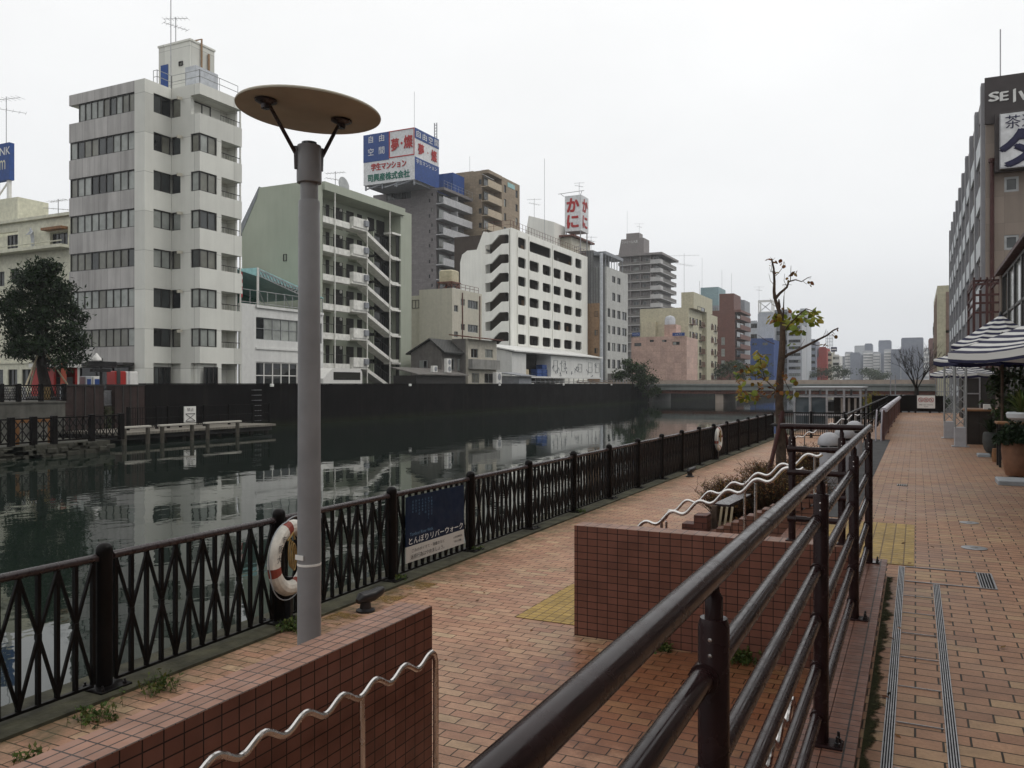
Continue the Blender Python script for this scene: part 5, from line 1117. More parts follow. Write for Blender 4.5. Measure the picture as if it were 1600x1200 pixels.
# stone terraces at the left
kind(MB().box(-39.6,-31,-20,24.2,-3.9,LOW).build('stone_terrace', M['stone']), 'structure')
M['darkconcrete'] = surf('old_dark_concrete', (.10,.097,.085), .85, .3, 1.5, streak=.35, bump=.2)
kind(MB().box(-39.95,-37,-20,YX(102,-37),LOW,.70).box(-39.95,-36.95,-20,YX(102,-37)+.01,.70,.78).build('upper_terrace', M['darkconcrete']), 'structure')
b = MB()
for i in range(150):
    y = R.uniform(8,24.3); z = R.uniform(-1.35,-.85); b.bbox(-31.02+R.uniform(-.02,.03),-30.9,y-R.uniform(.1,.35),y+R.uniform(.1,.35),z-.08,z+.1,.03)
kind(b.build('stone_facing', M['stone']), 'stuff')
# lower dark fence on the terrace edge with lattice panels
o = thing('terrace_fence', 'dark lattice fence with thick posts on the edge of the stone terrace at far left', 'fence', (-31.1, 20, LOW))
pts = [YX(px,-31.1) for px in (-40,17,52,84,143,189)]
for y in pts: MB().bbox(-31.2,-30.98,y-.11,y+.11,LOW,.33,.02).build('post', M['fence'], o)
M['rustpost'] = surf('ochre_post', (.16,.07,.02), .7)
for a, c in zip(pts, pts[1:]):
    b = MB(); n = max(2, int((c-a)/.3)); 
    for zz in (.24,-.68): b.box(-31.13,-31.05,a+.11,c-.11,zz-.03,zz+.03)
    for i in range(n):
        y0, y1 = a+.11+(c-a-.22)*i/n, a+.11+(c-a-.22)*(i+1)/n
        b.bar((-31.1,y0,-.66),(-31.1,y1,-.2),.03,.03); b.bar((-31.1,y1,-.66),(-31.1,y0,-.2),.03,.03); b.bar((-31.1,y0,-.2),(-31.1,y1,.22),.03,.03); b.bar((-31.1,y1,-.2),(-31.1,y0,.22),.03,.03); b.box(-31.12,-31.08,y0-.015,y0+.015,-.66,.22)
    b.build('lattice_panel', M['fence'], o)
o = thing('ochre_gate', 'ochre painted gate frame behind the lattice fence at far left', 'gate', (-32, 21, LOW))
for px in (26,50,78): y = YX(px,-31.9); MB().box(-31.95,-31.83,y-.07,y+.07,LOW,.05).build('post', M['rustpost'], o)
MB().box(-31.95,-31.83,YX(25,-31.9),YX(79,-31.9),.051,.17).build('beam', M['rustpost'], o)
# upper fence
o = thing('upper_fence', 'dark railing on the grey retaining wall at far left, under the evergreen', 'fence', (-37.1, 22, .78))
ys_ = [YX(px,-37.1) for px in (-40,2,29,64,100)]
for y in ys_: MB().bbox(-37.2,-37.0,y-.09,y+.09,.78,1.62,.02).build('post', M['fence'], o)
for a, c in zip(ys_, ys_[1:]):
    b = MB().box(-37.13,-37.07,a+.09,c-.09,1.5,1.56).box(-37.13,-37.07,a+.09,c-.09,.86,.9)
    for i in range(1, 9): y = a+(c-a)*i/9; b.bar((-37.1,y-.12,.9),(-37.1,y+.12,1.5),.02,.02); b.bar((-37.1,y+.12,.9),(-37.1,y-.12,1.5),.02,.02)
    b.build('panel', M['fence'], o)
for i, (px, w_, m, l) in enumerate(((10,8,'white','white banner on the upper fence nearest the left edge'),(21,7,'white','second white banner on the upper fence from the left edge'),(38,5,'b4bal','narrow grey banner on the upper fence'),(74,10,'rope','yellow banner on the upper fence below the evergreen trunk'),(97,5,'pale','pale blue banner at the right end of the upper fence'))):
    y0, y1 = YX(px-w_/2,-37.3), YX(px+w_/2,-37.3); tag(MB().bbox(-37.36,-37.3,y0,y1,.84,1.46,.01).build('banner', M[m]), l, 'banner', 'banners behind the upper fence')
# dark brown screens
M['screen'] = surf('brown_screen', (.028,.016,.014), .7, .25, 2, grid=(.5,5,.02,0))
for l, a, c in (('wide dark brown screen wall below the white office, left of the narrow gap',102,162),('dark brown screen wall right of the narrow gap, meeting the flood wall',180,226)):
    ya, yc = YX(a,-38.6), YX(c,-38.6); o = thing('screen_wall', l, 'wall', (-38.6, ya, LOW), 'dark brown screen walls')
    MB().box(-39.3,-38.6,ya,yc,LOW,1.5).build('wall_body', M['screen'], o); MB().box(-39.35,-38.55,ya-.03,yc+.03,1.501,1.58).build('coping', M['dark'], o)
    for k in range(3): y = ya+(yc-ya)*(k+1)/4; MB().box(-38.6,-38.56,y-.03,y+.03,LOW,1.49).build('batten', M['dark'], o)
o = thing('metal_gate', 'small barred gate in the gap between the two brown screens', 'gate', (-38.9, YX(171,-38.9), .3)); ya, yc = YX(163,-38.9), YX(179,-38.9)
b = MB().box(-38.93,-38.87,ya,yc,1.2,1.26).box(-38.93,-38.87,ya,yc,.45,.5)
for i in range(9): y = ya+(yc-ya)*i/8; b.box(-38.92,-38.88,y-.015,y+.015,.5,1.2)
b.build('bars', M['galv'], o); MB().box(-39.3,-38.85,ya,yc,LOW,.4).build('step', M['moss'], o)
b = MB()
for i in range(260): leaf_quad(b, (R.uniform(-39.2,-38.7), R.uniform(ya,yc), R.uniform(-.75,.35)), .16)
tag(b.build('ivy_clump', M['bush']), 'dark green ivy below the small barred gate', 'ivy')
# boardwalk
yb0_, yb1_ = YX(190,-34.5), YX(431,-34.5)
o = thing('boardwalk', 'pale boardwalk on piles in the water along the far bank', 'boardwalk', (-34.5, yb0_, LOW))
M['deckpale'] = surf('pale_deck', (.17,.155,.13), .7, .2, 3, grid=(.2,40,.012,0))
MB().box(-39.0,-34.5,yb0_,yb1_,LOW-.1,LOW+.02).build('deck', M['deckpale'], o); MB().box(-38.9,-34.7,yb0_+.1,yb1_-.1,LOW-.35,LOW-.101).build('beam', M['dark'], o)
for i in range(9): y = yb0_+.4+(yb1_-yb0_-.8)*i/8; MB().tube([(-34.9,y,-3.5),(-34.9,y,LOW-.1)], .13, 8).build('pile', M['trunk_dark'], o)
o = thing('boardwalk_fence', 'dark mesh fence standing on the boardwalk', 'fence', (-36, yb0_, LOW))
fy = [YX(px,-36.3) for px in (200,245,263,282,319,358,395,421)]
for y in fy: MB().box(-36.36,-36.24,y-.06,y+.06,LOW+.02,.42).build('post', M['fence'], o)
for a, c in zip(fy, fy[1:]):
    b = MB()
    for zz in (.36,-.2,-.68): b.box(-36.32,-36.28,a+.06,c-.06,zz-.02,zz+.02)
    n = max(2, int((c-a)/.14))
    for i in range(1, n): y = a+(c-a)*i/n; b.box(-36.31,-36.29,y-.01,y+.01,-.66,.34)
    b.build('mesh_panel', M['fence'], o)
ya, yc = YX(289,-36.1), YX(307,-36.1); o = thing('warning_sign', 'white sign with a crossed drawing on the boardwalk fence', 'sign', (-36.1, ya, LOW))
MB().box(-36.2,-36.14,ya,yc,-.52,.36).build('panel', M['white'], o)
b = MB(); W_ = yc-ya
b.bar((-36.13,ya+.08,-.44),(-36.13,yc-.08,-.06),.01,.045,up=(1,0,0)).bar((-36.127,yc-.08,-.44),(-36.127,ya+.08,-.06),.01,.045,up=(1,0,0)).bar((-36.13,ya+.08,-.05),(-36.13,yc-.08,-.05),.01,.04).bar((-36.13,ya+.08,-.46),(-36.13,yc-.08,-.46),.01,.04); b.text('禁止', ('X',-36.13), (ya+yc)/2, .18, W_*.6, .18, -.004); b.build('drawing', M['ink'], o)
M['deckpale2'] = surf('pale_beam', (.36,.34,.30), .6, .1, 4); M['pilewood'] = surf('weathered_pile', (.06,.053,.042), .8, .3, 6)
for l, a, c in (('nearest the stone terrace',190,235),('in the middle',248,305),('nearest the flood wall ladder',319,376)):
    y0, y1 = YX(a,-33.6), YX(c,-33.6); o = thing('mooring_fender', 'pale fender beam on two piles in front of the boardwalk, '+l, 'fender', (-33.6, y0, WATER), 'pale fender beams along the boardwalk')
    MB().bbox(-33.72,-33.5,y0,y1,-.50,-.41,.02).build('beam', M['deckpale2'], o)
    for y in (y0+(y1-y0)*.09, y1-(y1-y0)*.09): MB().tube([(-33.6,y,-3),(-33.6,y,-.50)], .10, 8).build('pile', M['pilewood'], o)
# things at the foot of the white office
xg = -44.5
o = thing('red_booth', 'red booth with orange vertical banners under the evergreen', 'booth', (xg, YX(85,xg), .9)); ya, yc = YX(84,xg), YX(121,xg)
b = MB().box(xg-2,xg,ya,ya+.15,.9,ZX(100,574,xg)).box(xg-2,xg,yc-.15,yc,.9,ZX(100,574,xg)).box(xg-2,xg-1.9,ya+.15,yc-.15,.9,ZX(100,574,xg)); b.build('booth_wall', M['red'], o)
MB().box(xg-2.1,xg+.2,ya-.1,yc+.1,ZX(100,574,xg)+.005,ZX(100,571,xg)+.1).build('roof', M['white'], o); MB().box(xg-.3,xg-.02,ya+.2,ya+1.2,.9,2.0).build('counter', M['dark'], o)
M['orangered'] = surf('orange_banner', (.36,.08,.045), .7)
MB().box(xg+.3,xg+.34,YX(89,xg),YX(98,xg),1.0,ZX(93,566,xg)).build('banner', M['orangered'], o)
o = thing('vending_machine', 'tall bright red vending machine beside the white one', 'vending machine', (xg, YX(182,xg), .9), 'vending machines'); MB().bbox(xg-.8,xg,YX(180,xg),YX(198,xg)-.03,.9,ZX(190,580,xg),.04).build('cabinet', M['red'], o); MB().box(xg+.001,xg+.02,YX(182,xg),YX(188,xg),1.6,2.5).build('display', M['glass2'], o)
o = thing('vending_machine', 'plain white vending machine right of the red one', 'vending machine', (xg, YX(199,xg), .9), 'vending machines'); MB().bbox(xg-.8,xg,YX(198,xg),YX(216,xg),.9,ZX(205,580.5,xg),.04).build('cabinet', M['white'], o); MB().box(xg+.001,xg+.02,YX(200,xg),YX(203,xg),1.6,2.4).build('display', M['b4bal'], o)
for l, a, c, m in (('left pale blue display case at the office entrance',134,144,'pale'),('right pale display case at the office entrance',146,158,'white')):
    o = thing('display_case', l, 'display case', (xg, YX(a,xg), .9), 'pale display cases'); MB().bbox(xg-.6,xg,YX(a,xg),YX(c,xg),.9,ZX(a,588,xg),.03).build('cabinet', M[m], o); MB().box(xg+.001,xg+.015,YX(a+2,xg),YX(c-2,xg),1.3,1.9).build('window', M['signblue'], o)
o = thing('sign_post', 'dark hanging signboard with a white dome lamp on a post before the office', 'sign', (-43, YX(158,-43), .9)); yq = YX(158,-43)
MB().tube([(-43,yq,.9),(-43,yq,ZX(158,560,-43))], .09, 8).build('post', M['black'], o); MB().bbox(-43.15,-42.9,YX(138,-43),YX(181,-43),ZX(158,573,-43),ZX(158,564.5,-43),.02).build('board', M['black'], o); MB().bbox(-43.15,-42.9,YX(143,-43),YX(172,-43),ZX(158,581,-43),ZX(158,576,-43),.02).build('board', M['black'], o)
MB().lathe([(.28,0),(.26,.12),(.12,.3),(.04,.42),(0,.44)], (-43,yq-.3,ZX(158,563.5,-43)), 14).build('lamp_shade', M['white'], o)

# ---------------------------------------------------------------- slatted office, tower, pink and cream blocks
o9 = Bld('office_building', 'grey six storey office with a slatted dark side, right of the white hotel', 'building', 895, 948, 981, 388, -48.0, 'b9', ztop=None)
ws = [o9.fz(960,y) for y in (442,470.5,497,522.5,549,576)]; hs9 = [o9.fz(960,y) for y in (432,458,484,510,536,562)]
zz9 = [(a, c) for a, c in zip(ws, hs9)]
o9.zt = o9.fz(950,417)
for a, c in ((949.5,953.5),(956.5,961.5),(964.5,969.5),(972,979)): o9.front(a, c, zz9[2:] if a in (949.5,972) else zz9, 2, 1, fw=.06, wt=(7,3,1,1))
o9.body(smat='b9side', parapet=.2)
MB().box(o9.x0, o9.X-2.5, o9.Y0+.02, o9.y1-3, o9.zt+.001, o9.fz(950,390)).build('setback_storey', M['b9side'], o9.root)
b = MB(); b.box(o9.X-2.4,o9.X-.2,o9.Y0+.05,o9.y1-2,o9.fz(950,398),o9.fz(950,393))
for i in range(7): y = o9.Y0+.3+(o9.y1-o9.Y0-2.6)*i/6; b.box(o9.X-.35,o9.X-.25,y-.06,y+.06,o9.zt-.1,o9.fz(950,398))
b.build('roof_canopy', M['grey2'], o9.root)
MB().box(o9.x0, o9.su(939), o9.Y0-.25, o9.Y0-.01, .9, o9.sz(930,474)).build('brown_wing', M['b9b'], o9.root)
for y_ in (491,520,548): window(o9.root, ('Y',o9.Y0-.25), o9.su(930), o9.su(935), o9.sz(930,y_+4), o9.sz(930,y_-4), 2, 1, -.03)
MB().tube([(o9.su(940.5),o9.Y0-.3,.9),(o9.su(940.5),o9.Y0-.3,o9.sz(940,396))], .3, 8).build('flue_pipe', M['pale'], o9.root)
MB().box(o9.X+.01,o9.X+2.2,o9.Y0+.5,o9.y1,1.0,o9.fz(960,584)).build('porch', M['house'], o9.root)
antenna('small aerial on the slatted grey office roof', o9.X-4, o9.Y0+3, o9.fz(950,390), 3, .5)

o10 = Bld('apartment_tower', 'tall grey apartment tower with a dark penthouse bearing small white lettering', 'building', 966, 1032, 1057, 396, -73.0, 'b10')
H10 = 2.79; zt10 = o10.zt; zf10 = [zt10-.6-H10*(k+1)+.5 for k in range(14)]
b = MB().box(o10.x0, o10.X-1.8, o10.Y0+1.5, o10.y1-.4, .9, zt10-.3); b.build('wall', M['b10'], o10.root)
MB().box(o10.x0-1, o10.X+.6, o10.Y0-.6, o10.y1+.5, zt10-.3, zt10+.4).build('roof_slab', M['b10'], o10.root)
xs10 = [o10.x0, o10.su(985), o10.su(1000), o10.su(1016), o10.X]
for k, z in enumerate(zf10):
    b = MB().box(o10.x0, o10.X, o10.Y0, o10.Y0+1.49, z-.22, z).box(o10.X-1.79, o10.X, o10.Y0+1.5, o10.y1, z-.22, z)
    b.box(o10.x0, xs10[3], o10.Y0, o10.Y0+.06, z+.001, z+.75, 1); b.box(xs10[3], o10.X, o10.Y0, o10.Y0+.1, z+.001, z+1.15, 2); b.box(o10.X-.1, o10.X, o10.Y0+.11, o10.Y0+3, z+.001, z+1.15, 2).box(o10.X-.1, o10.X, o10.Y0+3, o10.y1, z+.001, z+1.05, 1); b.build('balcony', [M['b10lt'], M['house'], M['b10lt']], o10.root)
    for i in range(4): window(o10.root, ('Y',o10.Y0+1.5), xs10[i]+(xs10[i+1]-xs10[i])*.2, xs10[i]+(xs10[i+1]-xs10[i])*.72, z+.1, z+1.9, 2, 1, -.03, fm='alu', wt=(6,4,1,2))
for x in xs10[1:4]: MB().box(x-.12, x+.12, o10.Y0+.2, o10.Y0+1.49, .9, zt10-.31).build('party_wall', M['b10'], o10.root)
xa, xb2 = XY(966,o10.Y0+2), XY(1006,o10.Y0+2); zp = ZY(985,373,o10.Y0+2)
MB().slab([(xa,o10.Y0+2,zt10+.41),(xb2,o10.Y0+2,zt10+.41),(xb2,o10.Y0+2,zp),(xa+1,o10.Y0+2,zp)], (0,6,0)).box(XY(980,o10.Y0+4),XY(1000,o10.Y0+4),o10.Y0+3,o10.Y0+7,zp,ZY(990,365,o10.Y0+4)).build('penthouse', M['b10'], o10.root)
b = MB(); b.text('ファミール大黒', ('Y',o10.Y0+2), XY(984,o10.Y0+2), ZY(984,378,o10.Y0+2), (xb2-xa)*.62, .95, -.05); b.build('lettering', M['lw'], o10.root)
antenna('whip aerial on the tall grey tower penthouse', XY(980,o10.Y0+4), o10.Y0+4, zp, 9.5, whip=True); antenna('television aerial on the tall grey tower penthouse', XY(999,o10.Y0+4), o10.Y0+4, zp+1, 4.2, .4)

oc = Bld('apartment_building', 'cream apartment block with a square tower and barred windows, behind the pink wall', 'building', 1000, 1076, 1121, 480, -45.0, 'creamy')
zc = [(oc.fz(1082,y+5.5), oc.fz(1082,y-4.5)) for y in (501,523,544,565,586)]
for a, c in ((1077.5,1079.5),(1081,1085),(1086.5,1090.5),(1092.5,1096),(1107,1110),(1111.5,1114),(1116.5,1119)): oc.front(a, c, zc, 1, 1, fw=.08, wt=(7,3,2,2))
oc.body(parapet=.3)
for z0, z1 in zc: 
    for a, c in ((1077,1083),(1092,1097),(1106,1111),(1116,1120)):
        b = MB(); y0, y1 = oc.fu(a), oc.fu(c); b.box(oc.X+.02, oc.X+.7, y0, y1, z0-.25, z0-.15); n = 5
        for i in range(n+1): y = y0+(y1-y0)*i/n; b.box(oc.X+.62,oc.X+.7,y-.04,y+.04,z0-.15,z0+.8)
        b.box(oc.X+.62,oc.X+.7,y0,y1,z0+.8,z0+.9); b.build('window_guard', M['rust'], oc.root)
Yt = oc.Y0+.5; MB().box(XY(1064.5,Yt), oc.X+1.0, Yt, oc.fu(1106.5), oc.zt-.2, oc.fz(1076,456)).build('tower', M['creamy'], oc.root)
MB().box(oc.X+.01,oc.X+1.0,oc.fu(1097.5),oc.fu(1104.5),.9,oc.zt-.21).build('stair_shaft', M['creamy'], oc.root)
window(oc.root, ('X',oc.X+1.0), oc.fu(1083), oc.fu(1094), oc.fz(1082,484), oc.fz(1082,478), 2, 1, -.03, wt=(1,0,0,0))
MB().box(XY(1002,oc.Y0-1.2), XY(1024,oc.Y0-1.2), oc.Y0-1.2, oc.Y0-.02, .9, oc.sz(1010,503)).build('lower_block', M['creamy'], oc.root)
b = MB().lathe([(1.2,0),(1.2,1.6),(.9,2.2),(0,2.5)], (XY(1047,oc.Y0-3),oc.Y0-3,oc.sz(1047,512)), 12); tag(b.build('water_tank', M['pale']), 'pale domed water tank on the pink building roof', 'water tank')
Yp = oc.Y0-12; xp0, xp1 = XY(986.5,Yp), XY(1073,Yp); zp1 = ZY(1030,526,Yp)
op = thing('warehouse', 'windowless pink building with flat roof above the bridge end', 'building', (xp1, Yp, .9))
hp = [(XY(a,Yp),XY(c,Yp),ZY(a,d_,Yp),ZY(a,e_,Yp)) for a, c, d_, e_ in ((991,1002,541,536),(1015,1021.5,534.5,531),(1034.5,1041.5,534.5,531),(1051,1062,539,534))]
b = MB(); b.wall(('Y',Yp), xp0, xp1, .9, zp1, hp, .3); b.box(xp0, xp1, Yp+.31, Yp+9.5, .9, zp1-.2); b.build('wall', M['pink'], op)
for h in hp: window(op, ('Y',Yp), *h, 2, 1, .15, wt=(5,2,3,1))
MB().box(XY(1038,Yp+2), XY(1056,Yp+2), Yp+2, Yp+6, zp1-.21, ZY(1046,507,Yp+2)).build('roof_hut', M['pink'], op)
for l, a, c in (('left small blue and white sign on the pink building roof edge',988,1000),('right small blue and white sign on the pink building roof edge',1051,1070)):
    o = thing('roof_sign', l, 'sign', (XY(a,Yp), Yp, zp1), 'blue signs on the pink building'); MB().box(XY(a,Yp), XY(c,Yp), Yp-.2, Yp-.02, ZY(a,525,Yp), ZY(a,520,Yp)).build('panel', M['signblue'], o)
    b = MB(); b.text('シルヴァ', ('Y',Yp-.2), (XY(a,Yp)+XY(c,Yp))/2, ZY(a,522.5,Yp), None, .36, -.02); b.build('lettering', M['lw'], o)
for px, y_ in ((1128,455),(1096,456),(1100,458)): pass
antenna('tall whip aerial on the cream tower, left', XY(1093,oc.Y0+8), oc.Y0+8, oc.fz(1076,456)-.2, 3.5, whip=True); antenna('television aerial on the cream block roof', XY(1069,oc.Y0+3), oc.Y0+3, oc.fz(1076,456), 9, .3)

ob_ = Bld('apartment_building', 'dark red brick apartment block with balconies at its corner', 'building', 1105, 1157.5, 1173, 484, -43.0, 'brick')
zfb = [ob_.fz(1160,y) for y in (499,514,529,544,559,574)]
for px in (1126,1127): pass
ob_.side(1127,1132.5,[(ob_.sz(1130,539),ob_.sz(1130,527)),(ob_.sz(1130,557),ob_.sz(1130,545)),(ob_.sz(1130,575),ob_.sz(1130,563))],1,2,fm='alu',wt=(0,1,4,1)); ob_.body(inset=1.6); ob_.balconies(zfb, 1.1, depth=1.6, mat='brick', part_every=20)
MB().box(ob_.X-1.6, ob_.X, ob_.Y0, ob_.y1, ob_.zt-.6, ob_.zt+.05).build('roof_slab', M['brick'], ob_.root)
Yq = ob_.Y0+.5; MB().box(XY(1124,Yq), XY(1146.5,Yq), Yq, Yq+10, ob_.zt-.3, ZY(1130,459,Yq)).build('tower', M['brick'], ob_.root)
Yt = ob_.Y0+25; o = thing('office_building', 'teal topped office block peeping between the cream tower and the brick block', 'building', (XY(1092,Yt), Yt, .9)); MB().box(XY(1092,Yt), XY(1123,Yt), Yt, Yt+12, .9, ZY(1100,478,Yt)).build('wall', M['grey2'], o); MB().box(XY(1094,Yt), XY(1122,Yt), Yt+.5, Yt+11, ZY(1100,478,Yt)+.01, ZY(1100,449,Yt)).build('top_storey', M['teal'], o)
for i in range(5): window(o, ('Y',Yt), XY(1108,Yt), XY(1121,Yt), ZY(1100,488+12*i,Yt), ZY(1100,482+12*i,Yt), 4, 1, -.03)
Yt2 = ob_.Y0+14; o = thing('apartment_building', 'grey apartment block stepping out behind the brick block', 'building', (XY(1146,Yt2), Yt2, .9)); MB().box(XY(1146,Yt2), XY(1154,Yt2), Yt2, Yt2+9, .9, ZY(1150,466,Yt2)).build('wall', M['grey2'], o); MB().box(XY(1154.2,Yt2), XY(1163,Yt2), Yt2+.4, Yt2+9, .9, ZY(1150,469,Yt2)).build('wing', M['grey2'], o)
for i, (px, y_, h) in enumerate(((1097,449,9.5),(1128,459,7),(1143,459,6))): antenna('whip aerial on the '+('teal topped office','left of the brick tower','right of the brick tower')[i], XY(px,ob_.Y0+(26 if i == 0 else 4)), ob_.Y0+(26 if i == 0 else 4), ZY(px,y_,ob_.Y0+(26 if i == 0 else 4))-.3, h, whip=True)

# ---------------------------------------------------------------- distant blocks
def block(name, label, pa, pc, ytop, Y, mat, floors=0, dep=14, group=None, cat='building', nwin=0, band=None, bmat='farbal', wmat=None, yb=592):
    x0, x1 = XY(pa,Y), XY(pc,Y); z1 = ZY((pa+pc)/2, ytop, Y); o = thing(name, label, cat, (x1, Y, .9), group)
    MB().box(x0, x1, Y, Y+dep, .5, z1).build('wall', M[mat], o)
    MB().box(x0+.3, x1-.3, Y-.12, Y+.3, z1+.001, z1+.5).build('parapet', M[mat], o)
    if floors:
        fh = (z1-1)/floors
        for k in range(floors):
            zz = 1+fh*k
            if band: MB().box(x0+.2, x1-.2, Y-1.0, Y-.01, zz-.1, zz+fh*.40).build('balcony', M[bmat], o)
            if nwin: window(o, ('Y',Y), x0+(x1-x0)*.1, x1-(x1-x0)*.1, zz+fh*.42, zz+fh*.85, nwin, 1, -.04, .1, wt=(6,4,1,1))
    return o, x0, x1, z1
o, x0, x1, z1 = block('office_building', 'bright blue low office block beside the white tower', 1172, 1209, 531, 285, 'blue', 0)
for a, c, y0_, y1_ in ((1175,1183,540,535.5),(1191,1200,540,535),(1175,1206,556,553),(1178,1188,572,568),(1192,1200,580,575)): window(o, ('Y',285), XY(a,285), XY(c,285), ZY(a,y0_,285), ZY(a,y1_,285), 2, 1, -.04, .1, fm='blue', wt=(1,3,4,1))
o, x0, x1, z1 = block('office_building', 'pale grey tower with an empty white sign frame on its roof', 1184, 1210, 490, 300, 'pale', 0)
b = MB(); xq, xw = XY(1185,300), XY(1206,300); zt_ = ZY(1195,468.5,300)
for x in (xq, xw-.01): b.box(x-.2,x+.2,300.5,300.9,z1,zt_); b.box(x-.2,x+.2,304.5,304.9,z1,zt_)
for zz in (zt_-.4, z1+.4): b.box(xq,xw,300.52,300.85,zz,zz+.4); b.box(xq,xw,304.52,304.85,zz,zz+.4)
for i in range(3): b.bar((xq,300.7,z1+.5),(xw,300.7,zt_-.5),.18,.18); b.bar((xw,300.7,z1+.5),(xq,300.7,zt_-.5),.18,.18)
b.build('sign_frame', M['white'], o); antenna('aerial on the empty white sign frame', XY(1186,301), 301, zt_, 5, .3)
block('apartment_building', 'pale narrow block between the brick apartments and the blue office', 1172, 1184, 503, 330, 'pale', 6, nwin=3)
block('office_building', 'grey office block behind the young tree, darker upper half', 1209, 1232, 486, 305, 'grey2', 8, nwin=4)
block('apartment_building', 'white apartment block with many windows behind the young tree', 1230, 1253, 508, 300, 'farwall', 9, nwin=5)
block('apartment_building', 'tall pale block right of the white apartments behind the young tree', 1249, 1261, 484, 320, 'pale', 10, nwin=3)
block('office_building', 'narrow dark grey office with flat roof in the distance', 1261, 1275, 532, 340, 'fardark', 7, nwin=3)
block('office_building', 'narrow red building in the distance', 1279, 1292, 544, 345, 'redb', 0); block('shop_building', 'low red annex against the narrow red building', 1276, 1281, 560, 344, 'redb', 0)
block('office_building', 'narrow cream building right of the distant red building', 1292.5, 1300, 551, 350, 'cream0', 6, nwin=2); block('office_building', 'small white building with dark windows right of the distant cream one', 1300.5, 1312, 556, 352, 'white', 5, nwin=3)
o = thing('roof_sign', 'dark blue sign on a pole above the distant white building', 'sign', (XY(1302,351), 351, 8)); x0 = XY(1302.5,351); MB().tube([(x0,353,ZY(1302,555,351)),(x0,353,ZY(1302,548,351))], .4, 6).build('pole', M['white'], o); MB().bbox(XY(1298,351), XY(1307,351), 352.5, 353.5, ZY(1302,549,351), ZY(1302,542,351), .1).build('panel', M['signnavy'], o)
b = MB().box(XY(1298.8,351), XY(1306.2,351), 352.4, 352.49, ZY(1302,546.6,351), ZY(1302,545,351)); b.build('lettering', M['lw'], o)
o = thing('roof_sign', 'pale blue open billboard scaffold beyond the young tree branch', 'billboard', (XY(1295,420), 420, 20)); xa, xb = XY(1290.5,420), XY(1301,420); za, zb_ = ZY(1295,560,420), ZY(1295,514,420); b = MB()
for i in range(5): x = xa+(xb-xa)*i/4; b.box(x-.12,x+.12,420,420.3,za,zb_-(i*.9))
for i in range(8): zz = za+(zb_-za)*i/9; b.box(xa,xb,420.31,420.5,zz,zz+.2)
b.build('scaffold', M['pale'], o); block('office_building', 'pale distant block under the open billboard scaffold', 1289, 1302, 560, 421, 'pale', 0)
far = [(1311,1321,558,560,'grey2',10,'farthest low grey block left of the stepped apartment row'),(1320,1333,551,520,'farwall',11,'first pale balconied block of the distant apartment row'),(1328.5,1344,552,515,'fardark',0,'dark blank gable of the first distant apartment block'),(1344,1350,556,540,'fardark',8,'small dark block behind the gap in the distant apartment row'),(1348.5,1364,549,505,'farwall',12,'second pale balconied block of the distant apartment row'),(1351,1363,538,530,'fardark',0,'dark lift tower rising left in the distant apartment row'),
       (1364,1375,551,500,'farwall',11,'third pale balconied block of the distant apartment row'),(1372.5,1392.5,533,512,'fardark',0,'tallest dark lift tower in the middle of the distant apartment row'),(1381,1394,547,490,'farwall',12,'fourth pale balconied block of the distant apartment row'),(1392,1408,547,480,'fardark',0,'dark gable of the fourth distant apartment block'),(1407,1420,548,470,'farwall',11,'fifth pale balconied block, nearest the bare tree'),
       (1408,1443,529,460,'fardark',13,'wide dark block behind the bare tree'),(1443,1452,545,440,'farwall',8,'white distant house front right of the bare tree'),(1451,1461,530,445,'brick',10,'dark brown distant tower at the right end of the row')]
for a, c, y_, Y, m, n, l in far: block('distant_apartments', l, a, c, y_, Y, m, n if m == 'farwall' else 0, 12, 'distant apartment row', 'building', 0, band=True)
block('apartment_building', 'hazy low block at the bend beyond the bridge', 1335, 1352, 541, 640, 'pale', 0)
# dark tree masses along the bend
def crown(b, c, rx, ry, rz, n, size, clumps=14, m=0):
    cl = []
    for _ in range(clumps):
        a, e = R.uniform(0, 2*pi), math.asin(R.uniform(-.75, 1)); k = R.uniform(.45, .95)
        cl.append((Vector((c[0]+rx*k*cos(a)*cos(e), c[1]+ry*k*sin(a)*cos(e), c[2]+rz*k*sin(e))), R.uniform(.22, .42)))
    for _ in range(n):
        q, k = R.choice(cl); g_ = Vector((R.gauss(0,1), R.gauss(0,1), R.gauss(0,.8)))*.55*k
        leaf_quad(b, (q.x+g_.x*rx, q.y+g_.y*ry, q.z+g_.z*rz), size, m)
def tree(label, x, y, z, h, rx, rz, n, size, mat='bush', trunk=.15, group='trees beyond the bridge', name='leafy_tree'):
    o = thing(name, label, 'tree', (x, y, z), group); b = MB(); b.tube([(x,y,z),(x+.1,y,z+h*.4),(x,y+.1,z+h*.75)], [trunk, trunk*.7, trunk*.3], 7)
    for k in range(6): a = k*1.1; b.tube([(x,y,z+h*(.35+.05*k)),(x+cos(a)*rx*.6,y+sin(a)*rx*.6,z+h*(.5+.06*k))], [trunk*.4,trunk*.15], 5)
    b.build('trunk', M['trunk_dark'], o); c = MB(); crown(c, (x,y,z+h-rz), rx, rx, rz, n, size); c.build('crown', M[mat], o)
for px, Y, h, rx, l in ((1283,330,7,4.5,'round dark tree left of the distant red building base'),(1309,330,8.5,5.5,'dark round tree below the dark blue sign'),(1358,420,9,7,'wide dark tree below the distant apartment row'),(1372,400,7,6,'low dark tree right of the wide one below the apartments'),(1180,250,7,5,'dark tree below the blue office'),(1140,205,7,5,'dark tree at the foot of the brick apartments'),(1150,190,5,3,'small dark tree right of the brick apartments foot')):
    tree(l, XY(px,Y), Y, .9, h, rx, h*.4, 1300, rx*.12)

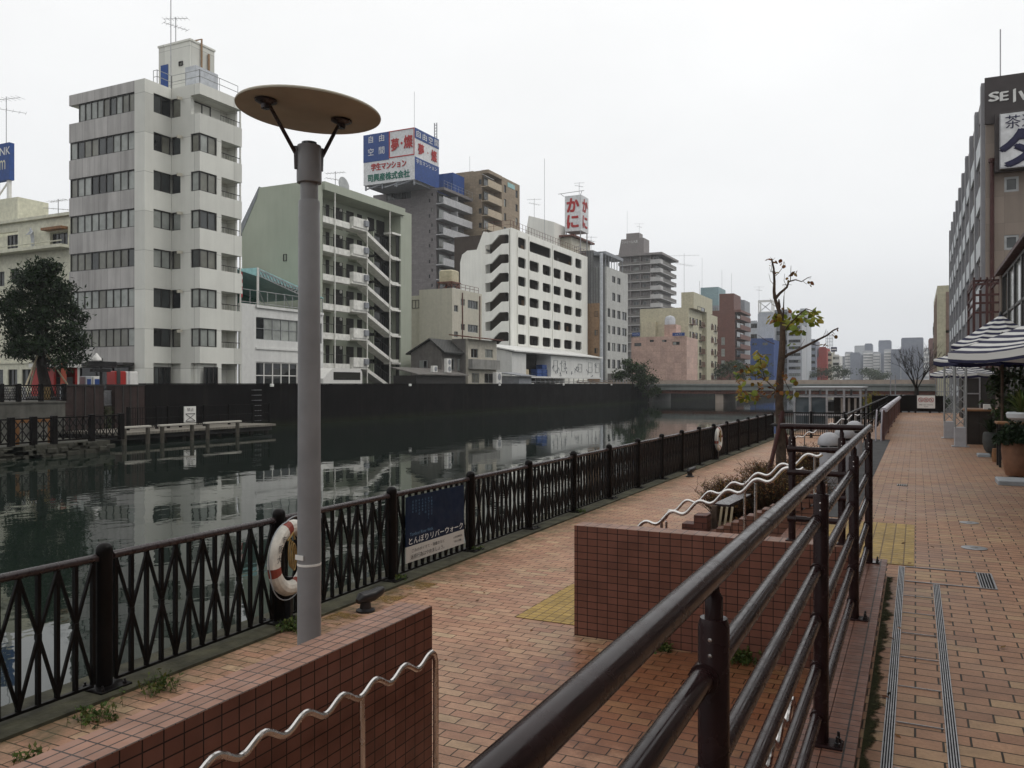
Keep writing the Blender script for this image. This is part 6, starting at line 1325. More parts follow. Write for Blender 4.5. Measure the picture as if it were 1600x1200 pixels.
# ---------------------------------------------------------------- bridge
YB0, YB1 = 129.0, 141.0
o = thing('road_bridge', 'low flat grey road bridge with beige parapet across the river', 'bridge', (-20, YB0, WATER))
M['girder'] = surf('bridge_girder', (.22,.235,.225), .6, .1, .5, streak=.2); M['para'] = surf('bridge_parapet', (.40,.33,.28), .7, .1, 1, streak=.15)
MB().box(-52,24,YB0,YB1,.62,1.35).build('girder', M['girder'], o); MB().box(-52,24,YB0+.3,YB1-.3,.1,.619).build('underside_beam', M['rust'], o)
MB().box(-52,24,YB0-.25,YB0+.2,1.351,1.62).build('kerb_band', M['girder'], o)
b = MB().box(-52,24,YB0-.1,YB0+.1,1.621,1.95).box(-52,24,YB0-.14,YB0+.14,2.1,2.2)
for i in range(77): b.box(-52+i,-51.85+i,YB0-.08,YB0+.08,1.951,2.1)
b.build('parapet', M['para'], o)
MB().box(-52,24,YB1-.3,YB1,1.351,2.15).build('parapet', M['para'], o)
for x in (-27.5, -14.5): MB().prism([(x-.6,YB0+.6),(x+.6,YB0+.6),(x+.8,YB0+3),(x+.8,YB1-3),(x+.6,YB1-.6),(x-.6,YB1-.6),(x-.8,YB1-3),(x-.8,YB0+3)], -3.5, .1).build('pier', M['para'], o)
MB().box(-39.9,-38.2,YB0+.2,YB1-.2,-3.5,.1).box(-6.4,-3.5,YB0+.2,YB1-.2,-3.5,.1).build('abutment', M['house'], o)
kind(MB().box(-39.39,-38.8,124,YB0+.2,-3.5,1.2).box(-39.39,-38.8,YB1,740,-3.5,1.6).box(-6.6,-6.0,62,740,-3.5,.2).build('embankment', M['wallblack']), 'structure')
tree('dark leafy bush hanging over the end of the flood wall at the bridge', -39.0, 121.5, .6, 4.6, 3.0, 2.0, 3200, .42, 'bush', .1, 'bankside bushes', 'bank_bush'); tree('lower green bush drooping towards the water beside the bridge end', -37.6, 125.5, -1.2, 4.0, 1.9, 1.9, 2200, .36, 'bush', .1, 'bankside bushes', 'bank_bush')

# ---------------------------------------------------------------- dark evergreen on the far bank
tx, ty, tz = -42.5, YX(64,-42.5), .9
o = thing('evergreen_tree', 'large dark evergreen tree with props at far left before the cream building', 'tree', (tx, ty, tz))
b = MB(); top = ZX(64,408,tx); P = [(tx+.1,ty+.35,tz),(tx,ty+.1,tz+1.3),(tx+.1,ty-.2,tz+3),(tx,ty,tz+5),(tx,ty,top-.6)]; b.tube(P, [.33,.27,.2,.13,.03], 9)
cl = []
for k in range(58):
    u = (k+.5)/58; z = tz+1.9+(top-tz-2.2)*u; a = k*2.4; r = (1.9 if u < .42 else 1.9*(1-((u-.42)/.66)**1.3))*R.uniform(.45, 1.08)+.12; q = Vector((tx+cos(a)*r, ty+sin(a)*r, z+R.uniform(-.2,.35))); b.tube([(tx,ty,z-.35),((tx+q.x)/2,(ty+q.y)/2,z-.1),q], [.06,.04,.015], 5); cl.append(q)
b.build('trunk', M['trunk_dark'], o); c = MB()
for q in cl:
    for _ in range(330):
        g_ = Vector((R.gauss(0,.29), R.gauss(0,.29), R.gauss(0,.19))); leaf_quad(c, q+g_, .27, 0, 0, .6)
c.build('crown', M['needle'], o)
b = MB()
for dx, dy in ((.4,-1.1),(.4,1.3),(-1.2,.2)): b.tube([(tx+dx*1.3,ty+dy*1.3,tz),(tx+dx*.2,ty+dy*.2,tz+2.3)], .045, 6)
b.build('prop_pole', M['woodpale'], o)
# a person leaning on the balcony rail of the cream building
def person(label, base, pts, edges, radii, mats):
    me = bpy.data.meshes.new('person'); me.from_pydata([Vector(base)+Vector(p) for p in pts], edges, []); o = bpy.data.objects.new('person', me); C.objects.link(o)
    md = o.modifiers.new('skin', 'SKIN'); 
    for v, r in zip(me.skin_vertices[0].data, radii): v.radius = (r, r)
    me.skin_vertices[0].data[0].use_root = True
    sb = o.modifiers.new('smooth', 'SUBSURF'); sb.levels = 1; sb.render_levels = 1; me.materials.append(mats); return tag(o, label, 'person')
M['shirt'] = surf('pale_shirt', (.45,.47,.5), .8)
px_, pz_ = XY(50,Y0-.5), ZY(50,391,Y0)
pts = [(0,0,.95),(0,-.05,1.25),(0,-.12,1.45),(0,-.16,1.58),(0,-.18,1.74),(.18,-.12,1.42),(.24,-.3,1.18),(.1,-.5,1.12),(-.18,-.12,1.42),(-.24,-.3,1.18),(-.1,-.5,1.12),(.1,0,.9),(.11,.02,.5),(.11,.05,.06),(.11,-.1,.03),(-.1,0,.9),(-.11,.02,.5),(-.11,.05,.06),(-.11,-.1,.03)]
ed = [(0,1),(1,2),(2,3),(3,4),(2,5),(5,6),(6,7),(2,8),(8,9),(9,10),(0,11),(11,12),(12,13),(13,14),(0,15),(15,16),(16,17),(17,18)]
person('person in a pale shirt leaning on the top balcony rail of the cream building', (px_, Y0-.45, pz_), pts, ed, [.15,.15,.14,.06,.11,.06,.05,.04,.06,.05,.04,.09,.07,.05,.04,.09,.07,.05,.04], M['shirt'])
# ---------------------------------------------------------------- building with the roof lettering, right
XR_, YS = 3.5, 53.0; ZS = ZX(1540,125,XR_); yS1 = YX(1486,XR_)
M['tan'] = surf('tan_render', (.27,.225,.19), .8, .06, .5, streak=.12, grid=(2.2,1.5,.015,0), gcol=(.21,.175,.15)); M['band'] = surf('dark_brown_band', (.06,.052,.052), .7, .1, 1); M['rib'] = surf('grey_rib', (.27,.27,.285), .7, .08, 1, streak=.1); M['palepanel'] = surf('pale_panel', (.52,.55,.57), .5, .06, 1); M['stucco'] = surf('grey_stucco', (.25,.235,.235), .8, .1, 1)
os_ = thing('office_building', 'tall building at right with white roof lettering and a ribbed river front', 'building', (XR_, YS, -.06))
fz = lambda y: ZY(1580,y,YS); n5 = [(fz(299.5),fz(276)),(fz(390),fz(367)),(fz(482),fz(459))]
uw0, uw1 = XY(1569,YS), XY(1592,YS)
FL = 6; fhS = (ZS-1.2)/FL; NB = 9; bl = (yS1-YS-1)/NB
holes = [(YS+.8+bl*i+.9, YS+.8+bl*(i+1)-.9, .6+fhS*k+1.0, .6+fhS*k+fhS-.5) for i in range(NB) for k in range(FL)]
b = MB(); b.wall(('x',XR_), YS+.3, yS1, -.06, ZS, holes, .3, 0); b.wall(('Y',YS), XR_, 16, -.06, ZS-.01, [(uw0,uw1,a,c) for a, c in n5]+[(uw0+5,uw1+5,a,c) for a, c in n5], .3, 1); b.box(XR_+.31, 16, YS+.31, yS1, -.06, ZS-.5, 1); b.build('wall', [M['stucco'], M['tan']], os_)
for a, c in n5: window(os_, ('Y',YS), uw0, uw1, a, c, 1, 1, .08, .12, fm='alu', wt=(2,5,1,0))
b = MB()
for i in range(NB+1): y = YS+.8+bl*i; b.box(XR_-.2, XR_-.001, y-.38, y+.38, -.06, ZS-.05)
b.build('rib', M['rib'], os_)
for i in range(NB):
    for k in range(FL):
        y0, y1 = YS+.8+bl*i+.39, YS+.8+bl*(i+1)-.39; z0 = .6+fhS*k; MB().box(XR_-.14, XR_-.001, y0, y1, z0-.2, z0+.95).build('balcony', M['palepanel'], os_)
        window(os_, ('x',XR_), y0+.51, y1-.51, z0+1.0, z0+fhS-.5, 2, 1, .12, .07, fm='alu', wt=(3,4,3,1))
yb = ZX(1540,196,XR_)
MB().box(XR_-.06, 16.1, YS-.1, YS-.005, yb, ZS+.05).build('roof_band', M['band'], os_); MB().box(XY(1560,YS)-.2, 16.05, YS-.55, YS-.11, ZY(1570,262,YS)-.3, yb+.45).build('sign_backing', M['band'], os_)
def brush2(b, ch, pl, u, z, w_, h_, d):
    for k in range(3): b.text(ch, pl, u+.035*k-.03, z+.015*k, w_, h_, d-.01*k)
b = MB()
for ch, px, w_, h_ in (('S',1552.5,11.5,14),('E',1568.5,9,13.5),('I',1584.5,1.6,20),('W',1606,22,14),('A',1632,15,14)): brush2(b, ch, ('Y',YS-.1), XY(px,YS), ZY(px,153-(px-1550)*.06,YS), w_*YS/1.16/F*1.12, h_*YS/1.16/F, -.05)
b.build('lettering', M['lw'], os_)
o = thing('signboard', 'white signboard with dark Japanese characters on the right building', 'sign', (XY(1564,YS), YS-.7, fz(265)))
za, zc_ = fz(266), fz(184); xa = XY(1562.5,YS-.6); MB().box(xa, xa+4.4, YS-.95, YS-.56, za, zc_-.0).build('panel', M['signwhite'], o); MB().box(xa-.04, xa-.005, YS-.97, YS-.56, za-.03, zc_+.03).box(xa-.04, xa+4.4, YS-.97, YS-.56, za-.08, za-.005).build('frame', M['galv'], o)
b = MB(); b.text('茶道具', ('Y',YS-.95), XY(1603,YS-.95)+.17, ZY(1585,197,YS), None, .72, -.02); b.build('lettering', M['signnavy'], o)
b = MB(); brush(b, 'タ', ('Y',YS-.95), XY(1596,YS-.95), ZY(1593,237,YS), 2.05, 2.05, -.02); brush(b, 'チ', ('Y',YS-.95), XY(1650,YS-.95), ZY(1593,237,YS), 2.0, 2.0, -.02); b.build('large_lettering', M['signnavy'], o)
M['maroon'] = surf('maroon_steel', (.06,.022,.02), .55, .2, 4)
b = MB().tube([(XY(1549.5,YS),YS-.2,0),(XY(1549.5,YS),YS-.2,fz(250))], .11, 8).tube([(XY(1549.5,YS),YS-.2,fz(252)),(XY(1549.5,YS),YS-.2,fz(246))], .18, 8); b.build('drain_pipe', M['maroon'], os_)
antenna('thin whip aerial on the right building roof', XY(1563,YS+2), YS+2, ZS-.5, 3.9, whip=True)
# brown steel balcony frames
o = thing('steel_balcony', 'maroon steel balcony frames on the near corner of the right building', 'balcony', (2.9, 47, 0))
xA_, xB_ = XY(1517,50), XY(1556,50)
b = MB()
for x in (xA_, (xA_+xB_)/2, xB_):
    for y in (47.5, 52.2): b.box(x-.06,x+.06,y-.06,y+.06,0,ZY(1530,447,50))
for y_ in (447,452,468,480,494): z = ZY(1530,y_,50); b.box(xA_,xB_,47.45,47.55,z-.05,z+.05); b.box(xA_-.04,xA_+.04,47.56,52.1,z-.05,z+.05)
for i in range(5): x = xA_+(xB_-xA_)*i/4; b.box(x-.04,x+.04,47.3,52.2,ZY(1530,447,50)+.06,ZY(1530,447,50)+.16)
b.build('frame', M['maroon'], o)
# glazed cafe building
o = thing('cafe_building', 'dark framed glass fronted cafe building at the right edge', 'building', (3.3, 42, 0))
zc6 = ZX(1575,408,3.3); MB().box(3.62,12,27,42,0,zc6-.16).build('wall', M['tan'], o); MB().box(3.12,12,26.8,42.3,zc6-.14,zc6).build('roof', M['maroon'], o)
MB().box(3.3,3.6,41.6,42,0,zc6-.15).build('corner_pier', M['tan'], o); M['skyglass'] = glassmat('large_pane', (.10,.14,.15), .03)
for i in range(6):
    y0 = 27.2+2.4*i
    for z0, z1 in ((.1,2.7),(2.9,zc6-.2)): 
        f = window(o, ('x',3.3), y0, y0+2.36, z0, z1, 1, 2, .1, .12, fm='frame', wt=(0,1,1,0)); 
o = thing('apartment_building', 'unseen tan block beside the camera, added to screen the sky on the right', 'building', (3.4, 0, 0))  # unseen block added and sized to keep sky light off the foreground
wn = [(-26+3.4*i, -24.2+3.4*i, 1.0+3.1*k, 2.5+3.1*k) for i in range(15) for k in range(2)]
MB().wall(('x',3.4), -28, 26.7, 0, 8.2, wn, .2).box(3.61, 15, -28, 26.7, 0, 8).build('wall', M['tan'], o)
for h in wn: window(o, ('x',3.4), *h, 2, 1, .1, fm='alu')
o = thing('kiosk', 'dark kiosk screen with a pale rectangular frame behind the parasols', 'kiosk', (1.9, 44, 0))
xk_, xk1 = XY(1503,44), 3.3; MB().box(xk_, xk1, 44, 46.9, 0, 2.35).build('wall', M['dark'], o); b = MB(); xa, xb = XY(1507,44), XY(1532,44); za, zb_ = ZY(1520,616,44), ZY(1520,589,44)
b.box(xa,xb,43.92,43.995,zb_-.06,zb_).box(xa,xb,43.92,43.995,za,za+.06).box(xa,xa+.06,43.92,43.995,za+.06,zb_-.06).box(xb-.06,xb,43.92,43.995,0,zb_-.06); b.build('frame', M['galv'], o)
# cream building beyond and pink one
o = thing('apartment_building', 'cream building with brown recessed strips beyond the ribbed right building', 'building', (2.6, 125, 0)); xc_ = XY(1464.5,125); zc_ = ZY(1475,446,125)
MB().box(xc_, 14, 125, 150, -.5, zc_).build('wall', M['creamy'], o); M['brownstrip'] = surf('brown_strip', (.22,.15,.12), .7)
for a, c in ((472,520),(532,590)): MB().box(XY(1478,125), XY(1487,125), 124.93, 124.995, ZY(1480,c,125), ZY(1480,a-16,125)).build('recessed_strip', M['brownstrip'], o)
for k in range(4):
    MB().box(xc_-.06, xc_-.005, 127+5.5*k, 129+5.5*k, 1.5, zc_-1).build('side_strip', M['brownstrip'], o)  # shading of the left face put into brown strips
o = thing('apartment_building', 'reddish distant building just left of the cream one', 'building', (2.6, 165, 0)); MB().box(XY(1460.5,165), 9, 165, 180, -.5, ZY(1463,497,165)).build('wall', M['brownstrip'], o)
for k in range(4): window(o, ('x',XY(1460.5,165)), 166, 178, 2+3*k, 3.5+3*k, 4, 1, -.05, .1)

# ---------------------------------------------------------------- parasols
def stripe_mat(period):
    m, t, b = nt_new('striped_canvas'); at = nd(t, 'ShaderNodeUVMap', uv_map='Slope').outputs[0]
    y = nd(t, 'ShaderNodeSeparateXYZ', {0: at}).outputs[1]
    f = nd(t, 'ShaderNodeMath', {0: nd(t, 'ShaderNodeMath', {0: y, 1: 1/period}, operation='MULTIPLY').outputs[0]}, operation='FRACT').outputs[0]
    k = nd(t, 'ShaderNodeMath', {0: f, 1: .5}, operation='GREATER_THAN').outputs[0]
    col = mixc(t, k, (.012,.013,.05), (.66,.66,.64)); t.links.new(col, b.inputs['Base Color']); b.inputs['Roughness'].default_value = .85
    tr = nd(t, 'ShaderNodeBsdfTranslucent', {'Color': col}); mx = nd(t, 'ShaderNodeMixShader', {0: .18, 1: b.outputs[0], 2: tr.outputs[0]}); t.links.new(mx.outputs[0], t.nodes['Material Output'].inputs['Surface']); return m
M['stripe'] = stripe_mat(.185)
def parasol(label, x, y, r, zr_, rise, rot=0, n=8, pole='trunk', tilt=(0,0)):
    o = thing('parasol', label, 'parasol', (x, y, 0), 'striped parasols on the promenade')
    NR = 10; vs = []; sl = []
    for j in range(NR+1):
        q = j/NR
        for i in range(n*4):
            a = rot+2*pi*i/(n*4); seg = (i % 4)/4; k = cos(pi/n)/cos((seg-.5)*2*pi/n); sag = .045*sin(pi*seg)*q
            rr = r*q*k; vs.append((x+rr*cos(a), y+rr*sin(a), zr_+rise*(1-q)**1.12-sag+tilt[0]*rr*cos(a)+tilt[1]*rr*sin(a))); sl.append(q*r*1.06)
    for i in range(n*4): v = vs[NR*n*4+i]; vs.append((v[0]*1.0, v[1], v[2]-.13)); sl.append(r*1.06+.14)
    b = MB(); fs = [(j*n*4+i, j*n*4+(i+1) % (n*4), (j+1)*n*4+(i+1) % (n*4), (j+1)*n*4+i) for j in range(NR+1) for i in range(n*4)]
    b.add(vs, fs, 0, True); c = b.build('canopy', M['stripe'], o, 30); uv = c.data.uv_layers.new(name='Slope')
    for lp in c.data.loops: uv.data[lp.index].uv = (0, sl[lp.vertex_index])
    MB().tube([(x,y,.05),(x,y,zr_+rise-.03)], .03, 10).build('pole', M[pole], o)
    for i in range(n): a = rot+2*pi*i/n; MB().bar((x+.03*cos(a),y+.03*sin(a),zr_+rise*.88), (x+r*.97*cos(a),y+r*.97*sin(a),zr_-.03+tilt[0]*r*cos(a)+tilt[1]*r*sin(a)), .02, .025).build('rib', M['black'], o)
    MB().lathe([(.0,zr_+rise+.09),(.03,zr_+rise+.06),(.05,zr_+rise-.02)], (x,y,0), 10).build('finial', M['black'], o)
    MB().bbox(x-.25,x+.25,y-.25,y+.25,.005,.06,.01).build('base', M['black'], o)
parasol('largest navy and white striped parasol, nearest, cut by the right edge', 3.1, 13.0, 2.7, 2.04, 1.2, 0)
parasol('high peaked navy and white striped parasol behind the largest one', 2.03, 25.5, 1.2, 2.66, .8, .2)
parasol('striped parasol seen edge on below the largest one, by the wooden pole', 1.7, 21, 1.35, 2.16, .5, .1)
parasol('small low striped parasol behind the silver trusses, furthest away', 1.55, 33.5, 1.15, 1.98, .38, .3, pole='galv')
# ---------------------------------------------------------------- trusses, counter, pots
def truss(label, x, y, h):
    o = thing('truss_column', label, 'truss', (x, y, 0), 'silver truss columns'); w_ = .125
    for dx in (-w_, w_):
        for dy in (-w_, w_): MB().tube([(x+dx,y+dy,.5),(x+dx,y+dy,h)], .022, 8).build('chord', M['alu'], o)
    b = MB(); n = 6
    for i in range(n):
        z0, z1 = .5+(h-.5)*i/n, .5+(h-.5)*(i+1)/n
        if i % 2: b.tube([(x-w_,y-w_,z1),(x+w_,y-w_,z0)], .012, 5)
        b.tube([(x-w_,y-w_,z0),(x+w_,y-w_,z1)], .012, 5).tube([(x-w_,y+w_,z1),(x+w_,y+w_,z0)], .012, 5).tube([(x-w_,y-w_,z1),(x-w_,y+w_,z0)], .012, 5).tube([(x+w_,y-w_,z0),(x+w_,y+w_,z1)], .012, 5)
    b.build('bracing', M['alu'], o); MB().bbox(x-.14,x+.14,y-.14,y+.14,.02,.5,.015).build('base_box', M['galv2'], o); MB().bbox(x-.2,x+.2,y-.2,y+.2,0.001,.02,.004).build('foot_plate', M['galv'], o)
truss('silver truss column nearest the bar counter', 1.02, 24.0, 2.2); truss('silver truss column behind and left of the first', .88, 27.6, 2.3)
o = thing('bar_counter', 'dark bar counter with a wooden top beside the silver truss', 'counter', (1.7, 26, 0)); M['counter'] = surf('counter_dark', (.03,.024,.02), .6, .2, 4, grid=(.25,5,.01,0))
MB().box(1.22,2.3,25,26.4,0,.88).build('body', M['counter'], o); MB().bbox(1.16,2.36,24.94,26.46,.881,.93,.008).build('top', M['wood'], o)
o = tag(MB().bbox(XY(1537,25.2),XY(1549,25.2),25.2,25.45,.932,1.06,.01).build('napkin_box', M['white']), 'small white box on the bar counter', 'box')
def blades(b, x, y, z, n, L_, sp, wd=.03):
    for i in range(n):
        a = R.uniform(0, 2*pi); el = R.uniform(.35, 1.45); q = Vector((x,y,z)); d = Vector((cos(a)*cos(el), sin(a)*cos(el), sin(el))); sd = Vector((-sin(a), cos(a), 0))*wd/2; l = L_*R.uniform(.6,1.1)
        m1 = q+d*l*.55; e = m1+(d+Vector((cos(a)*.35,sin(a)*.35,-.5*sp))).normalized()*l*.45
        b.add([q-sd*.7, q+sd*.7, m1+sd, e, m1-sd], [(0,1,2,4),(4,2,3)], 0)
o = thing('potted_plant', 'large terracotta pot with a dense dark juniper on a grey slab', 'potted plant', (1.56, 16.6, 0)); x, y = 1.56, 16.6
MB().lathe([(.0,.02),(.15,.02),(.17,.04),(.215,.25),(.235,.45),(.232,.60),(.222,.66),(.20,.66),(.195,.6),(0,.58)], (x,y,0), 28).build('pot', M['terra'], o)
b = MB()
for _ in range(2600):
    a = R.uniform(0,2*pi); q = R.random()**.5; leaf_quad(b, (x+.34*q*cos(a), y+.34*q*sin(a), .6+.34*R.random()*(1.15-q*q)), .075)
b.build('foliage', M['needle'], o)
o = thing('potted_plant', 'dark round pot with a spiky plant beside the bar counter', 'potted plant', (1.57, 22.2, 0)); x, y = 1.57, 22.2
MB().lathe([(0,.01),(.10,.01),(.14,.08),(.175,.25),(.165,.42),(.145,.48),(.13,.48),(0,.44)], (x,y,0), 22).build('pot', M['pot_dark'], o)
b = MB(); blades(b, x, y, .45, 60, .55, .8, .035); b.build('foliage', M['needle'], o)
o = thing('potted_plant', 'grey green leafy plant in a low pot between the dark pot and the juniper', 'potted plant', (1.68, 20.2, 0)); x, y = 1.68, 20.2
MB().lathe([(0,.01),(.10,.01),(.13,.28),(.115,.28),(0,.25)], (x,y,0), 16).build('pot', M['pot_dark'], o); b = MB(); crown(b, (x,y,.46), .22, .22, .25, 500, .08, 8); b.build('foliage', M['bush'], o)
o = thing('wooden_planter', 'small upright wooden pot at the foot of the dark pots', 'planter', (1.52, 19.8, 0)); MB().lathe([(0,.005),(.07,.005),(.085,.14),(.07,.27),(.055,.28),(.055,.22),(0,.2)], (1.48,19.6,0), 14).build('pot', M['wood'], o)
tag(MB().bbox(1.17,2.3,15.1,15.75,.002,.075,.012).build('paving_slab', M['graypad']), 'grey slab on the bricks in front of the terracotta pot', 'slab', 'loose grey slabs'); tag(MB().bbox(1.22,1.9,20.75,21.2,.002,.06,.012).build('paving_slab', M['graypad']), 'grey slab on the bricks in front of the dark round pot', 'slab', 'loose grey slabs')
o = thing('side_table', 'small wooden side table under the white bowl', 'table', (1.8, 18.6, 0)); MB().bbox(1.4,2.3,18.3,18.9,.83,.87,.008).build('table_top', M['wood'], o)
for dx, dy in ((1.45,18.35),(2.25,18.35),(1.45,18.85),(2.25,18.85)): MB().box(dx-.02,dx+.02,dy-.02,dy+.02,0,.83).build('leg', M['black'], o)
o = thing('bowl_planter', 'white stone bowl with a bright green spiky plant on the side table', 'potted plant', (1.83, 18.6, .87)); x, y = 1.83, 18.6
MB().lathe([(0,.872),(.14,.872),(.25,.95),(.265,1.03),(.24,1.06),(.22,1.03),(0,1.0)], (x,y,0), 24).build('bowl', M['palepanel'], o); b = MB(); blades(b, x, y, 1.02, 90, .55, .5, .03); b.build('foliage', M['weed'], o)
o = thing('bushy_shrub', 'big dark green bush behind the pots at the right edge', 'shrub', (2.35, 22, 0)); b = MB()
for k in range(9): a = k*.7; b.tube([(2.35,22,0),(2.35+.5*cos(a),22+.5*sin(a),1.3)], [.03,.01], 5)
b.build('stem', M['trunk_dark'], o); b = MB(); crown(b, (2.4,22,1.15), .85, .9, 1.05, 5200, .13, 30); b.build('foliage', M['bush'], o)

# ---------------------------------------------------------------- end of the promenade
o = thing('end_fence', 'dark plank fence closing the far end of the promenade, carrying the white sign', 'fence', (-.5, 51, 0)); X0, X1 = XY(1364,51), XY(1476,51)
for i in range(6): x = X0+(X1-X0)*i/5; MB().box(x-.05,x+.05,50.95,51.05,0,.98).build('post', M['fence'], o)
b = MB()
for i in range(5):
    xa, xb = X0+(X1-X0)*i/5+.05, X0+(X1-X0)*(i+1)/5-.05
    b = MB().box(xa,xb,50.97,51.03,.88,.95).box(xa,xb,50.97,51.03,.08,.13); n = 10
    for k in range(n): x = xa+(xb-xa)*(k+.5)/n; b.box(x-.035,x+.035,50.98,51.02,.13,.88)
    b.build('plank_panel', M['fence'], o)
xa, xb = XY(1433,50.9), XY(1461,50.9); za, zb_ = ZY(1447,638,50.9), ZY(1447,618,50.9)
o = thing('prohibition_sign', 'white sign with three red prohibition circles on the end fence', 'sign', (xa, 50.9, za)); MB().box(xa,xb,50.87,50.93,za,zb_).build('panel', M['white'], o); W_ = xb-xa
for i in range(3):
    cx = xa+W_*(.2+.3*i); cz = za+(zb_-za)*.66; b = MB(); b.tube([(cx+.11*cos(2*pi*k/20),50.862,cz+.11*sin(2*pi*k/20)) for k in range(20)], .014, 5, closed=True); b.bar((cx-.078,50.862,cz+.078),(cx+.078,50.862,cz-.078),.02,.02); b.build('prohibition_circle', M['red'], o)
    b = MB()
    if i == 0: b.tube([(cx-.05,50.865,cz-.03),(cx+.05,50.865,cz-.03),(cx+.02,50.865,cz+.04)], .01, 4)
    elif i == 1: b.box(cx-.05,cx+.03,50.866,50.869,cz-.03,cz+.02).box(cx+.031,cx+.06,50.866,50.869,cz,cz+.05)
    else: b.box(cx-.015,cx+.015,50.866,50.869,cz-.05,cz+.05)
    b.build('pictogram', M['ink'], o)
b = MB(); b.text('自転車・釣り・花火は禁止', ('Y',50.87), (xa+xb)/2, za+(zb_-za)*.28, W_*.8, .07, -.004); b.text('大阪市', ('Y',50.87), (xa+xb)/2, za+(zb_-za)*.12, W_*.25, .05, -.004); b.build('lettering', M['ink'], o)
def bush(label, x, y, z, r, h, n, size, mat, name='low_bush', group='bushes at the end of the promenade'):
    o = thing(name, label, 'bush', (x, y, z), group); b = MB()
    for k in range(6): a = k*1.05; b.tube([(x,y,z),(x+r*.5*cos(a),y+r*.5*sin(a),z+h*.6)], [.025,.008], 4)
    b.build('stem', M['trunk_dark'], o); b = MB(); crown(b, (x,y,z+h*.55), r, r, h*.5, n, size, 16); b.build('foliage', M[mat], o)
bush('dark green bush left of the prohibition sign behind the end fence', XY(1420,53), 53, -.06, .7, 1.0, 900, .11, 'bush'); bush('dark green bush right of the prohibition sign', XY(1468,52.5), 52.5, -.06, .65, .9, 900, .11, 'bush')
bush('orange and green autumn bush left of the end fence, nearer the water', XY(1352,56), 56, -.9, .75, 2.0, 1300, .13, 'leaf'); bush('green and orange autumn bush against the end fence', XY(1372,57), 57, -.9, .8, 1.9, 1300, .13, 'leaf'); bush('small green bush between the autumn bushes', XY(1362,55), 55, -.9, .6, 1.4, 800, .11, 'bush')
for l, px in (('left tall grey gate pole by the end fence',1391.5),('right tall grey gate pole by the end fence',1399)):
    x = XY(px,52); tag(MB().tube([(x,52,-.06),(x,52,ZY(px,586,52))], .035, 8).build('gate_pole', M['galv']), l, 'pole', 'tall poles by the end fence')
o = thing('mesh_gate', 'tall grey mesh gate beyond the end fence beside the cream building', 'gate', (1.6, 60, -.06)); xa, xb = XY(1462,60), XY(1487,60); zt_ = ZY(1475,585,60); b = MB()
for i in range(9): x = xa+(xb-xa)*i/8; b.box(x-.02,x+.02,59.98,60.02,-.06,zt_)
for zz in (0.1, zt_*.5, zt_-.03): b.box(xa,xb,59.97,60.03,zz-.03,zz+.03)
b.build('bars', M['galv'], o); MB().box(XY(1484,59.9)-.04,XY(1484,59.9)+.04,59.9,59.97,-.06,zt_+.3).build('post', M['galv'], o)
kind(MB().box(-1.3,-.66,10.6,26,.002,.006).build('gutter_strip', M['asphalt']), 'structure')
# white capped railing
o = thing('capped_railing', 'brown slatted railing with a rounded whitish cap along the left of the far promenade', 'railing', (-.83, 25.6, 0)); M['cap'] = surf('lilac_white_cap', (.42,.40,.44), .4, .12, 6); M['slat'] = surf('brown_slat', (.10,.05,.045), .5, .15, 6)
for y0, y1 in ((25.7,29.5),(29.9,33.6),(34.2,38.2),(38.6,42.6),(43,46.8),(47.2,50.6)):
    b = MB(); prof = [(-.09,.80),(-.10,.84),(-.085,.89),(-.04,.92),(.04,.92),(.085,.89),(.10,.84),(.09,.80)]; b.slab([(-.83+x,y0,z) for x, z in prof], (0,y1-y0,0)); b.build('cap', M['cap'], o)
    b = MB().box(-.86,-.80,y0+.02,y1-.02,.08,.13); n = int((y1-y0)/.12)
    for i in range(n+1): y = y0+.03+(y1-y0-.06)*i/n; b.box(-.845,-.815,y-.02,y+.02,.13,.80)
    b.build('slat_panel', M['slat'], o)
for y in (25.6, 29.7, 33.9, 38.4, 42.8, 47.0, 50.75): MB().box(-.87,-.79,y-.07,y+.07,0,.86).build('post', M['slat'], o)
for dx in (-.16, -.02): MB().tube([(-.83+dx,25.45,.86),(-.83+dx,25.40,.84),(-.83+dx-.02,25.2,.35),(-.83+dx-.02,25.2,0)], .022, 7).build('end_tube', M['cap'], o)
o = thing('terrace_railing', 'thin dark railing sloping away above the river walk towards the end fence', 'railing', (-1.42, 20, -.1))
for y in [20+2.5*i for i in range(13)]: MB().box(-1.445,-1.395,y-.025,y+.025,-.75,.88).build('upright', M['fence'], o)
b = MB().tube([(-1.42,19.9,.9),(-1.42,50.4,.9)], .032, 8)
b.build('top_rail', M['fence'], o)
for zz in (.6,.3,0): MB().tube([(-1.42,20,zz),(-1.42,50.2,zz)], .014, 6).build('wire', M['fence'], o)
P = [(x-.35, y, z) for x, y, z in stair_path(22.6)]
handrail('short wavy steel handrail further off, beyond the domed bollards', P, [[(x-.35,22.6,stair_z(x)),(x-.35,22.6,LOW)] for x in (-2.25,-1.4)])
b = MB().box(-2.9,-1.31,23.2,23.4,LOW,-.3).box(-2.2,-1.31,23.2,23.4,-.3,.28); tag(b.build('brown_wall', M['slat']), 'small stepped brown wall beyond the far wavy handrail', 'wall')
b = MB()
for k in range(6): b.box(-2.97+.268*k, -1.305, 22.3, 23.19, LOW+.133*k, LOW+.133*(k+1))
kind(b.build('far_stairs', M['ledge']), 'structure')
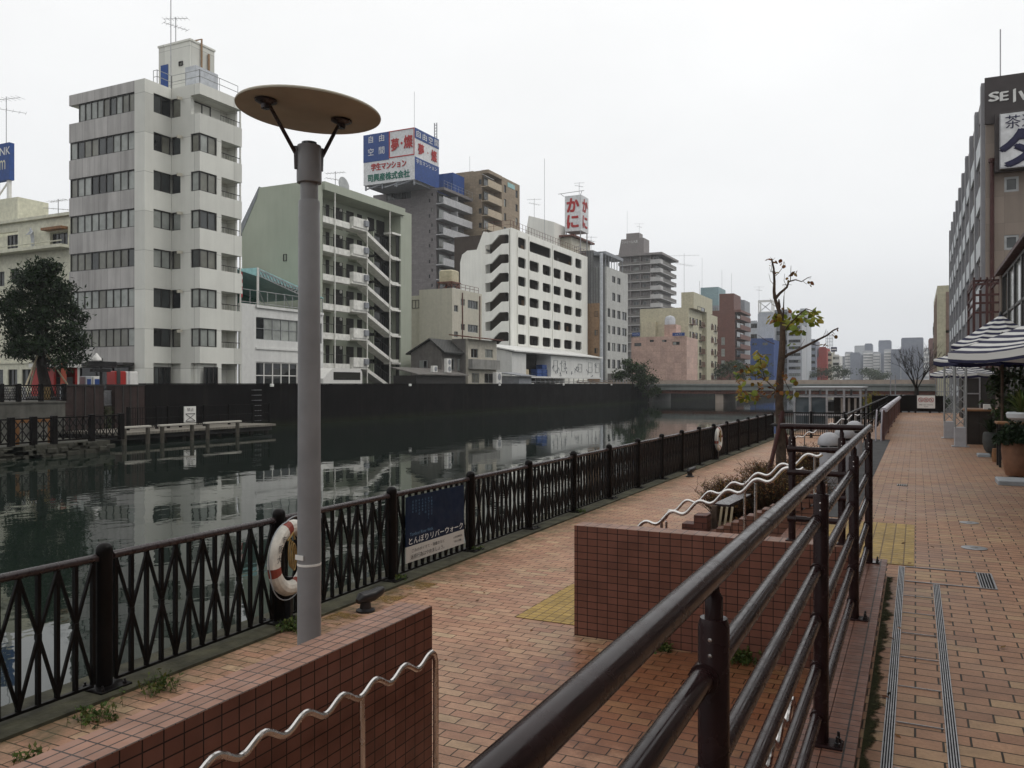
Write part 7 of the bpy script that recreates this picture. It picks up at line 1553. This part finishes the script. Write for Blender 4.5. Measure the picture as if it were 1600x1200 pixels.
# end of the river walk: cross fence and glazed landing shelter
o = thing('cross_fence', 'dark fence across the far end of the river walk', 'fence', (-3.6, 39, LOW))
for x in (-5.6,-4.2,-2.8,-1.5): MB().box(x-.06,x+.06,38.94,39.06,LOW,LOW+1.18).build('post', M['fence'], o)
for xa, xb in ((-5.54,-4.26),(-4.14,-2.86),(-2.74,-1.56)):
    b = MB().box(xa,xb,38.97,39.03,LOW+1.08,LOW+1.14).box(xa,xb,38.97,39.03,LOW+.08,LOW+.12)
    for i in range(14): x = xa+(xb-xa)*(i+.5)/14; b.box(x-.012,x+.012,38.99,39.01,LOW+.12,LOW+1.08)
    b.build('bar_panel', M['fence'], o)
o = thing('landing_shelter', 'light steel and glass landing shelter at the end of the river walk', 'shelter', (-5.6, 44, LOW)); xa, xb = -5.55, -2.45; zt_ = 1.42
b = MB()
for x in (xa, xa+.75, -4.0, -3.2, xb):
    for y in (44.0, 49.0): b.box(x-.05,x+.05,y-.05,y+.05,LOW,zt_)
for zz in (zt_-.05, .98, .05):
    for y in (44.0, 49.0): b.box(xa+.051,xb-.051,y-.04,y+.04,zz-.04,zz+.04)
    for x in (xa, xb): b.box(x-.04,x+.04,44.051,48.949,zz-.04,zz+.04)
b.build('frame', M['galv'], o); M['clearglass'] = glassmat('shelter_pane', (.05,.065,.075), .06)
for a, c in ((xa+.06,xa+.69),(xa+.81,-4.06)): MB().box(a,c,44.06,44.08,LOW+.1,.93).build('pane', M['clearglass'], o)
MB().box(xa-.1,xb+.1,43.8,49.2,zt_+.001,zt_+.05).build('roof', M['palepanel'], o); MB().box(-3.9,-2.6,46.8,48.8,LOW,.9).build('booth', M['dark'], o)
for x in (-3.5,-3.15,-2.85): MB().box(x-.05,x+.05,46.6,46.79,LOW,.85).build('white_panel', M['white'], o)
# ---------------------------------------------------------------- bare fan shaped tree beyond the end fence
def twigs(b, p, d, L_, r, lev):
    q = p+d*L_; m1 = (p+q)/2+Vector((R.gauss(0,.04),R.gauss(0,.04),.03))*L_; b.tube([p,m1,q], [r,r*.8,r*.55], 5 if r > .02 else 3, caps=False)
    if lev <= 0: return
    for k in range(3 if lev > 1 else 4):
        dd = (d+Vector((R.gauss(0,.33), R.gauss(0,.33), R.gauss(.12,.22)))).normalized(); twigs(b, m1.lerp(q, R.uniform(.2,1)), dd, L_*R.uniform(.5,.8), r*.55, lev-1)
o = thing('bare_tree', 'bare fan shaped tree beyond the promenade end fence', 'tree', (XY(1432,75), 75, 0)); b = MB(); x = XY(1432,75); b.tube([(x,75,-.1),(x,75,1.3)], [.2,.15], 8)
for k in range(9):
    a = k*2*pi/9; twigs(b, Vector((x,75,1.1)), Vector((cos(a)*.55,sin(a)*.55,1)).normalized(), R.uniform(1.3,1.8), .05, 4)
b.build('trunk', M['trunk_dark'], o)
# ---------------------------------------------------------------- young autumn tree in the planter
YT = 14.3
def tp(cx, cy, dy=0): return onY(1150+.25*cx, 380+.25*cy, YT+dy)
o = thing('young_tree', 'young pruned tree with a few yellow green autumn leaves in the planter', 'tree', tuple(tp(285,1200)*1.0))
b = MB(); base = tp(283,1180); base.z = soil(base.x, YT)-.05
tr = [base, tp(280,1150), tp(270,1000,.03), tp(275,850), tp(286,700,-.03), tp(292,600), tp(291,520), tp(280,450,.03), tp(258,390), tp(243,345)]; b.tube(tr, [.095,.078,.066,.06,.056,.05,.043,.036,.03,.025], 10)
B_ = [([(243,345),(238,300),(240,240),(236,160),(222,95)], .03), ([(246,345),(275,312),(318,275),(330,240),(372,228)], .026), ([(372,228),(410,240),(450,215),(468,210)], .01), ([(340,235),(342,190),(344,140)], .008), ([(238,170),(218,180),(208,150)], .006), ([(239,210),(262,190),(290,155),(300,115)], .008), ([(238,300),(250,340),(268,350)], .004),
      ([(293,722),(330,693),(380,672),(450,636),(520,600),(570,575),(608,545),(640,530)], .026), ([(470,630),(510,640),(560,632)], .008), ([(600,552),(618,570)], .006), ([(291,500),(296,430),(300,330)], .018), ([(270,400),(268,352)], .03), ([(272,950),(230,900),(180,850),(120,820),(60,830),(10,800)], .014), ([(274,900),(210,960),(120,955),(60,940)], .012), ([(276,870),(300,850),(340,930)], .01), ([(240,630),(190,610),(140,575)], .008), ([(180,850),(165,780),(150,720)], .008), ([(292,560),(340,500),(400,440),(440,410),(500,430)], .016), ([(400,440),(450,480),(490,490)], .01), ([(292,540),(350,540),(410,545)], .01), ([(290,520),(260,500),(240,460)], .01), ([(232,100),(210,130)], .004), ([(225,110),(245,90)], .004), ([(236,200),(222,170),(224,120),(216,85)], .005), ([(238,260),(215,235),(205,190)], .005), ([(290,262),(322,255),(350,262)], .005), ([(318,275),(300,235),(304,190)], .005), ([(420,238),(440,255),(455,250)], .004), ([(450,215),(462,225),(472,205)], .003), ([(300,330),(306,290),(303,265)], .005), ([(360,690),(400,650),(430,600)], .005), ([(255,400),(225,380),(212,345)], .005), ([(520,600),(545,585),(560,550)], .005), ([(60,830),(40,860),(20,870)], .005), ([(120,955),(90,985),(60,990)], .005), ([(300,115),(312,150)], .004)]
for pts_, r in B_:
    n = len(pts_); dd = R.uniform(-.5,.5) if r < .02 else R.uniform(-.15,.15); b.tube([tp(x, y, dd*i/max(1,n-1)) for i, (x, y) in enumerate(pts_)], [r*(1-.6*i/max(1,n-1)) for i in range(n)], 6)
b.build('trunk', M['trunk'], o)
g_ = MB(); u_ = MB(); y_ = MB()
def leaves(mb, cx, cy, n, sx, sy, size, dsp=.35):
    n = max(3, int(n*.62)); sx *= 1.12; sy *= 1.1; size *= .9
    for _ in range(n):
        p = tp(cx+R.gauss(0,sx), cy+R.gauss(0,sy), R.gauss(0,dsp)); s_ = size*R.uniform(.6,1.2); a = R.uniform(0,2*pi); d = Vector((cos(a)*.8, sin(a)*.8, -R.uniform(.2,1.1))).normalized(); v = d.cross(Vector((R.gauss(0,.4),R.gauss(0,.4),1))).normalized(); nn = d.cross(v)*.12*s_
        P = [p, p+d*s_*.25+v*s_*.33, p+d*s_*.6+v*s_*.36+nn, p+d*s_, p+d*s_*.6-v*s_*.36+nn, p+d*s_*.25-v*s_*.33]; mid = p+d*s_*.5-nn
        mb.add(P+[mid], [(0,1,6),(1,2,6),(2,3,6),(3,4,6),(4,5,6),(5,0,6)], 0, True)
for cx, cy, n, sx, sy, s_ in ((385,440,26,28,22,.15),(450,425,16,22,14,.15),(500,432,12,16,12,.15),(480,480,12,20,12,.16),(300,500,26,24,18,.16),(360,520,20,26,24,.14),(400,545,10,16,12,.13),(345,470,14,20,16,.14),(345,645,4,6,10,.1)): leaves(g_, cx, cy, n, sx, sy, s_)
for cx, cy, n, sx, sy, s_ in ((250,455,20,18,22,.15),(150,715,26,22,20,.15),(165,760,14,20,18,.13),(85,780,18,26,16,.14),(40,845,16,22,16,.14),(10,810,12,20,20,.13),(60,930,22,30,20,.15),(110,960,18,26,20,.15),(10,935,12,18,16,.14),(330,935,10,14,12,.13),(350,850,8,14,10,.12),(170,830,10,20,14,.12)): leaves(y_, cx, cy, n, sx, sy, s_)
for cx, cy, n, sx, sy, s_ in ((200,925,22,34,20,.13),(250,940,18,20,20,.12),(240,890,18,20,16,.12),(140,880,14,26,18,.12),(295,830,14,14,20,.11),(375,180,5,8,8,.16),(300,120,4,8,10,.11),(240,110,5,16,14,.09),(265,175,6,14,14,.1),(330,220,4,10,8,.09),(455,240,2,4,6,.1),(610,550,7,16,14,.09),(550,630,5,12,8,.11),(312,400,5,10,10,.12),(208,98,2,4,4,.1)): leaves(u_, cx, cy, int(n*.8), sx, sy, s_*.85)
g_.build('green_leaves', M['leaf_green'], o).name = 'green_foliage'; y_.build('yellow_foliage', M['leaf'], o); u_.build('rusty_foliage', M['leaf_rust'], o)
MB().tube([(base.x-.25,YT-.35,soil(base.x,YT)-.1),(base.x+.04,YT-.1,1.15)], .035, 7).tube([(base.x+.3,YT+.2,soil(base.x,YT)-.1),(base.x-.02,YT-.05,1.1)], .035, 7).build('stake', M['maroon'], o); MB().tube([(base.x-.14,YT-.13,.92),(base.x+.14,YT-.13,.92),(base.x+.14,YT+.12,.92),(base.x-.14,YT+.12,.92)], .02, 6, closed=True).build('tie', M['black'], o)
